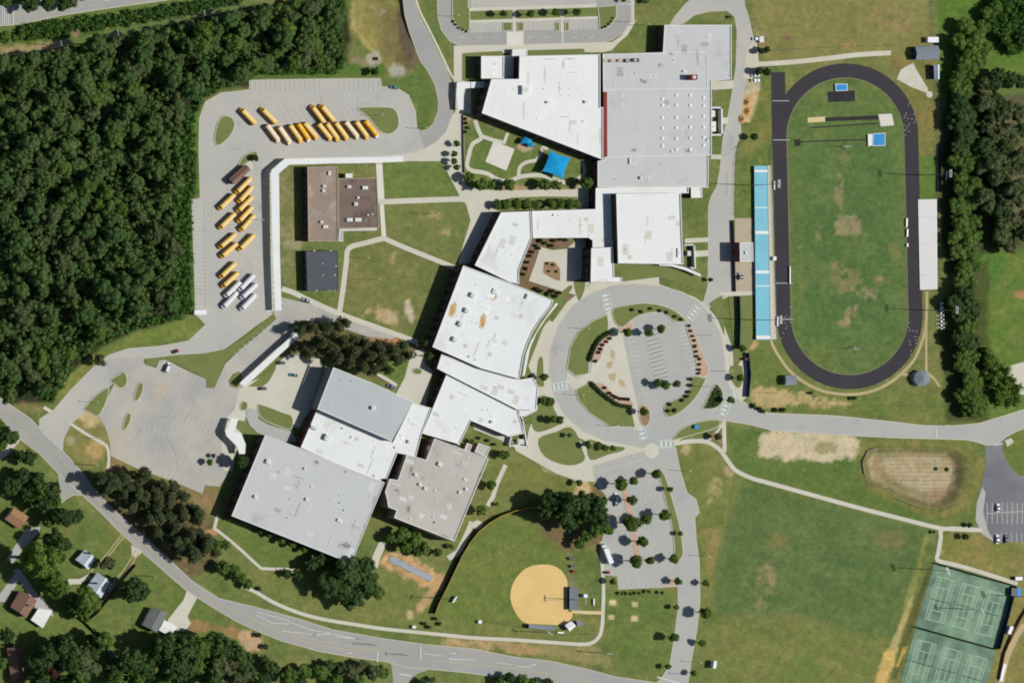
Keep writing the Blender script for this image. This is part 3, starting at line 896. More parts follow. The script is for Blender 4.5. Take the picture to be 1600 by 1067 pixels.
# paths between the lawns
sheet('bus_apron', [(445, 247), (590, 243.5), (632, 242), (652, 238), (680, 223), (697, 207), (707, 180), (715, 170), (722, 178), (722, 262), (727, 290), (718, 306), (690, 252), (640, 252), (590, 255), (445, 258)], 'concrete', 2, 0)
strip('path', [(592, 253), (594, 285), (596, 318)], 10, 'concrete_white', 3)
strip('path', [(596, 316), (598, 345), (600, 374)], 7, 'concrete_white', 3)
strip('path', [(592, 316), (650, 313.5), (728, 311)], 8.5, 'concrete', 4)
strip('path', [(601, 372), (570, 380), (545, 388), (541, 410), (536, 450), (530, 490)], 8, 'concrete', 4, 3)
strip('path', [(598, 372), (640, 390), (700, 414), (712, 420)], 7.5, 'concrete', 5, 3)
strip('path', [(440, 451), (460, 458), (480, 468), (530, 490), (590, 512), (645, 532), (655, 540)], 8, 'concrete', 5)
sheet('plaza', [(718, 306), (727, 290), (745, 296), (775, 298), (830, 297), (900, 296), (915, 278), (932, 278), (932, 330), (830, 330), (775, 334), (740, 412), (716, 412), (724, 380), (735, 345), (728, 318), (715, 312)], 'concrete', 3, 0)
sheet('lawn', [(774, 328), (780, 314), (800, 309), (850, 307), (902, 308), (904, 326), (830, 329), (784, 331)], 'grass_isle', 4, 0)
sheet('plaza', [(632, 590), (640, 560), (648, 548), (662, 545), (664, 570), (676, 578), (664, 640), (630, 632), (612, 628)], 'concrete', 3, 0)
island('lawn', ell(652, 580, 8, 5.5, 10), smooth=0)
strip('path', [(575, 576), (600, 590), (620, 602)], 5, 'concrete', 3)

# playground paths
strip('path', [(742, 188), (748, 205), (752, 216), (738, 226), (732, 245), (730, 260), (738, 267), (760, 271), (778, 281), (795, 283), (815, 276), (842, 274), (862, 279), (884, 286)], 6.5, 'concrete', 3)
strip('path', [(752, 213), (770, 219), (785, 223)], 6, 'concrete', 4)
strip('path', [(787, 225), (793, 208)], 5, 'concrete', 5, 0)
strip('path', [(810, 277), (812, 262), (822, 254), (838, 250), (845, 240), (848, 231), (856, 234)], 5.5, 'concrete', 4)
strip('path', [(910, 253), (913, 270), (902, 280)], 5, 'concrete', 4)
strip('path', [(722, 180), (722.5, 230), (723, 270)], 5, 'concrete_white', 4)
sheet('court_pad', [(771, 221), (804, 233), (791, 267), (758, 253)], 'concrete_white', 5, 0)

# north car park
sheet('car_park', [(683, -30), (684, 2), (685, 27), (690, 47), (703, 64), (719, 71.5), (791, 70.5), (874, 69), (936, 67), (956, 62), (975, 49.5), (985, 33), (988, 0), (988, -30)], 'road', 1, 0, 0.4)
sheet('plaza', [(709, 72), (760, 71), (960, 66), (974, 52), (984, 38), (990, 20), (992, 36), (980, 56), (966, 68), (956, 79), (942, 82), (722, 84), (722, 126), (736, 130), (736, 178), (712, 176), (709, 130)], 'concrete', 2, 0)
sheet('kerb_path', [(985, -30), (986, 30), (976, 52), (957, 66), (962, 70), (981, 55), (991, 32), (991, -30)], 'concrete', 3, 0)
sheet('plaza', [(791.5, 50), (818, 50), (818, 72), (791.5, 72)], 'concrete_white', 3, 0)
sheet('parking_bays', [(734, 33), (785, 32), (785, 50), (735, 52)], 'asphalt', 3, 0)
sheet('parking_bays', [(818, 32), (866, 31), (866, 47), (818, 48)], 'asphalt', 3, 0)
sheet('parking_bays', [(889, 30), (934, 27), (934, 46), (889, 47)], 'asphalt', 3, 0)
sheet('parking_bays', [(735, -30), (932, -30), (932, 7), (735, 13)], 'asphalt', 3, 0)
island('lawn', [(706, -20), (732, -20), (732, 12), (734, 14), (734, 50), (722, 50), (712, 40), (706, 29)], smooth=0)
island('lawn', [(933, 11), (964, 8), (963, 28), (955, 40), (945, 46), (936, 45), (935, 28)], smooth=0)
sheet('path', [(734, 13), (932, 7), (932, 12), (734, 18)], 'concrete', 5, 0)
sheet('path', [(734, 32), (934, 26), (934, 30), (734, 37)], 'concrete', 5, 0)
sheet('lawn', [(734, 18), (932, 12), (934, 26), (734, 32)], 'grass_isle', 4, 0)
for x in (801, 875.5):
    sheet('path', [(x, 12), (x + 5.5, 12), (x + 5.5, 50), (x, 50)], 'concrete', 6, 0)
for x0, x1 in ((785, 800), (808, 818), (867, 874), (882, 889)):
    island('lawn', [(x0, 35), (x1, 35), (x1, 49), (x0, 49)], smooth=0, kerb=0.35)
sheet('lawn', [(725, 88), (752, 87), (785, 86), (785, 80), (728, 83)], 'grass_isle', 3, 0)
sheet('lawn', [(824, 79), (912, 76.5), (914, 84), (824, 88)], 'grass_isle', 3, 0)
sheet('lawn', [(722, 88), (752, 88), (752, 126), (722, 126)], 'grass_isle', 3, 0)
strip('path', [(647, -10), (656, 18), (668, 42), (686, 78), (704, 116), (712, 126)], 3.5, 'concrete', 3)

# service road along the gymnasium and the track
EAST = [(1046, 40), (1055, 26), (1070, 8), (1090, -10), (1120, -30), (1162, -30), (1163, 8), (1170, 30), (1176, 55), (1180, 70), (1176, 100), (1172, 118), (1168, 122), (1160, 150), (1156, 185), (1158, 212), (1152, 222), (1148, 240), (1146, 300), (1146, 340), (1147, 452), (1140, 462), (1122, 470), (1108, 482), (1098, 498), (1080, 488),
        (1100, 470), (1106, 448), (1107, 400), (1107, 322), (1112, 306), (1120, 292), (1125, 267), (1130, 215), (1137, 185), (1145, 140), (1150, 105), (1152, 50), (1148, 26), (1136, 17), (1110, 18), (1085, 24), (1068, 37)]
sheet('road', EAST, 'asphalt', 1, 0, 0.25)
sheet('path', [(1098, 128), (1146, 126), (1146, 139), (1112, 141)], 'concrete', 3, 0)
sheet('path', [(1129, 184), (1138, 184), (1137, 194), (1129, 194)], 'concrete', 3, 0)
sheet('path', [(1112, 242), (1127, 242), (1127, 249), (1110, 249)], 'concrete', 3, 0)
sheet('path', [(1070, 373), (1107, 371), (1107, 378), (1070, 380)], 'concrete', 3, 0)
sheet('path', [(1085, 392), (1107, 391), (1107, 400), (1085, 402)], 'concrete', 3, 0)
sheet('path', [(1168, 76), (1182, 60), (1186, 100), (1174, 124), (1160, 122)], 'pale', 2, 0)
strip('track_lane', [(1176, 101), (1230, 98), (1290, 92), (1340, 86), (1392, 83)], 7.5, 'pale', 3)
sheet('terrace', [(1148, 341), (1176, 341), (1180, 456), (1149, 458)], 'brickpave', 2, 0)
sheet('path', [(1120, 458), (1150, 455), (1180, 455), (1180, 462), (1140, 464)], 'concrete', 3, 0)

# ring road, drive, entrance circle
RING = [(858, 578), (860, 545), (872, 510), (893, 480), (920, 460), (955, 447), (990, 444), (1030, 447), (1065, 457), (1092, 472), (1110, 492), (1125, 520), (1132, 560), (1134, 590), (1140, 606), (1152, 622), (1175, 637), (1200, 646), (1300, 650), (1380, 658), (1440, 665), (1490, 666), (1530, 662), (1570, 650), (1620, 634),
        (1620, 662), (1590, 672), (1570, 682), (1556, 694), (1540, 694), (1528, 690), (1510, 686), (1400, 683), (1300, 678), (1210, 672), (1170, 662), (1133, 656), (1110, 655), (1090, 660), (1066, 672), (1052, 684), (1046, 694), (1004, 700), (980, 694), (945, 688), (910, 672), (882, 648), (866, 618)]
BELT = [(842, 590), (846, 548), (862, 505), (886, 472), (918, 447), (955, 436), (975, 433), (1030, 432), (1030, 444), (1085, 464), (1100, 474), (1132, 510), (1150, 560), (1152, 600), (1160, 618), (1152, 624), (1132, 600), (1120, 650), (1090, 668), (1055, 692), (1010, 706), (970, 704), (935, 698), (905, 684), (876, 660), (852, 628)]
sheet('pavement', BELT, 'concrete', 1, 0)
sheet('road', RING, 'asphalt_mid', 2, 0, 0.5)
sheet('plaza', [(820, 560), (832, 545), (842, 520), (858, 500), (866, 505), (852, 545), (848, 590), (856, 625), (880, 662), (908, 690), (935, 704), (1005, 700), (1016, 694), (1004, 712), (928, 728), (926, 748), (900, 744), (872, 728), (840, 712), (822, 698), (826, 672), (838, 640), (838, 600)], 'concrete', 2, 0)
sheet('plaza', [(800, 690), (822, 688), (850, 712), (880, 728), (930, 742), (930, 752), (905, 752), (870, 740), (845, 726), (806, 704)], 'concrete', 3, 0)
sheet('path', [(930, 436), (972, 434), (990, 442), (955, 446), (920, 460), (905, 470), (915, 450)], 'concrete', 3, 0)
sheet('plaza', ell(1018, 704, 11.5, 12), 'concrete', 4, 0)
for p in ([(841, 562), (848, 560), (849, 590), (850, 602), (845, 604), (838, 598)], [(830, 630), (846, 618), (858, 622), (866, 640), (874, 655), (872, 664), (840, 675), (830, 660)],
          [(841, 686), (870, 674), (888, 667), (900, 676), (909, 700), (913, 719), (888, 727), (852, 714)], [(917, 688), (935, 690), (950, 696), (974, 698), (973, 704), (950, 710), (922, 718)],
          [(820, 520), (835, 510), (848, 492), (872, 462), (890, 446), (893, 452), (870, 480), (852, 505), (838, 540), (828, 565), (818, 592), (816, 590)],
          [(896, 440), (912, 436), (914, 448), (908, 466), (903, 468)]):
    if len(p) > 3:
        sheet('lawn', p, 'grass_isle', 4, 3)
sheet('lawn', [(965, 415), (1000, 411), (1040, 414), (1062, 417), (1090, 427), (1105, 432), (1106, 445), (1092, 454), (1070, 445), (1030, 433), (972, 440)], 'grass_isle', 5, 0)
sheet('lawn', [(1108, 474), (1120, 466), (1128, 462), (1131, 500), (1132, 524), (1122, 500)], 'grass_isle', 6, 0)
sheet('lawn', [(1138, 463), (1178, 461), (1179, 530), (1170, 545), (1165, 552), (1152, 572), (1146, 570), (1144, 520)], 'grass_isle', 6, 0)
sheet('pavement', [(1146, 545), (1168, 545), (1168, 620), (1156, 628), (1146, 600), (1138, 560)], 'concrete', 3, 0)
sheet('lawn', [(1141, 572), (1159, 572), (1160, 596), (1154, 606), (1148, 602), (1141, 588)], 'grass_isle', 6, 2)
# inside of the ring
sheet('plaza', [(946, 488), (958, 482), (962, 500), (972, 520), (980, 560), (988, 600), (1000, 650), (1006, 672), (990, 672), (984, 640), (950, 630), (922, 604), (900, 612), (884, 596), (886, 580), (900, 592), (922, 582), (930, 545), (952, 518)], 'concrete', 4, 0)
island('lawn', [(949, 491), (951, 507), (950, 517), (929, 538), (921, 562), (920, 584), (899, 588), (885, 577), (890, 543), (903, 518), (929, 499)], smooth=0)
island('lawn', [(899, 608), (921, 597), (934, 612), (953, 627), (986, 637), (993, 668), (953, 667), (921, 646), (903, 626)], smooth=0)
island('lawn', [(956, 484), (975, 477), (1005, 473), (1030, 476), (1052, 484), (1072, 500), (1066, 504), (1052, 502), (1040, 492), (1025, 488), (1000, 493), (985, 502), (972, 512), (960, 504)], smooth=3)
island('lawn', [(1081, 588), (1101, 590), (1102, 594), (1090, 617), (1070, 639), (1047, 652), (1038, 646), (1039, 632), (1062, 620), (1076, 611)], smooth=3)
island('gravel_bed', [(1071, 508), (1082, 512), (1095, 544), (1108, 576), (1101, 589), (1088, 587), (1088, 570), (1082, 545)], 'pinkmulch', smooth=3)
island('gravel_bed', [(968, 505), (985, 503), (988, 512), (975, 522), (966, 516)], 'pinkmulch', smooth=3)
island('ground_cover_bed', [(1119, 599), (1129, 611), (1129, 628), (1118, 638), (1098, 639), (1101, 630), (1112, 608)], 'cover', smooth=3)
island('lawn', [(997, 640), (1006, 632), (1014, 640), (1016, 655), (1010, 666), (1001, 662)], 'mulch', smooth=3)
island('lawn', [(1051, 686), (1064, 670), (1092, 658), (1121, 655), (1125, 662), (1115, 670), (1078, 681), (1056, 687)], smooth=3)
for p in ([(934, 533), (947, 522), (956, 526), (944, 540), (938, 560), (928, 566), (928, 548)], [(930, 600), (940, 598), (962, 618), (986, 626), (986, 634), (958, 624), (940, 612)]):
    sheet('gravel_bed', p, 'pinkmulch', 5, 3)
for p in ([(955, 545), (961, 550), (960, 562), (953, 557)], [(948, 566), (958, 565), (955, 575), (948, 575)], [(950, 585), (963, 582), (960, 596), (952, 593)], [(966, 592), (974, 594), (978, 606), (968, 602)]):
    sheet('gravel_bed', p, 'tan', 5, 0)
strip('path', [(1046, 694), (1075, 688), (1108, 686), (1122, 672), (1130, 660)], 4, 'concrete', 3)
strip('path', [(1052, 693), (1085, 689), (1106, 691), (1124, 702), (1136, 718), (1150, 735), (1175, 747), (1200, 754), (1330, 790), (1400, 808), (1460, 823), (1482, 826), (1535, 828)], 6.5, 'concrete', 3)
strip('path', [(1131, 656), (1131.5, 680), (1132, 706)], 6, 'concrete', 4)
sheet('lawn', [(1107, 680), (1128, 674), (1128, 694), (1112, 686)], 'mulch', 4, 0)

# south-east car park and the south drive
SEL = [(927, 728), (965, 716), (1004, 705), (1018, 716), (1030, 700), (1052, 690), (1055, 700), (1062, 734), (1073, 770), (1087, 780), (1092, 800), (1085, 808), (1087, 840), (1092, 877), (1093, 940), (1088, 985), (1079, 1035), (1073, 1075), (1020, 1075), (1036, 1056), (1047, 1038), (1055, 990), (1060, 950), (1060, 915), (966, 919.5), (964, 900), (946, 897), (940, 852), (947, 822), (947, 772), (929, 755)]
sheet('car_park', SEL, 'asphalt_mid', 3, 0, 0.4)
sheet('service_yard', [(929, 755), (960, 765), (968, 770), (975, 815), (965, 822), (949, 822), (947, 775)], 'asphalt', 5, 0)
island('lawn', [(1029, 739), (1038, 740), (1052, 784), (1062, 821), (1067, 854), (1066, 870), (1055, 880), (1050, 875), (1053, 854), (1047, 812), (1038, 779)], smooth=3)
sheet('median', [(972, 766), (980, 764), (986, 790), (994, 830), (1000, 870), (992, 872), (986, 835), (978, 800)], 'pinkmulch', 5, 0)
sheet('median', [(1046, 904), (1060, 903), (1060, 914), (1040, 915)], 'pinkmulch', 5, 0)
sheet('lawn', [(946, 898), (964, 900), (966, 920), (946, 920)], 'grass_isle', 4, 0)
strip('path', [(939, 846), (941, 880), (943, 920), (942, 955), (941, 975), (937, 992), (926, 1003), (908, 1006), (860, 1003), (800, 999), (740, 996), (690, 991), (600, 982), (560, 976), (510, 968), (470, 958), (430, 942), (402, 926), (385, 918)], 5.5, 'concrete', 3)
strip('path', [(943, 957), (915, 956.5), (893, 955)], 5, 'sandpit', 4, 0)
strip('path', [(333, 824), (352, 838), (380, 862), (404, 884), (414, 888), (462, 889)], 4.5, 'concrete', 3)
strip('path', [(340, 804), (335, 824)], 5, 'concrete', 4, 0)
strip('path', [(598, 848), (588, 870), (584, 886)], 12, 'concrete', 3, 0)
strip('path', [(738, 815), (728, 838), (716, 862), (700, 872)], 9, 'concrete', 3, 0)
strip('path', [(790, 726), (776, 756), (770, 776), (762, 790)], 7, 'concrete', 3, 0)
sheet('path', [(735, 818), (745, 812), (755, 816), (752, 828), (738, 824)], 'concrete', 5, 0)
sheet('path', [(738, 660), (770, 672), (796, 683), (798, 700), (784, 688), (740, 670)], 'concrete', 3, 0)
strip('path', [(109, 661), (135, 678), (160, 692), (168, 700), (170, 716), (168, 734)], 4.5, 'concrete', 4)
strip('path', [(68, 636), (80, 643)], 5, 'concrete', 4, 0)

# east car park
sheet('car_park', [(1534, 688), (1540, 700), (1540, 730), (1535, 755), (1526, 785), (1524, 812), (1532, 833), (1556, 848), (1640, 845), (1640, 745), (1592, 743), (1575, 724), (1566, 704), (1567, 690), (1580, 676), (1620, 660), (1620, 640), (1560, 660)], 'asphalt_dark', 1, 0)
sheet('car_park', [(1526, 785), (1535, 760), (1540, 770), (1536, 800), (1544, 830), (1556, 848), (1534, 834), (1524, 812)], 'asphalt_mid', 3, 0)
strip('path', [(1530, 829), (1522, 827), (1474, 826), (1470, 840), (1466, 862), (1464, 873), (1470, 877), (1500, 884), (1550, 899), (1590, 912)], 6.5, 'concrete', 4, 3)
strip('path', [(1600, 975), (1585, 1000), (1572, 1030), (1562, 1075)], 9, 'tan', 3)
sheet('pale_pad', [(1570, 688), (1580, 684), (1584, 690), (1574, 698)], 'concrete', 3, 0)
sheet('driveway', [(1571, 578), (1582, 570), (1620, 560), (1620, 618), (1594, 616), (1588, 600), (1578, 595)], 'concrete', 2, 0)

# track and field
def stadium(r, n=24):
    return [(1320.8 + r * math.cos(t), 213.5 - r * math.sin(t)) for t in np.linspace(0.0, math.pi, n)] + [(1327.5 - r * math.cos(t), 494 + r * math.sin(t)) for t in np.linspace(0.0, math.pi, n)]


tin, tout = [P(x, y).xy for x, y in stadium(92.0)], [P(x, y).xy for x, y in stadium(114.0)]
mb = MB()
z = zl(2)
mb.ring(tin, tout, z)
mb.flat(ccw([P(x, y).xy for x, y in [(1205, 113), (1226.5, 113), (1228, 200), (1206.5, 230)]]), z + 0.01)
struct('running_track', mb, M['track'])
mb = MB()
mb.ring(offset(ccw(tin), -0.3), ccw(tin), zl(2) + 0.02)
struct('track_kerb', mb, M['kerb_dull'])
mb = MB()
zz = zl(6)
for k in range(1, 8):
    a, b_ = stadium(92 + 22 * k / 8 - 0.09, 40), stadium(92 + 22 * k / 8 + 0.09, 40)
    mb.ring([P(x, y).xy for x, y in a], [P(x, y).xy for x, y in b_], zz)
struct('lane_lines', mb, M['lane_dark'])
seg = []
for y in (442.5, 499, 219, 158):
    seg.append(((1208 + (y - 230) * 0.02, y), (1234 + (y - 230) * 0.02, y)))
lines('track_lines', seg, 0.3, 'paint_faint')
mb = MB()
zz = zl(7)
rr = random.Random(3)
for k in range(8):
    r = 93.4 + 22 * k / 8
    for c0, sgn, t0 in ((213.5, -1, 0.02 + 0.03 * k), (494, 1, 0.02 + 0.04 * k), (494, 1, math.pi - 0.1 - 0.03 * k)):
        for q in range(4):
            t = t0 + q * 0.085
            x, y = (1320.8 if sgn < 0 else 1327.5) + r * math.cos(t), c0 + sgn * r * math.sin(t)
            if rr.random() < 0.55:
                p = P(x, y)
                mb.strip([p.xy + Vector((-0.3, 0)), p.xy + Vector((0.3, 0))], 0.28, zz)
struct('track_lines', mb, M['paint_faint'])
strip('path', [(1204, 532), (1214, 552), (1230, 575), (1250, 593), (1275, 607), (1300, 614), (1335, 616), (1365, 610), (1390, 598), (1410, 582), (1428, 562), (1440, 535), (1446, 510), (1448, 480), (1448, 456)], 4.5, 'tan', 3)
strip('path', [(1447, 500), (1447, 575), (1448, 582), (1460, 592), (1468, 604)], 4, 'tan', 4, 0)
strip('path', [(1409, 585), (1422, 586), (1432, 596)], 4, 'tan', 4)
sheet('path', [(1199, 259), (1205, 259), (1209, 400), (1213, 530), (1204, 531)], 'concrete', 3, 0)
sheet('discus_sector', [(1427, 99), (1431, 108), (1450, 139), (1449, 146), (1425, 137), (1401, 124), (1407, 110), (1416, 104)], 'pale', 3, 0)
sheet('throwing_circle', ell(1452, 148, 5, 5), 'concrete', 4, 0)
sheet('sand_pit', [(1261.5, 184), (1289, 182.5), (1289, 190.5), (1262, 192)], 'sandpit', 4, 0)
sheet('runway', [(1289, 184), (1374, 180.5), (1374, 187), (1289, 190)], 'blackmat', 3, 0)
sheet('throwing_pad', [(1372, 179), (1393, 178), (1397, 196), (1376, 198), (1374, 188)], 'concrete_white', 4, 0)
sheet('runway', [(1265, 199), (1372, 192), (1372, 194), (1265, 201)], 'blackmat', 3, 0)
sheet('runway', [(1243, 221), (1354, 217.5), (1354, 219.5), (1243, 223)], 'blackmat', 3, 0)
sheet('takeoff_pad', [(1241, 218), (1250, 218), (1251, 228), (1242, 229)], 'blackmat', 4, 0)
sheet('high_jump_apron', [(1293, 143.5), (1335, 142), (1336, 158.5), (1294, 160)], 'blackmat', 4, 0)

# softball field
sheet('infield', [(845, 881.5), (862, 882.5), (876, 890), (885, 903), (887, 916), (887, 953), (893, 955), (894, 964), (885, 972), (876, 976), (858, 975.5), (838, 974.5), (822, 973), (812, 966), (803, 952), (797.5, 935), (799, 918), (806, 903), (818, 890), (830, 884)], 'infield', 2, 3)
lines('infield_line', [((852, 930), (852, 941)), ((852, 937), (886, 939))], 0.4, 'tan', 4)

# tennis courts
sheet('tennis_court', [(1460, 880), (1583, 915), (1557, 1013), (1431, 978)], 'court', 2, 0)
sheet('tennis_court', [(1430, 981), (1556, 1016), (1536, 1090), (1400, 1090)], 'court', 2, 0)


def court_lines(p0, along, across):
    """Doubles court: p0 corner, long and short edge vectors in pixels."""
    def q(u, v):
        return (p0[0] + across[0] * u + along[0] * v, p0[1] + across[1] * u + along[1] * v)
    s = [((0, 0), (1, 0)), ((0, 1), (1, 1)), ((0, 0), (0, 1)), ((1, 0), (1, 1)), ((.125, 0), (.125, 1)), ((.875, 0), (.875, 1)), ((.125, .231), (.875, .231)), ((.125, .769), (.875, .769)), ((.5, .231), (.5, .769)),
         ((.22, 0), (.22, 1)), ((.78, 0), (.78, 1))]
    return [(q(*a), q(*b_)) for a, b_ in s]


for p0 in ((1464.7, 899.8), (1503.6, 910.5), (1542.4, 921.5), (1434.6, 998.8), (1474.4, 1010.5), (1514, 1022)):
    lines('court_lines', court_lines(p0, (-19.5, 66), (28.2, 7.2)), 0.26, 'courtline', 5)

# painted markings
ylo = [((UP[i][0] + q[0]) / 2, (UP[i][1] + q[1]) / 2) for i, q in ((2, (0, 651)), (4, (50, 697)), (5, (82, 728)), (6, (106, 754)), (7, (128, 778)), (8, (155, 800)), (10, (218, 858)), (12, (288, 920)), (13, (330, 947)), (14, (390, 981)))]
mb = MB()
zz = zl(6)
for d in (-0.22, 0.22):
    c = spline([P(x, y).xy for x, y in ylo], 6)
    mb.strip([p + Vector((d * 0.7, d * 0.7)) for p in c], 0.2, zz)
for pts in ([(392, 968), (430, 985), (480, 1003), (540, 1014), (592, 1017)], [(392, 966), (430, 980), (480, 996), (540, 1008), (592, 1015)], [(668, 1030), (740, 1038), (820, 1046), (900, 1060), (960, 1072)], [(22, 20), (60, 17), (95, 11)], [(22, 24), (60, 20), (95, 14)]):
    mb.strip(spline([P(x, y).xy for x, y in pts], 5), 0.3, zz)
struct('road_markings', mb, M['paint_yellow'])
mb = MB()
zz = zl(7)
for pts in ([(400, 960), (424, 973), (452, 974)], [(400, 955), (440, 966), (480, 982), (560, 998)], [(440, 985), (500, 992)], [(488, 991), (520, 990)], [(524, 994), (560, 998)], [(660, 1020), (690, 1024)], [(700, 1028), (742, 1031)], [(775, 1034), (800, 1038)], [(806, 1040), (830, 1042)]):
    mb.strip([P(x, y).xy for x, y in pts], 0.35, zz)
for a, b_ in (((657, 1009), (657, 1030)), ((590, 1018), (589, 1034)), ((623, 1052), (642, 1055)), ((20, 10), (21, 38)), ((1026, 1057), (1062, 1067)), ((1553, 695), (1566, 693)), ((1462, 668), (1463, 683))):
    mb.strip([P(*a).xy, P(*b_).xy], 0.7, zz)
for x in (3, 6, 9, 12):
    mb.strip([P(x, 12).xy, P(x + 1, 38).xy], 0.45, zz)
for x, y in ((544, 1020), (706, 1020), (706, 1030), (832, 1038), (165, 1), (970, 7), (980, 7)):
    p = P(x, y).xy
    mb.strip([p + Vector((-1.4, 0)), p + Vector((0.9, 0))], 0.35, zz)
    mb.add([(p.x + 0.9, p.y - 0.7, zz), (p.x + 2.1, p.y, zz), (p.x + 0.9, p.y + 0.7, zz)], [(0, 1, 2)])
for x in (68, 82, 96, 110, 124, 138, 148):
    mb.strip([P(x, 20 - (x - 68) * 0.15).xy, P(x + 3, 19.5 - (x - 68) * 0.15).xy], 0.3, zz)
struct('road_markings', mb, M['paint'])


def ladder(c, ang, length, width, n, border=True):
    """Crosswalk: n bars across a walking direction at ang degrees (photograph sense)."""
    a = math.radians(ang)
    u, v = (math.cos(a), math.sin(a)), (-math.sin(a), math.cos(a))
    mbx = MB()
    zx = zl(8)
    for k in range(n):
        t = (k + 0.5) / n - 0.5
        x, y = c[0] + u[0] * t * length, c[1] + u[1] * t * length
        mbx.strip([P(x - v[0] * width * .34, y - v[1] * width * .34).xy, P(x + v[0] * width * .34, y + v[1] * width * .34).xy], length / n * 0.5 * S, zx)
    if border:
        for s_ in (-.5, .5):
            mbx.strip([P(c[0] - u[0] * length * .5 + v[0] * width * s_, c[1] - u[1] * length * .5 + v[1] * width * s_).xy, P(c[0] + u[0] * length * .5 + v[0] * width * s_, c[1] + u[1] * length * .5 + v[1] * width * s_).xy], 0.45, zx)
    struct('crosswalk', mbx, M['bar'])


ladder((947, 472), 78, 28, 13, 4)
ladder((1083, 489), -52, 26, 12, 4)
ladder((875, 603.5), -10, 26, 12, 4)
ladder((1003, 677), 78, 22, 12, 3)
ladder((1040, 693.5), -4, 22, 11, 3)
ladder((1132, 637), -72, 28, 12, 4)
ladder((1142, 622), -38, 20, 11, 3)
ladder((878.5, 59), 90, 22, 6, 6, False)

# parking bays
seg = [((x, 126.5), (x + .3, 142)) for x in np.linspace(392, 592, 27) if not (500 < x < 525)]
seg += [((x, 166), (x + 18, 194)) for x in (434, 445, 456, 466, 476, 526, 538, 549)] + [((432, 194), (500, 194))]
seg += [((559, 155), (559, 168)), ((559, 155), (613, 168))] + [((562 + 7 * k, 156 + 1.7 * k), (568 + 7 * k, 167)) for k in range(6)]
lines('parking_lines', seg, 0.22, 'paint_faint')
seg = [((304, y), (320, y + .5)) for y in np.arange(315, 488, 6.1)] + [((319.5, 314), (321, 486))]
seg += [((345 + k * 6, 495 - k * 2.5), (372 + k * 6, 470 - k * 2.5)) for k in range(5)] + [((375, 425 + 12 * k), (398, 402 + 12 * k)) for k in range(5)]
lines('parking_lines', seg, 0.22, 'paint_faint')
seg = []
for r0, cnt in (((196, 690), 17), ((215, 668), 16), ((236, 640), 14), ((228, 615), 13)):
    for k in range(cnt):
        x, y = r0[0] + 7.6 * k, r0[1] + 3.1 * k
        seg.append(((x, y), (x + 4.6, y - 12)))
for k in range(20):
    x, y = 176 + 7.3 * k, 712 + 2.9 * k
    seg.append(((x, y), (x + 4.6, y - 12)))
for k in range(8):
    seg.append(((262 + 7.2 * k, 568 + 3.3 * k), (258 + 7.2 * k, 578 + 3.3 * k)))
for k in range(9):
    seg.append(((372 + 7 * k, 556 - 6.2 * k), (362 + 7 * k, 546 - 6.2 * k)))
lines('parking_lines', seg, 0.28, 'paint_faint')
seg = []
for k in range(13):
    seg.append(((979 + k * 1.9, 528 + k * 7.3), (990 + k * 1.9, 526 + k * 7.3)))
    seg.append(((1008 + k * 1.5, 524 + k * 6.6), (1029 + k * 1.5, 519 + k * 6.6)))
    seg.append(((1058 + k * 2.0, 514 + k * 6.2), (1070 + k * 2.0, 511 + k * 6.2)))
lines('parking_lines', seg, 0.28, 'paint')
seg = [((1006 + k * 1.5, 525 + k * 6.6), (1031 + k * 1.5, 518 + k * 6.6)) for k in range(13)]
lines('sealed_joints', [((x0 + 2, y0 + 3), (x1 - 2, y1 + 3)) for (x0, y0), (x1, y1) in seg], 0.5, 'paint_dark')
seg = [((931 + 5.9 * k, 738.5 - 1.75 * k), (929 + 5.9 * k, 728.5 - 1.75 * k)) for k in range(14)] + [((929, 740), (1006, 717))]
seg += [((974 + 7.5 * k, 919), (974 + 7.5 * k, 905)) for k in range(9)]
for y0 in (782, 806, 842, 868):
    seg += [((1000 + 7.4 * k + (y0 - 782) * .12, y0 - 12), (1000 + 7.4 * k + (y0 - 782) * .12, y0)) for k in range(5)]
lines('parking_lines', seg, 0.28, 'paint_faint')
seg = [((738 + 7.2 * k, 49), (738 + 7.2 * k, 36)) for k in range(7)] + [((821 + 7.2 * k, 47), (821 + 7.2 * k, 34)) for k in range(7)] + [((892 + 7.2 * k, 46), (892 + 7.2 * k, 32)) for k in range(6)]
seg += [((738 + 7.2 * k, 11 - k * .2), (738 + 7.2 * k, -6)) for k in range(27)]
seg += [((x, 59), (x + 8, 58.7)) for x in (718, 745, 770, 822, 850, 895, 920)]
lines('parking_lines', seg, 0.28, 'paint_faint')
seg = [((1542 + 7.8 * k, 785), (1542 + 7.8 * k, 818)) for k in range(10)] + [((1542, 802), (1625, 797))] + [((1556 + 8 * k, 832), (1556 + 8 * k, 847)) for k in range(8)]
lines('parking_lines', seg, 0.3, 'paint')
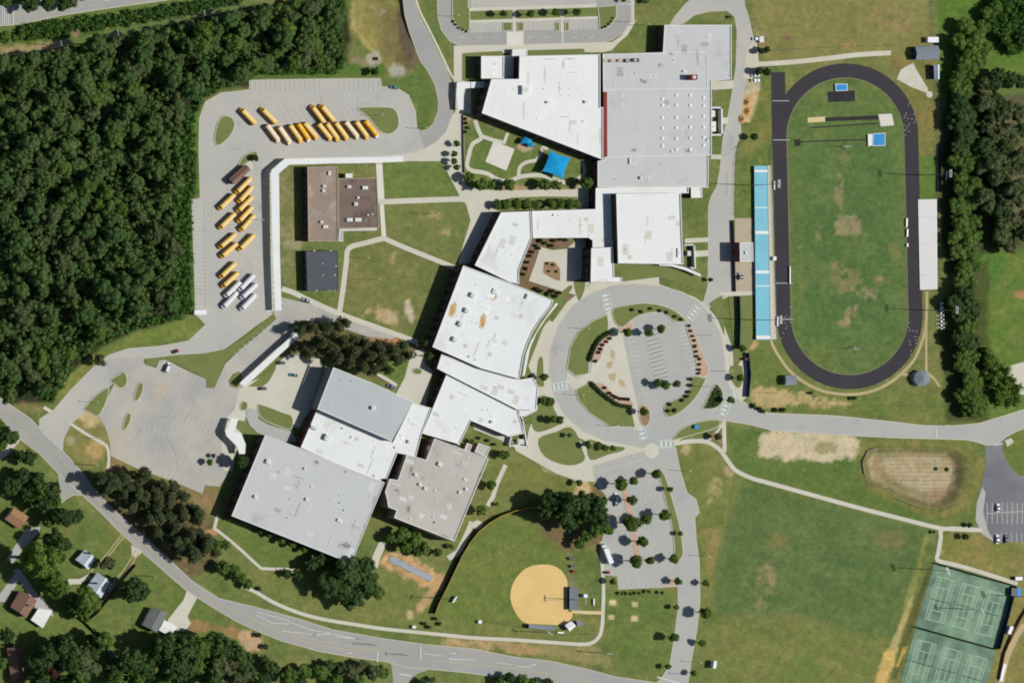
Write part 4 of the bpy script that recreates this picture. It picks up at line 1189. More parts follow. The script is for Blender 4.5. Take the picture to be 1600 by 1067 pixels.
# driveways of the houses
strip('driveway', [(192, 832), (174, 856), (150, 884), (134, 900), (122, 908), (106, 908)], 2.0, 'tan', 3)
strip('driveway', [(196, 834), (178, 858), (154, 886)], 2.0, 'tan', 3)
strip('driveway', [(213, 858), (196, 886), (172, 916), (156, 938)], 2.0, 'tan', 3)
strip('driveway', [(218, 860), (201, 888), (177, 918), (160, 940)], 2.0, 'tan', 3)
sheet('driveway', [(205, 850), (222, 862), (212, 872), (206, 866)], 'concrete', 2, 0)
sheet('driveway', [(106, 904), (124, 904), (140, 896), (142, 902), (126, 912), (108, 913)], 'concrete', 4, 0)
sheet('driveway', [(292, 922), (308, 934), (300, 948), (293, 962), (298, 974), (288, 986), (268, 984), (262, 968), (276, 950), (286, 938)], 'concrete', 3, 0)
sheet('driveway', [(20, 890), (30, 888), (60, 930), (80, 950), (84, 962), (60, 960), (50, 938)], 'asphalt_mid', 2, 0)
sheet('driveway', [(40, 826), (64, 822), (60, 832), (36, 858), (20, 880), (10, 874)], 'asphalt_mid', 2, 0)
sheet('driveway', [(-10, 702), (12, 694), (32, 684), (30, 690), (10, 712), (-10, 725)], 'concrete', 1, 0)
sheet('driveway', [(-10, 940), (20, 900), (26, 892), (36, 896), (10, 940)], 'asphalt_mid', 3, 0)

# ------------------------------------------------------------------ buildings
FOOT = []          # footprints, so that no window is hung where another building stands
_win = {}


def win_mesh(w, h):
    key = (round(w, 1), round(h, 1))
    if key not in _win:
        mb = MB()
        mb.box((0, 0, 0), (w, 0.10, h), 0, 1)
        mb.box((-w / 4 + 0.03, -0.06, 0), (w / 2 - 0.14, 0.03, h - 0.16), 0, 0)
        mb.box((w / 4 - 0.03, -0.06, 0), (w / 2 - 0.14, 0.03, h - 0.16), 0, 0)
        _win[key] = mb.mesh('window', [M['glass'], M['frame']])
    return _win[key]


def inside(p, poly):
    r = False
    n = len(poly)
    for i in range(n):
        a, b_ = poly[i], poly[(i + 1) % n]
        if (a[1] > p[1]) != (b_[1] > p[1]) and p[0] < (b_[0] - a[0]) * (p[1] - a[1]) / (b_[1] - a[1]) + a[0]:
            r = not r
    return r


def unit_mesh(sx, sy, h, mat):
    mb = MB()
    mb.box((0, 0, h / 2), (sx, sy, h), 0, 0)
    mb.tube((0, 0, h), (0, 0, h + 0.12), min(sx, sy) * 0.34, n=10, mi=1)
    return mb.mesh('roof_unit', [mat, M['steel']])


def building(name, label, cat, roof, z, roof_mat, wall_mat='brick', parapet=0.45, cop='coping', units=(), vents=(), z0=0.0, win=None, rot=0.0, group=None):
    """Flat-roofed block: roof is its outline in the photograph at roof height."""
    top = z + parapet
    outer = ccw([P(x, y, top).xy for x, y in roof])
    c = sum(outer, Vector((0, 0))) / len(outer)
    t = thing(name, label, cat, (c.x, c.y, z0), 0, group)
    loc = [p - c for p in outer]
    inn = offset(loc, -0.38)
    mb = MB()
    mb.sides(loc, 0.0, top - 0.14 - z0, 0)
    mb.build('wall', M[wall_mat], t)
    mb = MB()
    co = offset(loc, 0.05)
    mb.sides(co, top - 0.14 - z0, top - z0)
    mb.ring(co, inn, top - z0)
    mb.sides(inn[::-1], z - 0.02 - z0, top - z0)
    mb.build('parapet', M[cop], t)
    mb = MB()
    mb.flat(offset(loc, -0.36), z - z0)
    mb.build('roof', M[roof_mat], t)
    for (px, py, sx, sy, h, mt) in units:
        p = P(px, py, z + h)
        o = link('roof_unit', unit_mesh(sx, sy, h, M[mt]), t, (p.x - c.x, p.y - c.y, z - z0 + 0.002))
        o.rotation_euler = (0, 0, rot)
    for (px, py, r) in vents:
        p = P(px, py, z + r)
        mb = MB()
        mb.tube((0, 0, 0), (0, 0, r * 1.1), r, r * 0.9, 10)
        mb.tube((0, 0, r * 1.1), (0, 0, r * 1.3), r * 1.25, r * 0.5, 10)
        mb.build('roof_vent', M['whitepaint' if rnd.random() < 0.6 else 'steel'], t, (p.x - c.x, p.y - c.y, z - z0 + 0.002))
    FOOT.append((t, outer, z, win, z0))
    return t, c


def hang_windows():
    for t, outer, z, win, z0 in FOOT:
        if not win:
            continue
        c = Vector((t.location.x, t.location.y))
        n = len(outer)
        for i in range(n):
            a, b_ = outer[i], outer[(i + 1) % n]
            L = (b_ - a).length
            if L < 7:
                continue
            d = (b_ - a) / L
            nn = Vector((d.y, -d.x))
            if nn.x > 0.55:
                continue
            k = int((L - 2) // win)
            for q in range(k):
                p = a + d * (L * (q + 0.5) / k)
                pr = p + nn * 0.8
                if any(inside(pr, f[1]) for f in FOOT if f[0] is not t):
                    continue
                for hz in ((1.8, 5.4) if z > 8.5 else (1.8,)):
                    o = link('window', win_mesh(2.0, 1.6), t, (p.x - c.x + nn.x * 0.03, p.y - c.y + nn.y * 0.03, hz))
                    o.rotation_euler = (0, 0, math.atan2(d.y, d.x))


def u(*pts, mt='whitepaint'):
    return [(x, y, sx, sy, h, mt) for x, y, sx, sy, h in pts]


building('classroom_wing', 'big white roofed wedge shaped school wing north of the playground', 'school building',
         [(812, 88), (938, 85.5), (938, 168), (942.5, 168), (942.5, 250), (753, 177), (768, 124), (811, 124)], 9.0, 'roof_white', 'brick_dark', 0.5,
         units=u((822, 141, 4, 5, 1.9), (859, 160, 2.6, 1.3, 1.3), (918, 159.5, 2.6, 1.6, 1.2)), vents=[(803, 140, .3), (850, 139, .3), (876, 139, .22), (890, 139, .22), (904, 138, .22), (878, 150, .22), (890, 150, .22), (914, 148, .22), (912, 190, .4), (840, 185, .25)], win=5.0)
building('entrance_block', 'small white flat roofed block at the north west corner of the wedge wing', 'school building', [(752, 88), (787.5, 88), (787.5, 123), (752, 123)], 6.2, 'roof_white', 'brick_dark', 0.4, win=5.0)
building('entrance_canopy', 'low white entrance roof sunk between two taller north blocks', 'canopy', [(788, 88), (800, 88), (801, 77.5), (824, 77), (824, 90), (806, 90), (806, 123), (788, 123)], 3.2, 'roof_white', 'tanwall', 0.2)
building('grey_north_wing', 'large grey flat roofed school wing with rows of white skylights', 'school building',
         [(942, 85), (1036, 82.5), (1038.5, 39.5), (1143, 39.5), (1143, 124), (1112, 127), (1112, 242), (1107, 244), (1107, 293), (934, 293), (934, 252), (944, 250)], 6.6, 'roof_grey', 'brick', 0.4,
         units=[(1085, 121, 3.4, 2.8, 4.6, 'brickred'), (946, 95.5, 3.0, 1.6, 0.9, 'tanwall'), (958, 95.5, 3.0, 1.6, 0.9, 'tanwall'), (970, 95, 3.0, 1.6, 0.9, 'tanwall'), (980, 95, 2.2, 1.8, 1.8, 'brick_dark'), (993, 94.5, 4.0, 1.9, 0.8, 'darkmetal'), (1003, 278, 1.6, 1.6, 1.2, 'whitepaint'), (1010, 277, 2.6, 1.6, 0.9, 'steel'), (1014, 277, 1.6, 1.6, 1.1, 'steel'),  # dark metal unit ending the vent row stands in for a shadow
                (985, 252, 1.2, 3.4, 0.7, 'steel'), (990, 256, 2.4, 1.0, 0.6, 'steel'), (1070, 112, 1.8, 1.2, 0.8, 'whitepaint')],
         vents=[(1058, 57, .3), (1106, 58, .3), (975, 117, .3), (992, 115, .3), (1022, 89, .25), (960, 128, .25), (1003, 125, .35), (955, 186, .2), (1050, 237, .5), (1106, 219, .5), (961, 280, .25), (960, 250, .25), (1034, 256, .25), (1105, 95, .25), (1040, 270, .25)], win=6.0)
wing, wc = bpy.data.objects['grey_north_wing'], None
wc = Vector((wing.location.x, wing.location.y))
smb = MB()
smb.box((0, 0, 0.14), (2.0, 2.2, 0.28), 0, 1)
smb.loft([[(-0.9, -1.0, .28), (0.9, -1.0, .28), (0.9, 1.0, .28), (-0.9, 1.0, .28)], [(-0.6, -0.7, .62), (0.6, -0.7, .62), (0.6, 0.7, .62), (-0.6, 0.7, .62)]])
sky_me = smb.mesh('skylight', [M['skylight'], M['whitepaint']])
for x, ys in ((1035.5, (155, 165, 184, 200, 216, 228)), (1057.5, (149, 165, 184, 200, 217, 234)), (1079, (149, 165, 183, 199, 216, 234)), (1100, (153, 165, 182, 199, 215, 227))):
    for y in ys:
        p = P(x, y, 7.0)
        link('skylight', sky_me, wing, (p.x - wc.x, p.y - wc.y, 6.603)).scale = (.8, .8, .8)
mb = MB()
a = [P(x, y, 7.2).xy - wc for x, y in ((942.8, 144), (948.5, 144), (949, 245), (943.4, 246))]
mb.prism(a, 6.3, 7.25)
mb.build('brick_cap', M['brickred'], wing)
for pts in (((944, 140.5), (1112, 138.5)), ((1030, 244), (1112, 242)), ((940, 245), (1030, 244.5)), ((1036, 83), (1104, 82.5)), ((1104, 82.5), (1105, 138))):
    mb = MB()
    q0, q1 = (P(x, y, 6.7).xy - wc for x, y in pts)
    d = q1 - q0
    mb.box(((q0.x + q1.x) / 2, (q0.y + q1.y) / 2, 6.68), (d.length, 0.3, 0.16), math.atan2(d.y, d.x))
    mb.build('expansion_joint', M['coping'], wing)

building('link_corridor', 'long white flat roofed link between the courtyard and the gymnasium', 'school building',
         [(831, 330), (930.5, 327), (931, 294), (1076, 291.5), (1076, 302), (1066, 302), (1062, 306), (961, 306), (958, 390), (926, 390), (926, 376), (920, 371.5), (833, 372)], 6.8, 'roof_white', 'brick_dark', 0.45,
         vents=[(866, 336, .5), (873, 337, .3), (890, 345, .2), (915, 350, .2)], win=5.0)
building('gymnasium', 'tall square white roofed gymnasium east of the link corridor', 'school building', [(963, 303), (1064, 302), (1065.5, 360), (1068, 413), (966, 411.5)], 11.8, 'roof_white', 'brick_dark', 0.5,
         units=u((1061, 395, 1.4, 5.0, 0.7)), win=6.0)
building('lobby', 'white two storey lobby block jutting south beside the courtyard', 'school building', [(924, 388), (958, 386.5), (960, 433), (972, 434), (972, 440.5), (923, 440.5)], 9.4, 'roof_white', 'brick_dark', 0.4, win=4.0)
building('plant_room', 'small white plant room at the north east corner of the gymnasium', 'shed', [(1079.5, 290), (1097, 289), (1097.5, 309), (1080, 309.5)], 5.0, 'roof_white', 'brick', 0.3, vents=[(1095, 297, .3)])
building('west_wing', 'white roofed wing slanting along the west side of the courtyard', 'school building', [(783, 332), (829.5, 330.5), (831.5, 371), (811, 422), (811, 443.5), (797, 441), (742, 414.5)], 7.8, 'roof_white_rot', 'brick_dark', 0.45, win=5.0)
iw, ic = building('auditorium_wing', 'huge white roofed wing with yellow rust stains and curved east edge', 'school building',
         [(724, 415), (797, 442), (865, 469.5), (862, 478), (855, 487), (845, 499), (833, 518), (824, 538), (818, 556), (812, 592), (752, 575.5), (676, 542)], 9.4, 'roof_white_rot', 'brick_dark', 0.45,
         units=u((740, 461, 2.4, 2.4, 1.7), (731, 485, 2.4, 2.4, 1.7), (721, 506, 2.4, 2.4, 1.7), (712, 530, 2.4, 2.4, 1.7), (774, 455, 2.6, 2.6, 0.8), (825, 463, 1.2, 2.6, 1.2)),
         vents=[(733, 557, .4), (744, 562, .4), (744, 445, .3), (714, 494, .25), (738, 503, .25), (747, 505, .3), (756, 508, .3), (706, 547, .25)], win=5.0, rot=math.radians(-22))
building('stepped_wing', 'white roofed band stepping down south of the stained wing', 'school building', [(690, 553.5), (752, 576.5), (812, 593), (833, 590), (841, 604), (838, 640), (809, 640), (698, 583.5), (683, 575.5)], 7.0, 'roof_white_rot', 'brick_dark', 0.35, vents=[(700, 567, .25)], win=5.0)
building('south_wing', 'white roofed wing wrapping a small planted court on its south', 'school building', [(698, 584.5), (809, 641), (813, 655), (819, 677), (796, 682), (736, 657), (718, 694), (660, 677)], 5.6, 'roof_white_rot', 'brick_dark', 0.4,
         units=u((770, 659, 1.5, 1.5, 1.2)), vents=[(755, 640, .3), (763, 640, .3), (768, 650, .3)], win=5.0)
building('main_entrance_canopy', 'small white canopy by the round columns at the east entrance', 'canopy', [(811, 641), (828, 641), (829, 634), (840, 634), (839, 641), (830, 646), (822, 650), (812, 650)], 3.6, 'roof_white', 'tanwall', 0.2)
building('metal_hall', 'tall pale grey metal roofed hall beside the pine grove', 'school building', [(521, 574), (583, 599), (645, 627.5), (612, 689), (496, 639)], 11.0, 'roof_metal', 'greywall', 0.12,
         units=[(584, 637, 2.0, 2.0, 1.5, 'whitepaint')], vents=[(533, 594, .3), (549, 595, .3), (518, 632, .3), (574, 652, .2), (596, 662, .2), (560, 606, .15), (540, 615, .15), (600, 640, .15), (580, 655, .15)])
building('kitchen_wing', 'white roofed wing between the metal hall and the big grey hall', 'school building', [(495, 641.5), (614, 691), (645, 629), (674, 637.5), (659, 678), (650, 713), (621, 707.5), (605, 747), (590, 752), (470, 699)], 6.6, 'roof_white_rot', 'brick', 0.4,
         units=[(491, 668, 3.6, 1.6, 1.3, 'steel'), (512, 683, 2.4, 3.2, 2.0, 'whitepaint'), (640, 690, 1.6, 1.6, 1.2, 'whitepaint')], vents=[(550, 683, .5), (523, 661, .25), (535, 669, .4), (585, 688, .25), (618, 699, .5), (627, 681, .4), (585, 743, .4), (639, 655, .25), (560, 720, .25), (508, 663, .2)], win=5.0, rot=math.radians(-22))
building('grey_hall', 'largest pale grey flat roofed hall at the south west corner of the school', 'school building', [(414.5, 679.5), (470, 700.5), (536, 728), (601, 753.5), (574, 818), (549, 880), (362, 805.5)], 9.0, 'roof_grey_rot', 'brick_dark', 0.3,
         units=u((420, 721, 2.4, 2.2, 1.4), (400, 776, 1.8, 1.8, 1.1), (480, 780, 1.6, 1.6, 1.0), (477, 732, 1.2, 1.2, 0.9), (531, 813, 2.4, 1.6, 1.0)), vents=[(402, 732, .3), (436, 737, .35), (463, 757, .3), (487, 760, .4), (420, 774, .25), (453, 780, .3), (530, 774, .25), (518, 782, .3), (531, 785, .35), (579, 775, .3), (541, 737, .4), (538, 797, .4), (570, 821, .3), (449, 809, .3), (502, 800, .25), (515, 848, .3), (455, 803, .25)], win=6.0, rot=math.radians(-21))
building('beige_block', 'beige gravel roofed block with a stepped west side south of the kitchens', 'school building',
         [(679, 685), (763.5, 716.5), (736, 782), (710, 845.5), (616, 808.5), (620, 797), (607, 792), (605, 780), (602, 768), (609, 748), (622, 750), (636, 710), (666, 718.5)], 9.8, 'roof_beige', 'tanwall', 0.45, 'coping',
         units=u((688, 725, 2.2, 1.9, 1.3), (650, 741.5, 1.7, 1.3, 1.1), (657, 757, 1.7, 1.3, 1.1), (665, 763, 1.5, 1.5, 1.1), (719, 769, 1.5, 1.4, 0.9), (727, 749, 1.6, 1.0, 0.6), (729, 764, 1.4, 1.4, 1.0)),
         vents=[(674, 757, .3), (680, 766, .4), (690, 774, .25), (681, 778, .3), (723, 722, .3), (680, 816, .5), (677, 808, .4), (641, 810, .35), (671, 818, .3), (624, 772, .25), (684, 828, .25)], win=5.0, rot=math.radians(-22))
building('stair_tower', 'little beige roofed tower on the north east corner of the beige block', 'shed', [(748, 692), (766, 699), (760, 714), (742, 706)], 5.0, 'roof_beige', 'tanwall', 0.3)
building('bin_store', 'narrow brick store with a pale roof next to the beige block', 'shed', [(730, 692), (738, 695), (733, 707), (725, 704)], 3.4, 'roof_beige', 'brick', 0.3)
building('brown_school_block', 'old brown stained flat roofed block beside the covered walkway', 'school building', [(480.5, 261), (527.5, 260.5), (527.5, 377), (482, 377)], 5.6, 'roof_brown', 'brick_dark', 0.3, 'tanwall',
         units=u((515, 271, 1.2, 2.2, 1.0), (507, 291, 1.4, 1.4, 1.1), (506, 298, 1.4, 1.4, 1.1), (503, 347, 1.5, 1.3, 1.1), (509, 354.5, 2.4, 1.4, 1.0)), win=4.0)
building('brown_annexe', 'darker brown stained annexe joined to the old brown block', 'school building', [(528.5, 279.5), (589, 278), (592, 356), (528.5, 357)], 5.0, 'roof_brown2', 'brick_dark', 0.3, 'tanwall',
         units=u((546, 292, 1.9, 1.4, 1.2), (571, 293.5, 2.8, 1.7, 1.2), (560, 309, 1.2, 1.2, 0.9), (556.5, 319, 1.8, 1.8, 1.2), (547, 343.5, 3.0, 1.8, 1.2), (560, 343.5, 3.2, 1.8, 1.2)), vents=[(575, 336, .35), (582, 335, .35), (572, 343, .35), (562, 335, .25), (541, 343, .5)], win=4.0)
building('rear_porch', 'tiny white porch roof north of the brown annexe', 'canopy', [(540, 271.5), (551, 271.5), (551, 278), (540, 278)], 2.8, 'roof_white', 'tanwall', 0.15)
building('end_porch', 'long low pale porch along the south side of the brown annexe', 'canopy', [(530, 358), (589, 356.5), (588, 360), (536, 361), (536, 377), (529, 377)], 2.6, 'roof_beige', 'tanwall', 0.12)
building('slate_block', 'dark slate metal roofed classroom hut on the west lawn', 'school building', [(478, 392.5), (527.5, 391.5), (528.5, 453.5), (480, 454.5)], 4.4, 'roof_slate', 'brick_dark', 0.08, 'darkmetal', vents=[(491, 392, .3), (517, 391.5, .3), (495, 454, .3), (515, 454, .3), (523, 454, .3), (525, 416, .3), (523, 430, .3), (504, 412, .25), (505, 430, .25)], win=4.0)
building('press_box', 'grey roofed brick press box behind the blue stand', 'press box', [(1156, 379.5), (1176.5, 379), (1177.5, 408.5), (1156.5, 409)], 7.8, 'roof_grey', 'brick', 0.2, units=[(1166, 395, 1.2, 1.6, 0.6, 'steel')], win=4.0)
hang_windows()

# rust stains spreading over the stained wing's roof and a burn mark on the grey hall
mt_, nt, b = base_mat('rust_stain')
tc = nd(nt, 'ShaderNodeTexCoord').outputs['Object']
ln = nd(nt, 'ShaderNodeVectorMath', operation='LENGTH')
nt.links.new(tc, ln.inputs[0])
e = ramp(nt, ln.outputs['Value'], 0.25, 1.0, 0.9, -0.5)
nn_ = ramp(nt, noise(nt, tc, 2.2, 4), 0.3, 0.7, -0.3, 0.5)
ad = nd(nt, 'ShaderNodeMath', operation='ADD', use_clamp=True)
nt.links.new(e, ad.inputs[0]); nt.links.new(nn_, ad.inputs[1])
nt.links.new(mixc(nt, ad.outputs[0], rgb((218, 214, 196)), rgb((188, 146, 70))), b.inputs['Base Color'])
b.inputs['Roughness'].default_value = 0.9
nt.links.new(ramp(nt, ad.outputs[0], 0.12, 0.5), b.inputs['Alpha'])
mt2, nt, b = base_mat('moss_stain')
tc = nd(nt, 'ShaderNodeTexCoord').outputs['Object']
ln = nd(nt, 'ShaderNodeVectorMath', operation='LENGTH')
nt.links.new(tc, ln.inputs[0])
e = ramp(nt, ln.outputs['Value'], 0.1, 1.0, 0.5, -0.5)
nn_ = ramp(nt, noise(nt, tc, 3.5, 5, 0.7), 0.38, 0.62, -0.5, 0.6)
ad = nd(nt, 'ShaderNodeMath', operation='ADD', use_clamp=True)
nt.links.new(e, ad.inputs[0]); nt.links.new(nn_, ad.inputs[1])
b.inputs['Base Color'].default_value = (*rgb((92, 84, 74)), 1)
nt.links.new(ramp(nt, ad.outputs[0], 0.1, 0.5), b.inputs['Alpha'])


def roof_stain(t, c, px, py, rx, ry, ang, z, mat):
    mb = MB()
    mb.flat([Vector((math.cos(2 * math.pi * k / 24), math.sin(2 * math.pi * k / 24))) for k in range(24)], 0)
    p = P(px, py, z)
    o = mb.build('roof_stain', mat, t, (p.x - c.x, p.y - c.y, z + 0.004 + 0.003 * rnd.random()))
    o.scale = (rx * S, ry * S, 1)
    o.rotation_euler = (0, 0, math.radians(ang))


roof_stain(iw, ic, 707, 484, 8, 20, -20, 9.4, mt_)
roof_stain(iw, ic, 754, 502, 7, 20, -12, 9.4, mt_)
roof_stain(iw, ic, 771, 462, 8, 12, -30, 9.4, mt_)
gh = bpy.data.objects['grey_hall']
roof_stain(gh, gh.location.xy, 540, 852, 15, 11, 0, 9.0, mt2)
roof_stain(gh, gh.location.xy, 494, 722, 7, 7, 0, 9.0, mt2)
nw = bpy.data.objects['grey_north_wing']
for x, y, r in ((1075, 236, 9), (1107, 218, 6), (1048, 84, 7), (1090, 84, 7), (990, 235, 8), (1006, 128, 9)):
    roof_stain(nw, nw.location.xy, x, y, r, r * .7, 0, 6.6, mt2)
bb = bpy.data.objects['beige_block']
for x, y, rx, ry, a in ((638, 795, 6, 14, -20), (620, 766, 8, 5, 0), (750, 745, 5, 30, -22), (642, 735, 5, 16, -22), (670, 700, 5, 10, -22), (695, 838, 14, 5, -20)):
    roof_stain(bb, bb.location.xy, x, y, rx, ry, a, 9.8, mt2)


# ------------------------------------------------------------------ covered walkways, screens, low walls
def walkway(label, roof, z, post_pts, mat='roof_white', name='covered_walkway', th=0.25, cat='covered walkway'):
    top = z + th
    pts = ccw([P(x, y, top).xy for x, y in roof])
    c = sum(pts, Vector((0, 0))) / len(pts)
    t = thing(name, label, cat, (c.x, c.y, 0))
    loc = [p - c for p in pts]
    mb = MB()
    mb.sides(loc, z, top); mb.flat(loc, top); mb.flat(loc, z)
    mb.build('roof', M[mat], t)
    for x, y in post_pts:
        p = P(x, y, z)
        mb = MB()
        mb.tube((0, 0, 0), (0, 0, z), 0.11, n=6)
        mb.build('post', M['steel'], t, (p.x - c.x, p.y - c.y, 0))
    return t


pp = [(425 + i * 0.55, 275 + i * 9.2) for i in range(23)] + [(434 + i * 0.4, 275 + i * 9.2) for i in range(23)] + [(452 + i * 12, 250) for i in range(15)] + [(452 + i * 12, 256) for i in range(15)]
walkway('long white covered walkway bending round the bus yard', [(445, 248), (630, 244.5), (630, 253), (452, 257.5), (436, 271), (437.5, 400), (440, 485), (430, 485.5), (426, 400), (423, 272), (424, 266)], 4.0, pp)
pp = [(380 + i * 10.4, 592 - i * 9.2) for i in range(8)] + [(386 + i * 10.2, 597 - i * 9.0) for i in range(8)]
walkway('straight white covered walkway running past the service yard under the pines', [(374.5, 598.5), (444.5, 535), (457, 524), (466, 517), (470, 523), (463, 530), (452, 540.5), (383, 604)], 4.0, pp)
walkway('short white canopy at the top of the pine shaded walkway', [(457, 513), (463, 508), (474, 517), (468, 522)], 3.4, [(460, 512), (470, 518)])
walkway('zigzag white covered walkway by the west car park', [(361, 653.5), (372.5, 654), (367, 674), (377, 677), (384, 694), (383, 709), (374, 709), (370, 697), (354, 681), (352, 675)], 4.4, [(361, 656), (371, 656), (355, 678), (366, 676), (372, 697), (382, 700), (376, 707)])
walkway('white T shaped canopy west of the entrance block', [(714, 129), (735, 128), (735, 138), (725, 139), (724, 172), (716, 172), (713, 150)], 3.2, [(715, 131), (733, 131), (715, 150), (722, 150), (717, 170), (722, 170)])
walkway('low white canopy joining the T canopy to the wedge wing', [(736, 128.5), (769, 127), (767, 137), (736, 138)], 3.2, [(740, 130), (760, 130), (740, 136)])
walkway('slim white arc shaped canopy south of the gymnasium', [(1030, 412), (1050, 413), (1072, 418), (1096, 429), (1094, 432), (1070, 422), (1050, 416.5), (1030, 415)], 3.0, [(1035, 414), (1060, 417), (1085, 427)])
walkway('thin white ledge curving along the stained wing', [(869, 473), (872, 475), (853, 498), (838, 521), (828, 545), (820, 586), (816, 588), (822, 552), (830, 532), (846, 505)], 3.0, [(866, 480), (850, 500), (834, 526), (822, 560)])


def screen(label, pts, h, w=0.4, mat='coping', name='screen_wall', gear=(), cat='screen wall'):
    """A free-standing wall round a yard, with the machines it hides as their own things."""
    q = [P(x, y, h).xy for x, y in pts]
    c = q[0]
    t = thing(name, label, cat, (c.x, c.y, 0))
    for i in range(len(q) - 1):
        d = q[i + 1] - q[i]
        m_ = (q[i] + q[i + 1]) / 2 - c
        mb = MB()
        mb.box((m_.x, m_.y, h / 2), (d.length + w * .98, w, h), math.atan2(d.y, d.x))
        mb.build('wall_panel', M[mat], t)
    return t


screen('white walled equipment yard east of the skylight roof', [(1113, 168.5), (1128, 168.5), (1128.5, 211), (1113, 211)], 3.2, 0.9)
screen('white walled service yard at the gymnasium east side', [(1070, 383), (1085, 382.5), (1086.5, 421), (1080, 418)], 3.0, 0.7)
screen('white framed enclosure at the tip of the south wing', [(799, 683), (796, 696), (824, 697.5), (817, 656), (812, 642)], 2.6, 0.6)
screen('white parapet wall edging the little court south of the south wing', [(735, 657), (717, 695)], 5.6, 0.5)
screen('low white walk wall along the little planted court', [(739, 659), (770, 671), (796, 684)], 0.9, 0.5)
screen('brick retaining wall along the press box terrace', [(1146, 345), (1149.5, 455)], 1.6, 0.5, 'brick_dark', 'retaining_wall', cat='retaining wall')
screen('pale railing wall along the dark loading bay by the metal hall', [(474, 600), (485, 571)], 1.2, 0.35, 'coping', 'railing_wall', cat='railing')
screen('low dark kerb wall round the retention pond', [(1351, 740), (1348, 722), (1356, 705), (1372, 699.5)], 0.8, 0.25, 'tanwall', 'retaining_wall', cat='retaining wall')


def machine(name, label, px, py, s, mat, cat='air conditioner', rot=0.0, group=None):
    p = P(px, py, s[2])
    t = thing(name, label, cat, (p.x, p.y, 0.06), rot, group)
    mb = MB()
    mb.box((0, 0, s[2] / 2 + 0.1), s)
    mb.box((0, 0, 0.05), (s[0] + .3, s[1] + .3, 0.1))
    mb.build('casing', M[mat], t)
    mb = MB()
    r = min(s[0], s[1]) * 0.36
    mb.tube((0, 0, s[2] + 0.1), (0, 0, s[2] + 0.2), r, n=10)
    mb.build('fan_guard', M['steel'], t)
    mb = MB()
    mb.box((0, -s[1] / 2 - 0.03, s[2] * .5), (s[0] * .7, 0.05, s[2] * .6))
    mb.build('grille', M['darkmetal'], t)
    return t


machine('air_conditioner', 'shorter white cooling unit in the yard east of the skylight roof', 1114, 178, (2.2, 3.4, 2.2), 'whitepaint')
machine('air_conditioner', 'longer white cooling unit in the yard east of the skylight roof', 1115, 198, (2.4, 5.4, 2.2), 'whitepaint')
machine('air_conditioner', 'beige unit inside the gymnasium service yard', 1077, 396, (2.2, 2.8, 1.6), 'siding')
machine('air_conditioner', 'square beige unit in the enclosure at the south wing tip', 814, 690, (3.6, 3.0, 1.8), 'siding')


# ------------------------------------------------------------------ stands, sheds, shelters
def stand(name, label, pts_px, rows, h0, h1, mat, frame_mat, aisles=(), cat='bleachers', low='E'):
    """Stepped seating: every row of planks is a part; pts_px = corners NW, NE, SE, SW at ground level."""
    nw_, ne, se, sw = (P(x, y, 0.0).xy for x, y in pts_px)
    c = (nw_ + ne + se + sw) / 4
    t = thing(name, label, cat, (c.x, c.y, 0))
    for k in range(rows):
        f0, f1 = k / rows, (k + 1) / rows
        a, b_ = nw_.lerp(ne, f0), nw_.lerp(ne, f1)
        d, e_ = sw.lerp(se, f0), sw.lerp(se, f1)
        q = (rows - 1 - k) if low == 'E' else k
        h = h0 + (h1 - h0) * q / (rows - 1)
        gap = (b_ - a) * 0.03
        mb = MB()
        mb.prism([a + gap - c, b_ - gap - c, e_ - gap - c, d + gap - c], max(0.05, h - 0.22), h)
        mb.build('bench_row', M[mat], t)
        s0, s1 = a.lerp(b_, 0.45), a.lerp(b_, 0.85)
        r0, r1 = d.lerp(e_, 0.45), d.lerp(e_, 0.85)
        mb = MB()
        mb.prism([s0 - c, s1 - c, r1 - c, r0 - c], h - 0.01, h + 0.03)
        mb.build('seat_plank', M[mat], t)
    mb = MB()
    for f in np.linspace(0.02, 0.98, 12):
        a, b_ = nw_.lerp(sw, f) - c, ne.lerp(se, f) - c
        hi, lo = (a, b_) if low == 'E' else (b_, a)
        mb.tube((hi.x, hi.y, 0), (hi.x, hi.y, max(0.1, h1 - 0.25)), 0.07, n=6)
        mb.tube((lo.x, lo.y, 0.02), (hi.x, hi.y, max(0.15, h1 - 0.3)), 0.06, n=6)
    o = mb.build('frame', M[frame_mat], t)
    for f, w in aisles:
        a, b_ = nw_.lerp(sw, f), ne.lerp(se, f)
        d = (sw - nw_).normalized() * w / 2
        mb = MB()
        hw, he = (h1 + .24, h0 + .24) if low == 'E' else (h0 + .24, h1 + .24)
        p = [a - d - c, a + d - c, b_ + d - c, b_ - d - c]
        mb.add([(p[0].x, p[0].y, hw), (p[1].x, p[1].y, hw), (p[2].x, p[2].y, he), (p[3].x, p[3].y, he)], [(0, 1, 2, 3)])
        mb.add([(p[0].x, p[0].y, hw - .1), (p[1].x, p[1].y, hw - .1), (p[2].x, p[2].y, he - .1), (p[3].x, p[3].y, he - .1)], [(3, 2, 1, 0)])
        mb.build('aisle', M['coping'], t)
    return t


stand('home_bleachers', 'long pale blue home stand beside the track', [(1176, 259.5), (1198, 259.5), (1203, 531), (1179, 531)], 11, 0.25, 1.5, 'blue_bench', 'steel',
      [(0.03, 1.2), (0.24, 0.5), (0.383, 1.6), (0.610, 1.6), (0.69, 0.5), (0.985, 1.8)])
stand('visitor_bleachers', 'silver white visitor stand on the east side of the track', [(1434, 312), (1460, 311.5), (1461, 452), (1437, 453)], 12, 0.4, 2.2, 'bench_white', 'steel', [(0.2, .3), (0.5, .3), (0.84, .3)], low='W')


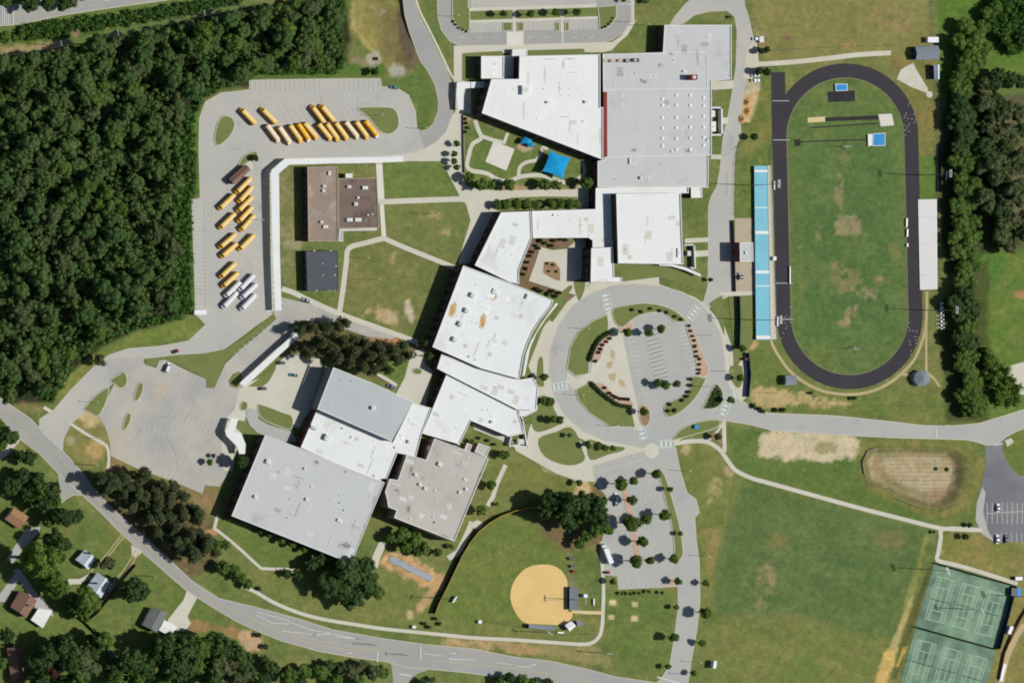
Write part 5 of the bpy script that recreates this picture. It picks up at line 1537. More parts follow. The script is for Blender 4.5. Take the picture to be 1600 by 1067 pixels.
def gable(name, label, corners, ze, zr, roof_mat, wall_mat='siding', cat='house', ridge=0, over=0.35, chimney=None, door=True, rmat2=None, win=True):
    """House: corners of its roof in the photograph (at eaves height), ridge along edge 0-1 (ridge=0) or 1-2 (ridge=1)."""
    q = [P(x, y, ze).xy for x, y in corners]
    if area(q) < 0:
        q = [q[0], q[3], q[2], q[1]]
        ridge = 1 - ridge
    if ridge:
        q = q[1:] + q[:1]
    c = sum(q, Vector((0, 0))) / 4
    t = thing(name, label, cat, (c.x, c.y, 0))
    a, b_, d, e_ = [p - c for p in q]       # a-b and d-e are eaves, ridge parallel to a-b
    r0, r1 = (a + e_) / 2, (b_ + d) / 2
    th = 0.16
    for (p0, p1), mt in (((a, b_), roof_mat), ((d, e_), rmat2 or roof_mat)):
        ra, rb = (r0, r1) if p0 is a else (r1, r0)
        mb = MB()
        top = [(p0.x, p0.y, ze), (p1.x, p1.y, ze), (rb.x, rb.y, zr), (ra.x, ra.y, zr)]
        mb.add(top + [(x, y, z_ - th) for x, y, z_ in top], [(0, 1, 2, 3), (7, 6, 5, 4), (0, 4, 5, 1), (1, 5, 6, 2), (2, 6, 7, 3), (3, 7, 4, 0)])
        mb.build('roof_slope', M[mt], t)
    w = offset([a, b_, d, e_], -over)
    mb = MB()
    zt = ze - 0.05
    mb.sides(w, 0, zt)
    f0, f1 = (w[0] + w[3]) / 2, (w[1] + w[2]) / 2
    mb.add([(w[1].x, w[1].y, zt), (w[2].x, w[2].y, zt), (f1.x, f1.y, zr - .3)], [(0, 1, 2)])
    mb.add([(w[3].x, w[3].y, zt), (w[0].x, w[0].y, zt), (f0.x, f0.y, zr - .3)], [(0, 1, 2)])
    mb.build('wall', M[wall_mat], t)
    mb = MB()
    for p0, p1 in ((r0, r1),):
        d_ = p1 - p0
        mb.box(((p0.x + p1.x) / 2, (p0.y + p1.y) / 2, zr + 0.02), (d_.length, 0.32, 0.1), math.atan2(d_.y, d_.x))
    mb.build('ridge_cap', M[roof_mat], t)
    if win:
        for i in range(4):
            p0, p1 = w[i], w[(i + 1) % 4]
            L = (p1 - p0).length
            d_ = (p1 - p0) / L
            nn = Vector((d_.y, -d_.x))
            k = max(1, int(L // 4))
            for s_ in range(k):
                p = p0 + d_ * (L * (s_ + .5) / k) + nn * 0.03
                if door and i == 0 and s_ == k // 2:
                    mb = MB()
                    mb.box((0, 0, 1.05), (1.0, 0.1, 2.1))
                    o = mb.build('door', M['wood'], t, (p.x, p.y, 0.0))
                else:
                    o = link('window', win_mesh(1.2, 1.2), t, (p.x, p.y, 1.6))
                o.rotation_euler = (0, 0, math.atan2(d_.y, d_.x))
    if chimney:
        p = P(chimney[0], chimney[1], zr).xy - c
        mb = MB()
        mb.box((p.x, p.y, zr * .5 + 0.5), (0.9, 0.9, zr + 1.0))
        mb.build('chimney', M['brick_dark'], t)
    return t


gable('house', 'small house with a tan orange shingle roof at the left edge', [(22, 792), (45, 807), (30, 826), (8, 811)], 3.0, 4.6, 'shingle_orange', ridge=0)
gable('house', 'pale blue grey metal roofed cottage, the northern of the two', [(133, 858), (150, 873), (138, 890), (118, 874)], 3.2, 5.2, 'metal_pale', ridge=1, chimney=(140, 864))
gable('house', 'pale blue grey metal roofed cottage next to the wooden fence', [(152, 894), (173, 909), (158, 934), (136, 916)], 3.2, 5.4, 'metal_pale', ridge=1, chimney=(150, 911))
gable('house', 'brown shingled house beside a bright white carport', [(31, 922), (58, 938), (41, 965), (16, 948)], 3.6, 5.6, 'shingle_brown', 'brick', ridge=1, chimney=(43, 945))
gable('carport', 'bright white flat metal carport attached east of a brown house', [(60, 950), (82, 953), (67, 981), (48, 968)], 2.8, 3.1, 'metal_white', 'siding', 'carport', door=False, win=False)
gable('house', 'long brown shingled house in the bottom left corner', [(11, 1012), (36, 1010), (38, 1057), (17, 1063)], 3.2, 5.0, 'shingle_brown', 'brick', ridge=1, chimney=(21, 1009))
gable('house', 'brown shingled side porch of the corner house', [(36, 1030), (44, 1030), (48, 1043), (37, 1044)], 2.8, 3.4, 'shingle_brown', 'siding', 'porch', door=False, win=False)
gable('house', 'grey shingled house with a white carport at the end of a pale drive', [(237, 948), (262, 957), (245, 988), (222, 976)], 3.4, 5.0, 'shingle_grey', 'siding', ridge=1)
gable('carport', 'bright white metal carport on the grey shingled house', [(257, 968), (277, 979), (266, 994), (248, 984)], 2.8, 3.1, 'metal_white', 'siding', 'carport', door=False, win=False)
gable('shed', 'small dark grey garden shed between the bottom trees', [(168, 1016), (176, 1015), (181, 1027), (173, 1031)], 2.4, 3.4, 'shingle_grey', 'wood', 'shed', ridge=1, win=False)
gable('portable_classroom', 'brown shingled hut at the end of the bus rows', [(357, 280), (383, 257), (392, 266), (366, 289)], 3.2, 4.4, 'shingle_brown', 'wood', 'hut', ridge=0)
gable('equipment_shed', 'long dark grey roofed shed with a blue gable north east of the track', [(1430, 73.5), (1466, 71.5), (1467, 93), (1431, 94)], 3.4, 4.8, 'metal_grey', 'navy', 'shed', ridge=0)
gable('equipment_shed', 'pale grey roofed shed with a blue wall by the discus pad', [(1459, 102), (1468, 101), (1468, 124), (1460, 125)], 3.4, 4.4, 'metal_pale', 'navy', 'shed', ridge=1)
gable('storage_shed', 'small grey metal shed on the slope south west of the track', [(1227, 586.5), (1244, 586), (1244, 601), (1227, 602)], 3.2, 4.0, 'metal_grey', 'greywall', 'shed', ridge=0, win=False)
gable('dugout', 'dark roofed dugout along the right side of the infield', [(890, 917), (904, 917), (904, 952.5), (890, 952.5)], 2.6, 3.0, 'metal_grey', 'darkmetal', 'dugout', ridge=1, win=False, rmat2='shingle_grey')
gable('dugout', 'dark roofed dugout below the infield', [(826, 974.5), (869, 978.5), (868, 984.5), (826, 981.5)], 2.6, 3.0, 'metal_grey', 'darkmetal', 'dugout', ridge=0, win=False)
gable('scorer_hut', 'white roofed scorer hut behind home plate', [(883, 976.5), (893, 969.5), (900, 977.5), (890, 986)], 3.0, 3.3, 'metal_white', 'siding', 'hut', ridge=0, win=False)
gable('scorer_hut', 'dark roofed lean to behind the white scorer hut', [(900, 969), (908, 970), (910, 978), (902, 978)], 2.4, 2.8, 'metal_grey', 'darkmetal', 'hut', ridge=0, win=False)

# octagonal pavilion
p = P(1442, 591, 3.6)
t = thing('pavilion', 'blue grey eight sided pavilion at the south east of the track', 'pavilion', (p.x, p.y, 0), 0.2)
for k in range(8):
    a0, a1 = 2 * math.pi * k / 8, 2 * math.pi * (k + 1) / 8
    r = 4.6
    mb = MB()
    v = [(r * math.cos(a0), r * math.sin(a0), 2.9), (r * math.cos(a1), r * math.sin(a1), 2.9), (0, 0, 4.7)]
    mb.add(v + [(x, y, z_ - .12) for x, y, z_ in v], [(0, 1, 2), (5, 4, 3), (0, 3, 4, 1)])
    mb.build('roof_slope', M['metal_grey'], t)
    mb = MB()
    mb.tube((4.1 * math.cos(a0), 4.1 * math.sin(a0), 0), (4.1 * math.cos(a0), 4.1 * math.sin(a0), 2.95), 0.1, n=6)
    mb.build('post', M['whitepaint'], t)
mb = MB()
mb.prism([(4.4 * math.cos(2 * math.pi * k / 8), 4.4 * math.sin(2 * math.pi * k / 8)) for k in range(8)], 0, 0.16)
mb.build('floor_slab', M['concrete'], t)

# playground: shade sail and play frame
t = thing('shade_sail', 'bright blue four pointed shade sail over the playground lawn', 'shade sail', (P(868, 258, 0).x, P(868, 258, 0).y, 0))
c = t.location.xy
cor = [P(x, y, 4.6).xy - c for x, y in ((859.5, 235), (892, 246.5), (880, 280), (847.5, 267.5))]
ctr = sum(cor, Vector((0, 0))) / 4
N = 12
vs_, fs_ = [], []
for i in range(N + 1):
    for j in range(N + 1):
        uu, vv = i / N, j / N
        p = (cor[0] * (1 - uu) + cor[1] * uu) * (1 - vv) + (cor[3] * (1 - uu) + cor[2] * uu) * vv
        edge = 4 * uu * (1 - uu) * (abs(2 * vv - 1) ** 6) + 4 * vv * (1 - vv) * (abs(2 * uu - 1) ** 6)
        p = p.lerp(ctr, 0.10 * edge)
        pk = max(0, 1 - max(abs(2 * uu - 1), abs(2 * vv - 1)))
        vs_.append((p.x, p.y, 4.4 + 1.5 * pk))
for i in range(N):
    for j in range(N):
        a = i * (N + 1) + j
        fs_.append((a, a + N + 1, a + N + 2, a + 1))
mb = MB()
mb.add(vs_, [tuple(reversed(f)) for f in fs_])
mb.build('canvas', M['blue_sail'], t)
for q in cor:
    mb = MB()
    mb.tube((q.x * 1.02, q.y * 1.02, 0), (q.x * 1.02, q.y * 1.02, 4.6), 0.12, n=8)
    mb.build('post', M['steel'], t)
p = P(821, 221, 2.5)
t = thing('play_frame', 'blue canopied climbing frame in a sand circle by the wedge wing', 'climbing frame', (p.x, p.y, 0), math.radians(-20))
for x, y, sx, sy, hz in ((0.6, 0.4, 4.4, 3.0, 3.0), (3.4, -0.6, 3.2, 2.4, 2.7), (-1.6, -0.8, 2.2, 2.2, 2.5)):
    mb = MB()
    mb.loft([[(x - sx / 2, y - sy / 2, hz), (x + sx / 2, y - sy / 2, hz), (x + sx / 2, y + sy / 2, hz), (x - sx / 2, y + sy / 2, hz)], [(x - .3, y - .3, hz + .9), (x + .3, y - .3, hz + .9), (x + .3, y + .3, hz + .9), (x - .3, y + .3, hz + .9)]])
    mb.build('canopy', M['blue_sail'], t)
    mb = MB()
    mb.box((x, y, 1.2), (sx * .8, sy * .8, 0.12))
    mb.build('deck', M['darkmetal'], t)
    for a in (-1, 1):
        for b_ in (-1, 1):
            mb = MB()
            mb.tube((x + a * sx * .4, y + b_ * sy * .4, 0), (x + a * sx * .4, y + b_ * sy * .4, hz), 0.07, n=6)
            mb.build('post', M['steel'], t)
mb = MB()
mb.add([(-2.6, -1.2, 1.3), (-2.6, -0.4, 1.3), (-4.6, -0.4, 0.2), (-4.6, -1.2, 0.2)], [(0, 1, 2, 3), (3, 2, 1, 0)])
mb.build('slide', M['orange'], t)


# jumping pads and field furniture
def pad(name, label, pts, h, mat, cat, extra=None):
    q = ccw([P(x, y, h).xy for x, y in pts])
    c = sum(q, Vector((0, 0))) / len(q)
    t = thing(name, label, cat, (c.x, c.y, 0.07))
    q = [p - c for p in q]
    mb = MB()
    mb.sides(q, 0, h); mb.ring(q, offset(q, -.35), h + 0.06); mb.flat(offset(q, -.35), h + 0.06)
    mb.build('cushion', M[mat], t)
    mb = MB()
    mb.ring(offset(q, 0.03), offset(q, -.25), h + 0.09)
    mb.sides(offset(q, 0.03), h - .1, h + 0.09)
    mb.build('welt', M['whitepaint' if mat == 'blue_vinyl' else mat], t)
    return t, c, q


pad('high_jump_mat', 'blue landing mat at the north end of the track infield', [(1305, 131.5), (1324, 131.5), (1324.5, 142), (1305.5, 142.5)], 0.75, 'blue_vinyl', 'landing mat')
pad('pole_vault_mat', 'blue landing mat with pale front at the end of the thin runway', [(1364, 209), (1383, 208), (1383, 228), (1363, 228.5)], 0.85, 'blue_vinyl', 'landing mat')
pad('vault_box_mat', 'pale front mat of the pole vault pit', [(1356, 210), (1363, 209.5), (1362.5, 228), (1356.5, 228.5)], 0.7, 'metal_white', 'landing mat')
t, c, q = pad('turf_mat_lane', 'long grey turf batting lane on orange dirt south of the beige block', [(611, 867.5), (676.5, 900), (672, 908), (607, 876)], 0.10, 'tarp', 'batting lane')
for f in np.linspace(0.03, 0.97, 5):
    for e0, e1 in ((0, 1), (3, 2)):
        p = q[e0].lerp(q[e1], f)
        mb = MB()
        mb.tube((p.x, p.y, 0), (p.x, p.y, 3.2), 0.06, n=6)
        mb.build('net_post', M['steel'], t)


def bench(label, px, py, L, W, rot, mat='bench_white', name='bench', cat='bench', h=0.6, group=None):
    p = P(px, py, h)
    t = thing(name, label, cat, (p.x, p.y, 0.02), math.radians(rot), group)
    mb = MB(); mb.box((0, 0, h), (L, W * .55, 0.08)); mb.build('seat', M[mat], t)
    mb = MB(); mb.box((0, W * .32, h + .25), (L, 0.12, 0.3)); mb.build('backrest', M[mat], t)
    for s_ in (-.45, .45):
        mb = MB(); mb.box((L * s_, 0, h / 2), (0.1, W * .7, h)); mb.build('leg', M['steel'], t)
    return t


bench('long white team bench on the west edge of the field', 1234.5, 430, 9.5, 1.1, 90)
bench('upper white team bench on the east edge of the track lane', 1417, 348, 4.8, 1.6, 88)
bench('lower white team bench on the east edge of the track lane', 1418, 364, 4.2, 1.6, 88)
bench('short white box bench south of the team benches', 1418, 383, 1.9, 1.6, 88)
bench('grey rack lying beside the home stand near the north straight', 1210, 290, 4.6, 1.0, 90, 'bench_white', 'hurdle_rack', 'hurdle rack')
bench('grey rack lying beside the home stand near the south straight', 1215, 502, 5.2, 1.2, 90, 'bench_white', 'hurdle_rack', 'hurdle rack')
bench('white bench hidden along the tree line east of the north bend', 1479, 275, 4.8, 1.3, 85)
bench('white bench along the tree line south of the visitor stand', 1489, 487, 5.2, 1.4, 88)
bench('white spectator bench behind the right dugout', 928, 940, 3.6, 1.2, 90)
bench('white spectator bench below the infield', 876, 988, 3.4, 1.2, 0)
for i, (x, y) in enumerate(((1323, 229), (1334, 545))):
    p = P(x, y, 1.5)
    t = thing('goal_post', ('white football goal post at the north end of the field', 'white football goal post at the south end of the field')[i], 'goal post', (p.x, p.y, 0))
    s_ = 1 if i else -1
    mb = MB(); mb.tube((0, s_ * 1.2, 0), (0, s_ * 1.2, 2.2), .14); mb.tube((0, s_ * 1.2, 2.2), (0, 0, 3.05), .14); mb.build('post', M['whitepaint'], t)
    mb = MB(); mb.tube((-3.5, 0, 3.05), (3.5, 0, 3.05), .16); mb.build('crossbar', M['whitepaint'], t)
    for sx in (-3.5, 3.5):
        mb = MB(); mb.tube((sx, 0, 3.05), (sx, 0, 7.5), .12); mb.build('upright', M['whitepaint'], t)
# blocking sled
p = P(1472, 493, 1.0)
t = thing('blocking_sled', 'white ladder shaped football blocking sled east of the track', 'blocking sled', (p.x, p.y, 0.02), math.radians(92))
mb = MB(); mb.box((0, 0, .3), (15, 0.9, .25)); mb.build('beam', M['whitepaint'], t)
for k in range(7):
    mb = MB(); mb.box((-6.6 + 2.2 * k, 1.5, .2), (.25, 3.0, .2)); mb.build('skid', M['steel'], t)
    mb = MB(); mb.box((-6.6 + 2.2 * k, -0.6, .9), (.9, .4, 1.2)); mb.build('pad', M['whitepaint'], t)

# dirt mounds by the service road
for i, (x, y, rx, ry) in enumerate(((1168, 160, 5, 6), (1169, 174, 6, 7), (1160, 186, 6, 7))):
    r = random.Random(40 + i)
    mb = MB()
    R_, K = 7, 16
    vv = [(0, 0, 1.9)]
    for a in range(1, R_ + 1):
        for k in range(K):
            f = a / R_
            w_ = 1 + r.uniform(-.12, .12) * f
            vv.append((rx * S * f * w_ * math.cos(2 * math.pi * k / K), ry * S * f * w_ * math.sin(2 * math.pi * k / K), 1.9 * (1 - f) ** 1.1 * r.uniform(.8, 1.15) - (.05 if a == R_ else 0)))
    ff = [(0, 1 + k, 1 + (k + 1) % K) for k in range(K)]
    for a in range(R_ - 1):
        ff += [(1 + a * K + k, 1 + (a + 1) * K + k, 1 + (a + 1) * K + (k + 1) % K, 1 + a * K + (k + 1) % K) for k in range(K)]
    mb.add(vv, ff)
    p = P(x, y, .8)
    tag(mb.build('dirt_mound', M['dirt'], None, (p.x, p.y, 0.03)), '%s mound of tan earth dumped beside the east service road' % ('northern', 'middle', 'southern')[i], 'dirt mound', 'earth mounds')
for i, (x, y) in enumerate(((892, 873), (894, 885), (897, 893))):
    p = P(x, y, .8)
    t = thing('net_frame', ('upper grey net frame', 'middle grey net frame', 'lower rusty net frame')[i] + ' standing on the grass beside the outfield', 'net frame', (p.x, p.y, 0), .2)
    for a in (-1, 1):
        mb = MB(); mb.tube((a * 1.1, -.9, 0), (a * 1.1, .9, 1.9), .07, n=6); mb.build('leg', M['steel'], t)
    mb = MB(); mb.add([(-1.1, -.6, .4), (1.1, -.6, .4), (1.1, .9, 1.9), (-1.1, .9, 1.9)], [(0, 1, 2, 3), (3, 2, 1, 0)]); mb.build('net', M['metal_grey' if i < 2 else 'orange'], t)

# ------------------------------------------------------------------ vehicles
def wheels(t, xs, hw, r, w=0.28):
    mb = MB()
    mb.tube((0, -w / 2, 0), (0, w / 2, 0), r, n=12, mi=0)
    mb.tube((0, -w / 2 - .01, 0), (0, w / 2 + .01, 0), r * .55, n=10, mi=1)
    me = mb.mesh('wheel', [M['black'], M['steel']])
    for x in xs:
        for s_ in (-1, 1):
            link('wheel', me, t, (x, s_ * hw, r))


def bus_proto(body, roofm, tip, top, label):
    """School bus, nose along +x, 11.4 m long."""
    t = thing('school_bus', label, 'school bus', (0, 0, 0))
    x0, x1, hw = -5.7, 4.35, 1.22
    def sec(x, k=1.0, z1=2.55, z0=0.45):
        return [(x, -hw * k, z0), (x, hw * k, z0), (x, hw * k, z1), (x, -hw * k, z1)]
    mb = MB(); mb.loft([sec(x0, .97), sec(x0 + .15), sec(x1), sec(x1 + .08, .97)]); mb.build('body', M[body], t)
    def arc(x, k=1.0, dz=0.0):
        return [(x, hw * k * math.cos(a) * 1.0, 2.5 + (0.5 * math.sin(a)) * k + dz) for a in np.linspace(0, math.pi, 9)]
    mb = MB(); mb.loft([[(q[0], q[1], q[2]) for q in arc(x0, .9)], arc(x0 + .25), arc(x1 - .2), arc(x1 + .05, .88)]); mb.build('roof', M[roofm], t)
    mb = MB(); mb.loft([[(x, -.62, 2.93), (x, .62, 2.93), (x, .42, 3.035), (x, -.42, 3.035)] for x in (x0 + .6, x1 - .6)]); mb.build('glare_strip', M[top], t)  # ridge strip: sun glare painted onto the roof
    mb = MB(); mb.loft([sec(x1 + .06, .88, 1.75, .5), sec(x1 + .9, .84, 1.6, .5), sec(x1 + 1.3, .76, 1.35, .5)]); mb.build('hood', M[tip], t)
    mb = MB(); mb.add([(x1 + .10, -1.05, 1.75), (x1 + .10, 1.05, 1.75), (x1 + .09, 1.0, 2.5), (x1 + .09, -1.0, 2.5)], [(0, 1, 2, 3)]); mb.build('windscreen', M['glass'], t)
    for s_ in (-1, 1):
        mb = MB(); mb.box((-.6, s_ * (hw + .012), 2.0), (8.6, .02, .62)); mb.build('window_band', M['glass'], t)
        mb = MB(); mb.box((x1 + .5, s_ * 1.35, 1.9), (.12, .3, .4)); mb.tube((x1 + .3, s_ * .95, 1.6), (x1 + .5, s_ * 1.3, 1.8), .03, n=5); mb.build('mirror', M['darkmetal'], t)
        mb = MB(); mb.box((-.7, s_ * (hw + .014), 1.25), (9.4, .025, .1)); mb.build('rub_rail', M['black'], t)
    for x in (-3.2, 1.6):
        mb = MB(); mb.box((x, 0, 3.0), (.75, .75, .12)); mb.build('roof_hatch', M['bus_white'], t)
    for x in (x0 - .1, x1 + 1.38):
        mb = MB(); mb.box((x, 0, .62), (.16, 2.2, .28)); mb.build('bumper', M['black'], t)
    wheels(t, (-3.4, 3.95), 1.08, .5)
    return t


def place_bus(proto, first, a, b_, label, group, hood_a):
    """a, b_: the two ends of its roof in the photograph; hood_a: the nose is at a."""
    pa, pb = P(a[0], a[1], 2.9), P(b_[0], b_[1], 2.9)
    m_ = (pa + pb) / 2
    d = (pa - pb) if hood_a else (pb - pa)
    ang = math.atan2(d.y, d.x)
    if first:
        proto.location = (m_.x, m_.y, 0.06); proto.rotation_euler = (0, 0, ang)
        proto['label'] = label; proto['group'] = group
        return proto
    return copy_tree(proto, (m_.x, m_.y, 0.06), ang, None, label, group)


protos = {}


def bus(kind, a, b_, label, group, hood_a):
    first = kind not in protos
    if first:
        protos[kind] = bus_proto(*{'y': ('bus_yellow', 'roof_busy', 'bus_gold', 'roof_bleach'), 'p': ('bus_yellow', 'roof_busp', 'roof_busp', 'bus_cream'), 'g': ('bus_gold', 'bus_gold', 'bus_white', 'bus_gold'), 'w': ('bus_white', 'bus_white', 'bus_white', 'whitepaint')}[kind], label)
    return place_bus(protos[kind], first, a, b_, label, group, hood_a)


G1 = 'school buses parked in the bus yard'
up = [('y', (376.9, 169.7), (400.3, 194.1)), ('y', (409.7, 169.7), (432.2, 192.2)), ('y', (487.5, 165), (507.2, 191.3)), ('y', (501.6, 164), (523, 189.4))]
for i, (k, a, b_) in enumerate(up):
    bus(k, a, b_, 'yellow school bus, %s from left in the short upper row' % ORD[i], G1, True)
low = [('p', (418, 196), (437.8, 222.2)), ('p', (436.9, 198.8), (455.6, 226)), ('y', (454.7, 196.9), (472.5, 222.2)), ('g', (466.9, 194), (485.6, 221)), ('y', (477, 193), (497.8, 217.5)), ('y', (498.8, 194), (519.4, 219.4)), ('y', (511.9, 194), (530.6, 220.3)), ('y', (526, 193), (544.7, 218.4)),
       ('p', (541, 191), (561.6, 216.6)), ('y', (557.8, 191), (576.6, 216.6)), ('g', (571.9, 189.4), (592.5, 214.7))]
ROOFW = {'y': 'yellow school bus', 'p': 'school bus with a bleached cream roof', 'g': 'deep golden school bus', 'w': 'white bus'}
for i, (k, a, b_) in enumerate(low):
    bus(k, a, b_, '%s, %s from left in the long lower row' % (ROOFW[k], ORD[i]), G1, False)
rc = [((371.6, 299.7), (391.1, 280.2)), ((374, 315.5), (394.7, 292.4)), ((372.8, 330), (394.7, 308.2)), ((374, 346), (394.7, 324)), ((377.7, 359.4), (397.2, 337.4)), ((375.3, 389.8), (397.2, 367.9))]
for i, (a, b_) in enumerate(rc):
    bus('y', a, b_, 'yellow school bus, %s from the top in the column nearer the covered walkway' % ORD[i], G1, True)
lc = [((342.4, 327.7), (368, 303.3)), ((343.6, 356.9), (368, 333.8)), ((343.6, 387.4), (369.2, 365.5)), ((346, 402), (371.6, 380)), ((344.8, 433.7), (369.2, 410.5)), ((348.5, 448.3), (372.8, 426.4))]
for i, (a, b_) in enumerate(lc):
    bus('y', a, b_, 'yellow school bus, %s from the top in the column nearer the woods' % ORD[i], G1, True)
G2 = 'white buses at the south end of the yard'
wb = [((354.6, 461.7), (374, 442.2), 'upper white bus of the two nearer the woods'), ((349.7, 480), (370.4, 458), 'lower white bus of the two nearer the woods'), ((375.3, 453), (397.2, 430), 'topmost white bus of the three nearer the walkway'),
      ((378.9, 465.3), (400.8, 444.6), 'middle white bus of the three nearer the walkway'), ((377.7, 483.6), (399.6, 460.5), 'lowest white bus of the three nearer the walkway')]
for a, b_, lab in wb:
    bus('w', a, b_, lab, G2, True)


def car(label, px, py, rot, paint, name='car', cat='car', L=4.6, W=1.8, H=1.45, van=False, group=None):
    p = P(px, py, 1.0)
    t = thing(name, label, cat, (p.x, p.y, 0.09), math.radians(rot), group)
    l, w = L / 2, W / 2
    def sec(x, k, z0, z1):
        return [(x, -w * k, z0), (x, w * k, z0), (x, w * k * .96, z1), (x, -w * k * .96, z1)]
    mb = MB(); mb.loft([sec(-l, .86, .35, .75), sec(-l + .2, .98, .25, .9), sec(0, 1, .22, .92), sec(l - .5, .98, .25, .82), sec(l, .84, .35, .65)]); mb.build('body', M[paint], t)
    a0, a1 = (-l + .1, l - 1.0) if van else (-l + .55, l - 1.25)
    mb = MB(); mb.loft([sec(a0, .9, .88, .95), sec(a0 + (.15 if van else .7), .84, .88, H), sec(a1 - .8, .84, .88, H), sec(a1, .88, .88, .93)]); mb.build('cabin_glass', M['glass'], t)
    mb = MB(); mb.loft([sec(a0 + (.2 if van else .75), .80, H - .03, H + .04), sec(a1 - .85, .80, H - .03, H + .04)]); mb.build('roof', M[paint], t)
    for s_ in (-1, 1):
        mb = MB(); mb.box((l - .08, s_ * w * .6, .62), (.12, .34, .14)); mb.build('headlight', M['whitepaint'], t)
    wheels(t, (-l * .58, l * .60), w * .9, .32, .2)
    return t


car('silver blue car parked at the edge of the service road below the slate hut', 479, 469, 155, 'silverblue')
car('blue car beside a green hedge at the east end of the bus yard', 616, 137, 170, 'teal')
car('white box van parked alone in the west car park', 262, 574, 68, 'bus_white', 'van', 'van', 5.6, 2.0, 2.3, True)
car('blue and white car on the path north of the metal hall', 611, 604, 160, 'carblue')
car('teal car in the service yard by the loading bay', 459, 586, 172, 'teal')
car('dark car under the edge of the pines at the yard', 440, 567, 0, 'cardark')
car('dark car beside the lawn strip south of the straight walkway', 411, 607, 0, 'cardark')
car('silver grey car parked on the press box terrace', 1158, 432, 90, 'carsilver', L=4.2, W=2.6, H=1.7)
car('white van in front of the softball trees', 963, 777, 88, 'bus_white', 'van', 'van', 5.2, 2.0, 2.0, True)
car('silver blue pickup tucked behind the white van', 963, 784, 90, 'silverblue', L=5.0)
car('white car alone in the double row of the east car park', 1560, 793, 88, 'bus_white')
car('white car at the lower edge of the east car park', 1559, 842, 88, 'bus_white', L=5.0)
car('dark blue car at the lower edge of the east car park', 1573, 842, 88, 'cardark')
car('white car beside the lower blue cottage', 172, 918, 60, 'bus_white')
car('small red car in the corner of the south east car park', 949, 894, 0, 'red', L=3.4, W=1.6)
car('white car parked by the field gate, the northern one', 1183, 61, 0, 'bus_white', L=5.0)
car('upper white car of the pair beside the track road', 1181, 118, 0, 'bus_white')
car('lower white car of the pair beside the track road', 1181, 126, 0, 'bus_white', L=4.8)
car('red brown car on the entrance drive bend', 275, 549, 20, 'red', L=3.6)

# lorry with a long white box
p = P(949, 864, 3.0)
t = thing('lorry', 'long white box lorry at the west side of the south east car park', 'lorry', (p.x, p.y, 0.08), math.atan2(30, -12))
mb = MB(); mb.box((-1.6, 0, 2.1), (8.8, 2.5, 2.7)); mb.build('cargo_box', M['bus_white'], t)
mb = MB(); mb.box((-1.0, 0, .65), (10.5, 1.4, .25)); mb.build('chassis', M['black'], t)
mb = MB(); mb.loft([[(3.3, -1.1, .5), (3.3, 1.1, .5), (3.3, 1.1, 2.6), (3.3, -1.1, 2.6)], [(4.6, -1.1, .5), (4.6, 1.1, .5), (4.6, 1.05, 2.5), (4.6, -1.05, 2.5)], [(5.3, -1.05, .5), (5.3, 1.05, .5), (5.3, 1.05, 1.5), (5.3, -1.05, 1.5)]]); mb.build('cab', M['bus_white'], t)
mb = MB(); mb.add([(4.64, -1.0, 2.4), (5.2, -1.0, 1.56), (5.2, 1.0, 1.56), (4.64, 1.0, 2.4)], [(0, 1, 2, 3)]); mb.build('windscreen', M['glass'], t)
wheels(t, (-4.5, -3.3, 4.0), 1.1, .48)


def crate(label, px, py, L, W, H, rot, mat, name='container', cat='container', lid=None):
    p = P(px, py, H)
    t = thing(name, label, cat, (p.x, p.y, 0.06), math.radians(rot))
    mb = MB(); mb.box((0, 0, H / 2), (L, W, H))
    for s_ in (-1, 1):
        for k in range(int(L // 0.6)):
            mb.box((-L / 2 + .3 + k * .6, s_ * (W / 2 + .03), H / 2), (.25, .06, H * .9))
    mb.build('body', M[mat], t)
    mb = MB(); mb.box((0, 0, H + .05), (L + .06, W + .06, .1)); mb.build('lid', M[lid or mat], t)
    mb = MB(); mb.box((L / 2 + .05, 0, H / 2), (.06, W * .92, H * .9)); mb.build('door', M[lid or mat], t)
    return t


crate('long white container at the lower end of the wood edge bays', 313, 488, 6.4, 2.5, 2.5, 0, 'bus_white')
crate('white container north of the long dark shed', 1458, 62.5, 5.8, 2.9, 2.6, 0, 'bus_white')
crate('dark red container at the corner of the tennis path', 1592, 903.5, 3.8, 1.9, 2.0, 0, 'red', lid='bus_white')
crate('white kiosk casting a dark shadow beside the right dugout', 915, 930.5, 2.0, 1.8, 3.4, 0, 'bus_white', 'kiosk', 'kiosk')
crate('white box cabinet on the sports field corner', 1117, 1038, 1.6, 4.0, 3.4, -8, 'bus_white', 'cabinet', 'cabinet')
crate('white bench box among shrubs by the county road', 647, 979, 1.8, 1.4, 1.4, 0, 'bus_white', 'cabinet', 'cabinet')
crate('white utility box on the softball outfield edge', 750, 971, 1.8, 1.8, 1.4, 0, 'bus_white', 'cabinet', 'cabinet')
crate('white shelter by the red brown fence east of the tennis courts', 1579, 984, 1.8, 4.4, 2.4, -22, 'bus_white', 'kiosk', 'kiosk')
crate('pale storage box behind the home stand fence gate', 1210.5, 404, 2.0, 1.6, 1.4, 90, 'bus_white', 'cabinet', 'cabinet')
crate('red brown booth by the ring road fence', 1166.5, 561, 1.8, 1.4, 2.2, 0, 'brick', 'kiosk', 'kiosk')
crate('blue box on the small elliptical lawn', 1088.5, 667, 2.0, 2.2, 1.6, 80, 'blue_vinyl', 'cabinet', 'cabinet')
crate('tall white sign board on the south lawn', 560 + 151, 936, 0.6, 3.6, 2.0, -30, 'bus_white', 'sign_board', 'sign')
crate('pale generator on the gravel pad by the field gate', 1190, 62, 2.4, 3.2, 1.6, 0, 'steel', 'generator', 'generator')
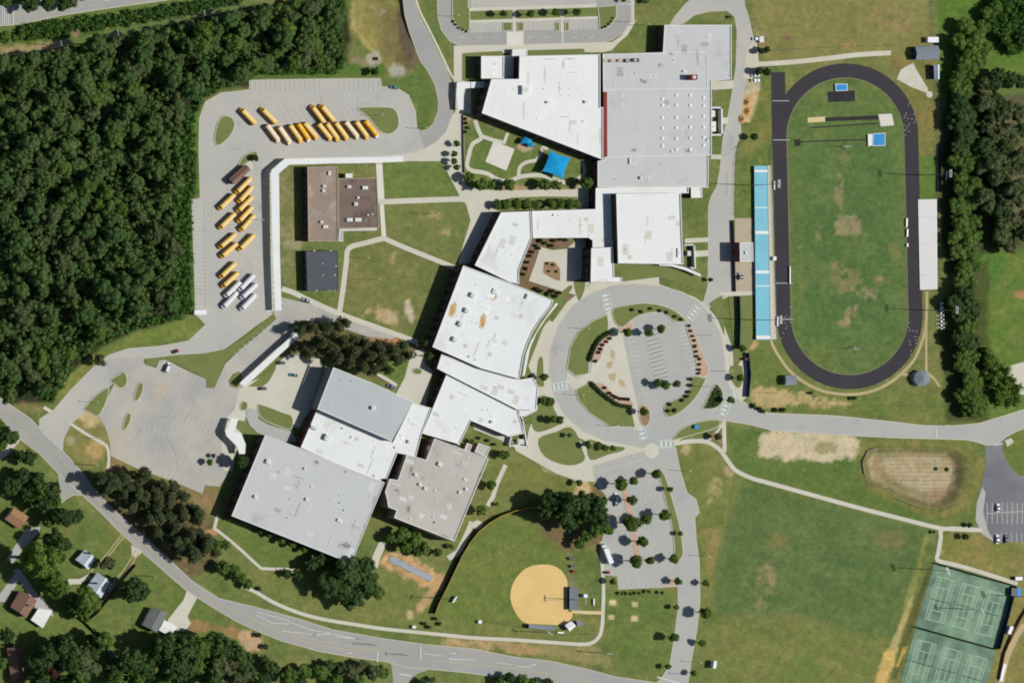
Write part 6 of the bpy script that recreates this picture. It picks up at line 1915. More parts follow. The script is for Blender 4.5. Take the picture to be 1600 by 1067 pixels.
crate('white box near the tennis path, at the long drive', 1567, 1050, 1.6, 9.5, 0.7, -14, 'bus_white', 'cabinet', 'cabinet')
# blue and grey ticket shelter by the tennis courts
gable('shelter', 'half blue half grey roofed shelter at the tennis court corner', [(1581, 918), (1596, 919), (1595, 932), (1580, 931)], 2.6, 3.4, 'metal_grey', 'darkmetal', 'shelter', ridge=1, win=False, rmat2='blue_vinyl')

# ------------------------------------------------------------------ poles, lamps, wires
def floodlight(label, base, H, group, ang=0.0, n=5):
    b0 = P(base[0], base[1], 0)
    t = thing('floodlight_mast', label, 'floodlight mast', (b0.x, b0.y, 0), math.radians(ang), group)
    mb = MB(); mb.tube((0, 0, 0), (0, 0, H), .24, .12, 8); mb.build('pole', M['steel'], t)
    aw = 4.0 if H > 20 else 2.8
    for k, z_ in enumerate((H - .3, H - 1.7) if H > 20 else (H - .3,)):
        mb = MB(); mb.box((0, 0, z_), (.14, aw, .14)); mb.build('crossarm', M['steel'], t)
        for q in range(n):
            y = -aw * .46 + aw * .92 * q / (n - 1)
            mb = MB(); mb.loft([[(.1, y - .2, z_ - .3), (.1, y + .2, z_ - .3), (.1, y + .2, z_ + .15), (.1, y - .2, z_ + .15)], [(.45, y - .27, z_ - .42), (.45, y + .27, z_ - .42), (.5, y + .27, z_ + .1), (.5, y - .27, z_ + .1)]])
            mb.build('floodlight', M['steel'], t)
    return t


FG = 'floodlight masts round the fields'
floodlight('tall floodlight mast north of the home stand', (1172, 290), 29, FG)
floodlight('tall floodlight mast beside the south half of the home stand', (1175, 500), 29, FG)
floodlight('tall floodlight mast north of the visitor stand', (1440, 274), 28, FG, 180)
floodlight('tall floodlight mast south of the visitor stand', (1450, 485), 28, FG, 180)
floodlight('floodlight mast at the north west corner of the tennis courts', (1445, 889), 22, FG, 20)
floodlight('floodlight mast east of the upper tennis courts', (1587, 931), 22, FG, 200)
floodlight('floodlight mast between the two banks of tennis courts', (1504, 951), 18, FG, 20, 4)
floodlight('floodlight mast on the softball outfield fence', (684, 934), 18, FG, -30, 4)
floodlight('floodlight mast behind the lower dugout', (838, 987), 15, FG, 60, 4)
floodlight('floodlight mast behind the right dugout', (891, 936), 17, FG, 180, 4)
floodlight('floodlight mast on the lawn near the county road', (934, 1019), 13, FG, 90, 3)


def lamp(label, px, py, H=8.0, group='street lamps along the drives', two=False):
    b0 = P(px, py, 0)
    t = thing('street_lamp', label, 'street lamp', (b0.x, b0.y, 0), 0, group)
    mb = MB(); mb.tube((0, 0, 0), (0, 0, H), .12, .07, 6); mb.build('pole', M['darkmetal'], t)
    for s_ in ((-1, 1) if two else (1,)):
        mb = MB(); mb.tube((0, 0, H - .1), (s_ * .9, 0, H + .1), .05, n=5); mb.box((s_ * 1.2, 0, H + .08), (.8, .35, .16)); mb.build('lamp_head', M['steel'], t)
    return t


for lab, x, y, H in (('lamp post on the ring road, top left', 905, 513, 8), ('lamp post on the ring road, left of the west crosswalk', 897, 617, 8), ('lamp post on the ring road, lower left', 950, 665, 8), ('lamp post on the inner lawn, lower right of the ring', 1100, 604, 8), ('lamp post in the lower ring lawn near the lorry car park', 912, 692, 6),
                     ('lamp post on the upper right lawn strip of the ring', 1102, 524, 7), ('lamp post at the top bend of the south drive', 1063, 735, 8), ('lamp post in the middle of the south drive', 1093, 868, 8), ('lamp post at the foot of the south drive', 1080, 1033, 8), ('lamp post in the centre of the lower bus yard', 398, 344, 8),
                     ('lamp post on the tree island of the bus yard', 582, 181, 9), ('lamp post near the loop road kerb', 652, 201, 8), ('lamp post on the lawn beside the slate hut', 562, 403, 8), ('lamp post in the middle of the big lawn', 575, 437, 11), ('lamp post on the lawn below the long path', 666, 334, 12), ('lamp post on the grass north of the grey wing', 1000, 40, 8),
                     ('lamp post at the top right bend of the north car park', 978, 35, 8), ('lamp post at the top left bend of the north car park', 702, 26, 8), ('lamp post on the west lawn island by the entrance drive', 140, 628, 8), ('lamp post in the drive by the dirt patch', 143, 684, 8), ('lamp post on the lawn behind the ring fence', 1200, 614, 10), ('lamp post beside the ring road triangle bed', 1128, 580, 8),
                     ('lamp post at the car park exit by the county road', 1062, 1052, 8), ('lamp post on the east drive by the pond', 1463, 664, 8)):
    lamp(lab, x, y, H)


def utility(label, px, py, H, arm, ang, group):
    """px, py: where the photograph shows its head."""
    h = P(px, py, H)
    t = thing('utility_pole', label, 'utility pole', (h.x, h.y, 0), math.radians(ang), group)
    mb = MB(); mb.tube((0, 0, 0), (0, 0, H + .3), .2, .13, 7); mb.build('pole', M['wood'], t)
    mb = MB(); mb.box((0, 0, H - .2), (.18, arm, .2)); mb.build('crossarm', M['coping'], t)
    for y in (-arm * .46, 0, arm * .46):
        mb = MB(); mb.tube((0, y, H - .1), (0, y, H + .25), .07, n=6); mb.build('insulator', M['whitepaint'], t)
    return t


UG = 'utility poles along the county road and the woods'
heads = [(-60, 96, 'off'), (96, 68, 'pole'), (185, 51, 'pole'), (320, 21, 'pole'), (420, -1, 'pole')]
HU = 15.0
for (x, y, k), lab in zip(heads, ('utility pole at the far left end of the wire line above the woods', 'first utility pole from the left on the wire line above the woods', 'second utility pole from the left on the wire line above the woods', 'third utility pole from the left on the wire line above the woods', 'utility pole at the right end of the wire line above the woods')):
    if k == 'pole' and x < 400:
        utility(lab, x, y, HU, 2.8, 12, UG)
w_ = thing('overhead_wires', 'three pale overhead wires crossing above the top left woods', 'overhead wires', P(96, 68, HU))
o3 = Vector(w_.location)
for off in (-1.3, 0, 1.3):
    mb = MB()
    for (x0, y0, _), (x1, y1, _) in zip(heads[:-1], heads[1:]):
        a, b_ = P(x0, y0, HU) - o3, P(x1, y1, HU) - o3
        a.z = b_.z = 0.2
        nrm = Vector((a.y - b_.y, b_.x - a.x, 0)).normalized() * off
        pr = None
        for k in range(7):
            f = k / 6
            q = a.lerp(b_, f) + nrm + Vector((0, 0, -1.2 * 4 * f * (1 - f)))
            if pr is not None:
                mb.tube(pr, q, .045, n=4, cap=False)
            pr = q
    mb.build('wire', M['steel'], w_)
utility('utility pole beside the county road west of the pines', 152, 727, 10, 2.2, 40, UG)
utility('utility pole on the lawn of the cottages', 243, 901, 9, 2.2, 40, UG)
utility('utility pole on the verge near the bottom junction', 590, 1008, 10, 2.2, 70, UG)
utility('utility pole at the mouth of the bottom side road', 640, 1024, 10, 2.2, 20, UG)


# ------------------------------------------------------------------ fences
def fence(label, pts, h, post_mat='steel', panel_mat=None, step=6.0, name='fence', cap=None, th=0.06, base=0.0, cat='fence', group=None):
    q = [P(x, y, 0).xy for x, y in pts]
    t = thing(name, label, cat, (q[0].x, q[0].y, 0), 0, group)
    c = q[0]
    posts = MB(); posts.tube((0, 0, 0), (0, 0, h + .08), .07, n=6)
    pm = posts.mesh('post', M[post_mat])
    for i in range(len(q) - 1):
        d = q[i + 1] - q[i]
        n = max(1, round(d.length / step))
        for k in range(n):
            a, b_ = q[i] + d * (k / n) - c, q[i] + d * ((k + 1) / n) - c
            link('post', pm, t, (a.x, a.y, 0))
            e_ = b_ - a
            m_, ang = (a + b_) / 2, math.atan2(e_.y, e_.x)
            mb = MB()
            if panel_mat:
                mb.box((m_.x, m_.y, base + (h - base) / 2), (e_.length - .02, th, h - base - .02), ang)
                mb.build('fence_panel', M[panel_mat], t)
            else:
                for z_ in (h - .03, h * .5, .15):
                    mb.tube((a.x, a.y, z_), (b_.x, b_.y, z_), .035, n=4, cap=False)
                for s_ in range(int(e_.length / .5)):
                    p = a + e_ * ((s_ + .5) / int(e_.length / .5))
                    mb.tube((p.x, p.y, .1), (p.x, p.y, h), .012, n=3, cap=False)
                mb.build('mesh_panel', M['steel'], t)
            if cap:
                mb = MB()
                mb.tube((a.x, a.y, h + .06), (b_.x, b_.y, h + .06), .16, n=6, cap=False)
                mb.build('top_rail', M[cap], t)
    link('post', pm, t, (q[-1].x - c.x, q[-1].y - c.y, 0))
    return t


fence('dark outfield fence with a yellow top rail curving round the softball field', [(676, 958), (681, 944), (694, 918), (706, 893), (718, 868), (730, 848), (744, 830), (760, 817), (778, 806), (800, 798), (822, 793), (840, 791)], 3.0, 'steel', 'darkgreen', 5.0, cap='yellowcap')
fence('navy screened fence between the terrace path and the home stand', [(1152, 463), (1153, 500), (1152, 545)], 2.6, 'darkmetal', 'navy', 5.0, th=.3)
fence('blue screened fence beside the ring road booth', [(1166, 551), (1169, 585), (1166, 620)], 2.8, 'darkmetal', 'navy', 5.0, th=.3)
fence('dark screened fence along the north side of the tennis courts', [(1459, 879), (1520, 897), (1583, 914)], 3.2, 'darkmetal', 'darkgreen', 5.0)
fence('dark screened fence dividing the two banks of tennis courts', [(1430, 979), (1490, 996), (1556, 1014)], 3.2, 'darkmetal', 'darkgreen', 5.0)
fence('navy screened fence along the east side of the upper tennis courts', [(1584, 915), (1572, 962), (1558, 1013)], 3.0, 'darkmetal', 'navy', 5.0)
fence('wire mesh fence along the west side of the tennis courts', [(1459, 879), (1431, 978), (1400, 1085)], 3.0, 'darkmetal', None, 6.0)
fence('rusty board fence along the drive east of the tennis courts', [(1606, 945), (1592, 968), (1580, 992), (1568, 1020), (1560, 1060)], 1.6, 'wood', 'woodred', 4.0)
fence('dark wooden board fence between the cottages and the grey house lot', [(211, 882), (190, 906), (168, 936), (150, 958), (134, 971)], 2.2, 'wood', 'wood', 4.0)
fence('short dark wooden board fence at the corner of the grey house lot', [(121, 964), (134, 974), (148, 988)], 2.2, 'wood', 'wood', 4.0)
fence('wire mesh fence round the practice field at the top right', [(1178, 30), (1196, 62), (1196, 80), (1300, 74), (1420, 70), (1453, 68), (1455, 30), (1454, -10)], 2.0, 'darkmetal', None, 8.0)
fence('wire mesh fence below the track on the road verge', [(1172, 632), (1240, 634), (1340, 634), (1478, 634)], 1.8, 'darkmetal', None, 8.0)
fence('wire mesh fence east of the track along the tree line', [(1464, 130), (1462, 255), (1465, 330), (1470, 455), (1468, 500)], 1.8, 'darkmetal', None, 8.0)
fence('blue rail fence east of the visitor stand under the trees', [(1468, 226), (1467, 265), (1467, 300)], 2.2, 'darkmetal', 'navy', 6.0)
fence('wire mesh fence round the home side of the track', [(1203, 232), (1207, 350), (1211, 460), (1213, 520)], 1.2, 'steel', None, 6.0)
fence('wire mesh fence round the retention pond', [(1357, 758), (1350, 740), (1347, 720), (1356, 703), (1372, 698), (1462, 699), (1492, 702), (1509, 716), (1511, 732), (1505, 764), (1492, 790), (1470, 798), (1438, 794), (1398, 778)], 1.6, 'darkmetal', None, 6.0)
fence('brown fence between the playground path and the plaza trees', [(722.5, 180), (723, 230), (724, 270)], 1.2, 'wood', 'wood', 4.0)
fence('thin wire fence beside the east service road', [(1160, 222), (1152, 230), (1148, 256), (1147, 335)], 1.6, 'darkmetal', None, 6.0)
fence('wire mesh fence behind home plate along the county road path', [(690, 964), (760, 970), (820, 980), (880, 992), (930, 990)], 1.6, 'steel', None, 7.0)
for i, (a, b_) in enumerate((((1455, 935), (1483, 942)), ((1494, 943), (1522, 951)), ((1533, 955), (1561, 962)), ((1425, 1032), (1455, 1041)), ((1464, 1044), (1492, 1051)), ((1504, 1055), (1532, 1063)))):
    fence('low dark tennis net, %s court from the left in the %s bank' % (ORD[i % 3], 'upper' if i < 3 else 'lower'), [a, b_], 1.0, 'darkmetal', 'darkgreen', 12.0, name='tennis_net', cat='tennis net', group='nets across the tennis courts')

# ------------------------------------------------------------------ wear: roof patches, drains, crack sealing, tyre marks
for nm, c1 in (('patch_light', (236, 237, 234)), ('patch_grey', (206, 208, 205)), ('patch_dirty', (212, 209, 198)), ('patch_dull', (172, 174, 172))):
    M[nm] = surf(nm, c1, None, 0.3, 0.8, 0.03, amount=0.5)
rp = random.Random(17)
for t, outer, z, win, z0 in FOOT:
    xs, ys = [p.x for p in outer], [p.y for p in outer]
    A = abs(area(outer))
    if A < 150:
        continue
    nmx = t.name
    kinds = ('patch_dull', 'patch_grey') if nmx in ('grey_north_wing', 'grey_hall', 'metal_hall', 'beige_block') else ('patch_light', 'patch_grey', 'patch_dirty')
    if nmx.startswith(('brown', 'slate', 'metal')):
        continue
    ang0 = 0.0 if nmx in ('classroom_wing', 'grey_north_wing', 'link_corridor', 'gymnasium', 'lobby', 'entrance_block', 'press_box') else math.radians(-22)
    done = 0
    for k in range(200):
        if done >= min(16, A / 130):
            break
        x, y = rp.uniform(min(xs), max(xs)), rp.uniform(min(ys), max(ys))
        sx, sy = rp.choice(((1.2, 5), (2.5, 2.5), (1.0, 9), (4, 2.2), (6, 0.7), (0.6, 7), (3.2, 5.0)))
        cr, sr = math.cos(ang0), math.sin(ang0)
        q = [(x + a * sx / 2 * cr - b_ * sy / 2 * sr, y + a * sx / 2 * sr + b_ * sy / 2 * cr) for a, b_ in ((-1.3, -1.3), (1.3, -1.3), (1.3, 1.3), (-1.3, 1.3))]
        if not all(inside(p, outer) for p in q):
            continue
        mb = MB()
        mb.box((x - t.location.x, y - t.location.y, z - z0 + 0.004 + 0.0011 * done), (sx, sy, 0.006), ang0)
        mb.build('roof_patch', M[rp.choice(kinds)], t)
        if rp.random() < .55:
            mb = MB()
            a = rp.uniform(.1, .22)
            mb.tube((x - t.location.x, y - t.location.y, z - z0), (x - t.location.x, y - t.location.y, z - z0 + rp.uniform(.4, .9)), a, n=7)
            mb.build('vent_pipe', M['steel'], t)
        done += 1


def cracks(name, polys, n, seed, mat, w=0.13, step=16, level=6):
    """Sealed cracks wandering over old asphalt."""
    r = random.Random(seed)
    mb = MB()
    zz = zl(level)
    for poly in polys:
        xs, ys = [p[0] for p in poly], [p[1] for p in poly]
        made = 0
        for _ in range(n * 6):
            if made >= n:
                break
            x, y = r.uniform(min(xs), max(xs)), r.uniform(min(ys), max(ys))
            a = r.choice((0, 0, 1.57, .4, -.4)) + r.uniform(-.25, .25)
            line = []
            for k in range(r.randint(3, 8)):
                if not inside((x, y), poly):
                    break
                line.append(P(x, y).xy)
                a += r.uniform(-.35, .35)
                x += math.cos(a) * step * r.uniform(.5, 1); y += math.sin(a) * step * r.uniform(.5, 1)
            if len(line) > 2:
                mb.strip(line, w, zz)
                made += 1
    struct(name, mb, M[mat])


M['seal'] = surf('crack_seal', (146, 146, 144), (138, 138, 137), 0.5, 1.5, 0.06)
M['tyre'] = surf('tyre_wear', (150, 151, 150), (160, 160, 157), 0.3, 1.0, 0.08)
WL = [(190, 590), (230, 575), (320, 610), (372, 600), (362, 655), (350, 735), (300, 750), (180, 700), (170, 650)]
cracks('crack_sealing', [WL], 9, 3, 'seal', 0.14, 14, 4)
cracks('crack_sealing', [[(312, 170), (400, 145), (590, 145), (640, 160), (640, 235), (420, 244), (330, 300)], [(312, 300), (408, 262), (412, 480), (330, 495)]], 5, 4, 'seal', 0.13, 18, 2)
cracks('crack_sealing', [[(940, 735), (1030, 730), (1060, 830), (1050, 905), (970, 915), (950, 840)], [(1112, 40), (1165, 40), (1150, 240), (1110, 440)]], 4, 6, 'seal', 0.12, 15, 4)
cracks('crack_sealing', [[(150, 800), (230, 850), (400, 960), (640, 1010), (640, 1035), (400, 975), (220, 850)]], 7, 7, 'seal', 0.13, 12, 3)

# ------------------------------------------------------------------ trees, shrubs, undergrowth
ICO_V = None


def ico():
    global ICO_V
    if ICO_V is None:
        t = (1 + 5 ** .5) / 2
        v = np.array([(-1, t, 0), (1, t, 0), (-1, -t, 0), (1, -t, 0), (0, -1, t), (0, 1, t), (0, -1, -t), (0, 1, -t), (t, 0, -1), (t, 0, 1), (-t, 0, -1), (-t, 0, 1)], float)
        v /= np.linalg.norm(v[0])
        f = np.array([(0, 11, 5), (0, 5, 1), (0, 1, 7), (0, 7, 10), (0, 10, 11), (1, 5, 9), (5, 11, 4), (11, 10, 2), (10, 7, 6), (7, 1, 8), (3, 9, 4), (3, 4, 2), (3, 2, 6), (3, 6, 8), (3, 8, 9), (4, 9, 5), (2, 4, 11), (6, 2, 10), (8, 6, 7), (9, 8, 1)])
        ICO_V = (v, f)
    return ICO_V


def crown_mesh(name, mat, seed, blobs, per, leaf, core=0.72, jitter=0.7, flat=1.0):
    """Leaf clumps: every blob carries leaf-sized faces turned mostly outwards round a loose core."""
    r = np.random.RandomState(seed)
    V, F, n0 = [], [], 0
    iv, if_ = ico()
    for (cx, cy, cz, rad) in blobs:
        c = np.array((cx, cy, cz))
        k = max(6, int(per * (rad / 0.35) ** 1.6))
        d = r.normal(size=(k, 3))
        d[:, 2] = np.where(d[:, 2] < -0.3, -d[:, 2], d[:, 2])
        d /= np.linalg.norm(d, axis=1)[:, None]
        p = c + d * np.array((1, 1, flat)) * rad * ((0.72 if core < .85 else 0.84) + (0.42 if core < .85 else 0.28) * r.rand(k))[:, None]
        n = d + r.normal(size=(k, 3)) * jitter * 0.6
        n /= np.linalg.norm(n, axis=1)[:, None]
        a = np.cross(n, r.normal(size=(k, 3)))
        a /= np.linalg.norm(a, axis=1)[:, None]
        b = np.cross(n, a)
        s = leaf * (0.6 + 0.8 * r.rand(k))[:, None]
        q = np.stack([p - a * s * .55, p - b * s * .36 + n * s * .08, p + a * s * .55, p + b * s * .36 + n * s * .08], 1).reshape(-1, 3)
        V.append(q)
        F += [(n0 + 4 * i, n0 + 4 * i + 1, n0 + 4 * i + 2, n0 + 4 * i + 3) for i in range(k)]
        n0 += 4 * k
        if core:
            w = iv * rad * core * (0.85 + 0.3 * r.rand(12))[:, None] * np.array((1, 1, flat)) + c
            V.append(w)
            F += [tuple(int(i) + n0 for i in t) for t in if_]
            n0 += 12
    V = np.concatenate(V)
    me = bpy.data.meshes.new(name)
    me.from_pydata(V.tolist(), [], F)
    me.materials.append(M[mat])
    me.update()
    return me


def blobs_round(seed, n, rz=0.8, cz=0.0, r0=0.24, r1=0.42, spread=0.68):
    r = random.Random(seed)
    out = [(0, 0, cz + rz * .25, 0.5)]
    while len(out) < n:
        x, y, z_ = (r.uniform(-1, 1) for _ in range(3))
        d = math.sqrt(x * x + y * y + z_ * z_)
        if 0.45 < d < 1.0 and z_ > -0.75:
            out.append((x * spread, y * spread, cz + z_ * rz * spread, r.uniform(r0, r1)))
    return out


def blobs_pine(seed, n):
    r = random.Random(seed)
    out = []
    for k in range(n):
        a = r.uniform(0, 2 * math.pi)
        h = r.random()
        R = (0.25 + 0.72 * r.random()) * (1 - 0.55 * h)
        out.append((R * math.cos(a), R * math.sin(a), -0.9 + 1.9 * h + r.uniform(-.1, .1), r.uniform(.16, .30)))
    out.append((0, 0, 0.95, .24))
    return out


def trunk_mesh(name, h, r0, seed, limbs=4, reach=0.55, top=1.0):
    r = random.Random(seed)
    mb = MB()
    mb.tube((0, 0, 0), (0.02, 0.01, h * .55), r0, r0 * .75, 7)
    mb.tube((0.02, 0.01, h * .54), (0, 0, h * top), r0 * .75, r0 * .35, 7)
    for k in range(limbs):
        a = 2 * math.pi * k / limbs + r.uniform(-.4, .4)
        z_ = h * r.uniform(.5, .8)
        mb.tube((0, 0, z_), (reach * math.cos(a), reach * math.sin(a), z_ + h * .22), r0 * .5, r0 * .15, 5)
    return mb.mesh(name, M['bark'])


PROTO = {}


def proto(kind, seeds, mat, bl, per, leaf, hc, trunk, core=0.72, jitter=0.7, cname='crown'):
    PROTO[kind] = []
    for s_ in seeds:
        b_ = bl(s_)
        b_ = [(x, y, z_ + hc, r) for x, y, z_, r in b_]
        PROTO[kind].append((crown_mesh(cname, mat, s_, b_, per, leaf, core, jitter), trunk_mesh('trunk', *trunk, s_) if trunk else None, hc))


proto('forest', (1, 2, 3, 4, 5), 'leaf_forest', lambda s_: blobs_round(s_, 34, 0.7, 0, .2, .34, .76), 46, 0.12, 2.2, (2.1, .07), 0.9, 0.5)
proto('forest_green', (11, 12, 13), 'leaf_green', lambda s_: blobs_round(s_, 34, 0.7, 0, .2, .34, .76), 46, 0.12, 2.2, (2.1, .07), 0.9, 0.5)
proto('forest_dull', (14, 15, 16), 'leaf_pine', lambda s_: blobs_round(s_, 34, 0.7, 0, .18, .30, .78), 44, 0.115, 2.2, (2.1, .07), 0.9, 0.5)
proto('broad', (21, 22, 23), 'leaf_green', lambda s_: blobs_round(s_, 30, 0.75, 0, .2, .36, .74), 36, 0.13, 1.35, (1.3, .08), 0.9, 0.5)
proto('dark', (26, 27), 'leaf_dark', lambda s_: blobs_round(s_, 32, 0.75, 0, .2, .34, .76), 38, 0.12, 1.35, (1.3, .08), 0.9, 0.5)
proto('olive', (31, 32), 'leaf_olive', lambda s_: blobs_round(s_, 28, 0.7, 0, .2, .34, .76), 34, 0.14, 1.4, (1.3, .08), 0.9, 0.5)
proto('red', (36,), 'leaf_red', lambda s_: blobs_round(s_, 20, 0.7, 0, .22, .36, .7), 30, 0.16, 1.3, (1.2, .08))
proto('lot', (41, 42, 43), 'leaf_lot', lambda s_: blobs_round(s_, 28, 0.95, 0, .28, .40, .64), 40, 0.15, 2.0, (1.9, .08), 0.88, .6)
proto('pine', (51, 52, 53, 54), 'leaf_needle', lambda s_: blobs_pine(s_, 46), 90, 0.125, 2.3, (3.1, .07), 0.5, 1.0)
proto('shrub', (61, 62, 63), 'leaf_shrub', lambda s_: blobs_round(s_, 9, 0.7, 0, .35, .5, .5), 26, 0.26, 0.65, (0.6, .07), cname='foliage')
proto('redshrub', (66,), 'leaf_red', lambda s_: blobs_round(s_, 9, 0.7, 0, .35, .5, .5), 26, 0.26, 0.65, (0.6, .07), cname='foliage')
rt = random.Random(99)


def tree(kind, px, py, r, label, group=None, name='tree', cat='tree', hk=1.0):
    """px, py, r: middle and radius of its crown in the photograph."""
    cm, tm, hc = PROTO[kind][rt.randrange(len(PROTO[kind]))]
    R = r * S
    zs = R * hk * rt.uniform(.92, 1.08)
    p = P(px, py, hc * zs)
    t = thing(name, label, cat, (p.x, p.y, 0), rt.uniform(0, 6.28), group)
    t.scale = (R * rt.uniform(.95, 1.08), R * rt.uniform(.95, 1.08), zs)
    link('foliage' if cat in ('shrub', 'hedge') else 'crown', cm, t)
    if tm:
        link('trunk', tm, t)
    return t


def fill(poly, spacing, seed, jit=0.35):
    r = random.Random(seed)
    xs, ys = [p[0] for p in poly], [p[1] for p in poly]
    out = []
    row = 0
    y = min(ys)
    while y < max(ys):
        x = min(xs) + (spacing / 2 if row % 2 else 0)
        while x < max(xs):
            q = (x + r.uniform(-jit, jit) * spacing, y + r.uniform(-jit, jit) * spacing)
            if inside(q, poly):
                out.append(q)
            x += spacing
        y += spacing * .87
        row += 1
    return out


# the dense wood in the west
FP = [(-4, 88), (60, 88), (110, 76), (190, 57), (290, 37), (400, 13), (470, 2), (524, -4), (530, 60), (520, 106), (400, 112), (380, 122), (328, 128), (298, 150), (282, 180), (278, 305), (272, 318), (274, 470), (258, 484), (205, 504), (158, 528), (120, 556), (96, 592), (76, 616), (20, 620), (-4, 620)]
pts = fill(FP, 24.4, 5, 0.52)
green_edge = lambda x, y: x > 420 or (x > 60 and y > 520)  # parts of the wood where the brighter green kind is commoner
for x, y in pts:
    v = rt.random()
    v = v * .75 + .25 * (0.5 + 0.5 * math.sin(x * .031 + 1.3 * math.sin(y * .027)))
    k = 'forest_green' if (green_edge(x, y) and v < .6) or v < .20 else ('forest_dull' if v > .78 else 'forest')
    lab = {'forest': 'mid green broadleaf tree in the dense wood west of the bus yard', 'forest_green': 'brighter green broadleaf tree in the dense wood west of the bus yard', 'forest_dull': 'dull olive brown tree in the dense wood west of the bus yard'}[k]
    tree(k, x, y, rt.choice((9.5, 11.5, 13, 14.5, 16, 18)) * rt.uniform(.92, 1.08), lab, {'forest': 'mid green trees of the west wood', 'forest_green': 'bright green trees of the west wood', 'forest_dull': 'olive trees of the west wood'}[k], 'forest_tree', 'forest tree', rt.uniform(.62, 1.15))
print('FOREST', len(pts))


def undergrowth(name, poly, spacing, h, mat, seed, leaf=0.9, rad=(1.0, 2.2), per=16):
    """Low growth nobody could count, leaf clump beside leaf clump, one object."""
    r = random.Random(seed)
    bl = []
    for x, y in fill(poly, spacing, seed, .5):
        p = P(x, y, h * .5)
        rr_ = r.uniform(*rad)
        bl.append((p.x, p.y, r.uniform(.1, h), rr_))
    c = P(*poly[0])
    V = [(x - c.x, y - c.y, z_, q) for x, y, z_, q in bl]
    o = link(name, crown_mesh(name, mat, seed, [(x, y, z_, q) for x, y, z_, q in V], per * .06, leaf, .7, .8), None, (c.x, c.y, 0))
    o['kind'] = 'stuff'
    return o


undergrowth('undergrowth', [(p[0], p[1]) for p in FP], 7.0, 8.5, 'leaf_forest', 3, 1.0, (1.4, 2.8), 16)
undergrowth('vine_thicket', [(272, 176), (304, 172), (307, 300), (299, 312), (298, 486), (270, 496), (266, 320), (270, 308)], 4.6, 2.6, 'leaf_vine', 4)
undergrowth('vine_thicket', [(306, 176), (320, 152), (344, 138), (390, 126), (398, 116), (520, 114), (534, 110), (536, 8), (524, 4), (528, 100), (392, 106), (336, 128), (300, 150)], 4.4, 2.4, 'leaf_vine', 5)
undergrowth('vine_thicket', [(300, 486), (284, 496), (216, 512), (180, 526), (120, 562), (96, 604), (82, 626), (72, 622), (100, 580), (160, 526), (206, 506), (280, 488)], 4.6, 2.0, 'leaf_vine', 6)
undergrowth('vine_thicket', [(30, 44), (60, 36), (110, 30), (170, 22), (260, 8), (330, 0), (380, -6), (380, 6), (300, 22), (200, 40), (140, 50), (125, 44), (104, 56), (60, 60), (30, 62)], 5.0, 2.0, 'leaf_vine', 7)
undergrowth('vine_thicket', [(1548, -6), (1606, -6), (1606, 78), (1580, 84), (1560, 60), (1540, 40)], 5.5, 5.0, 'leaf_vine', 8, 1.2, (1.8, 3.2), 16)
undergrowth('vine_thicket', [(1536, 540), (1560, 560), (1592, 610), (1586, 634), (1560, 630), (1540, 590)], 5.5, 4.5, 'leaf_green', 9, 1.1, (1.8, 3.0), 16)
undergrowth('ground_cover', [(1119, 603), (1126, 612), (1126, 626), (1117, 635), (1103, 636), (1106, 630), (1113, 612)], 3.0, .5, 'leaf_shrub', 10, .6, (.6, 1.0), 20)

# top left roadside trees
for x, y, r, k in ((45, 4, 17, 'dark'), (74, 4, 14, 'dark'), (98, 8, 12, 'dark'), (112, 2, 12, 'olive'), (10, 2, 10, 'broad'), (130, -4, 8, 'broad')):
    tree(k, x, y, r, 'tree overhanging the road in the top left corner', 'trees over the top left road', cat='tree')
for x, y, r in ((6, 58, 12), (22, 60, 8), (34, 54, 7)):
    tree('broad', x, y, r, 'bushy tree on the far left verge below the top road', 'trees on the far left verge')

# pine grove south of the service road
GP = [(470, 516, 10), (486, 512, 11), (508, 514, 12), (526, 512, 13), (538, 506, 11), (478, 540, 11), (500, 536, 13), (518, 544, 13), (535, 534, 12), (550, 548, 13), (552, 530, 11), (568, 538, 12), (574, 556, 12), (590, 544, 13), (566, 574, 11), (545, 566, 12), (596, 562, 12), (582, 578, 10), (614, 546, 12), (628, 540, 11), (620, 562, 11), (606, 578, 9), (636, 556, 9), (523, 560, 12), (480, 555, 9)]
for x, y, r in GP:
    tree('pine', x, y, r * 1.1, 'dark pine in the grove north of the metal hall', 'pines of the central grove', 'pine_tree', 'pine', rt.uniform(.8, 1.1))
tree('pine', 668, 556, 8, 'thin grey pine standing alone against the stained wing', None, 'pine_tree', 'pine', 1.3)
tree('pine', 662, 536, 7, 'small pine at the end of the lawn path by the stained wing', None, 'pine_tree', 'pine', 1.0)
# roadside pine belt
RP = fill([(124, 736), (182, 730), (240, 744), (300, 778), (318, 800), (330, 842), (338, 862), (308, 876), (264, 850), (226, 822), (188, 796), (154, 772), (130, 752)], 18.5, 8, .38)
for x, y in RP:
    tree('pine', x + 4, y, rt.uniform(11, 15), 'olive brown pine in the belt beside the county road', 'pines of the roadside belt', 'pine_tree', 'pine', rt.uniform(.7, 1.0))
for x, y, r in ((318, 852, 13), (338, 856, 14), (302, 850, 11), (352, 852, 10), (350, 886, 12), (366, 892, 12), (376, 902, 11), (386, 912, 9), (404, 920, 5)):
    tree('broad' if r > 5 else 'shrub', x, y, r, 'green broadleaf tree at the south end of the roadside belt', 'green trees at the end of the roadside belt', hk=.9)
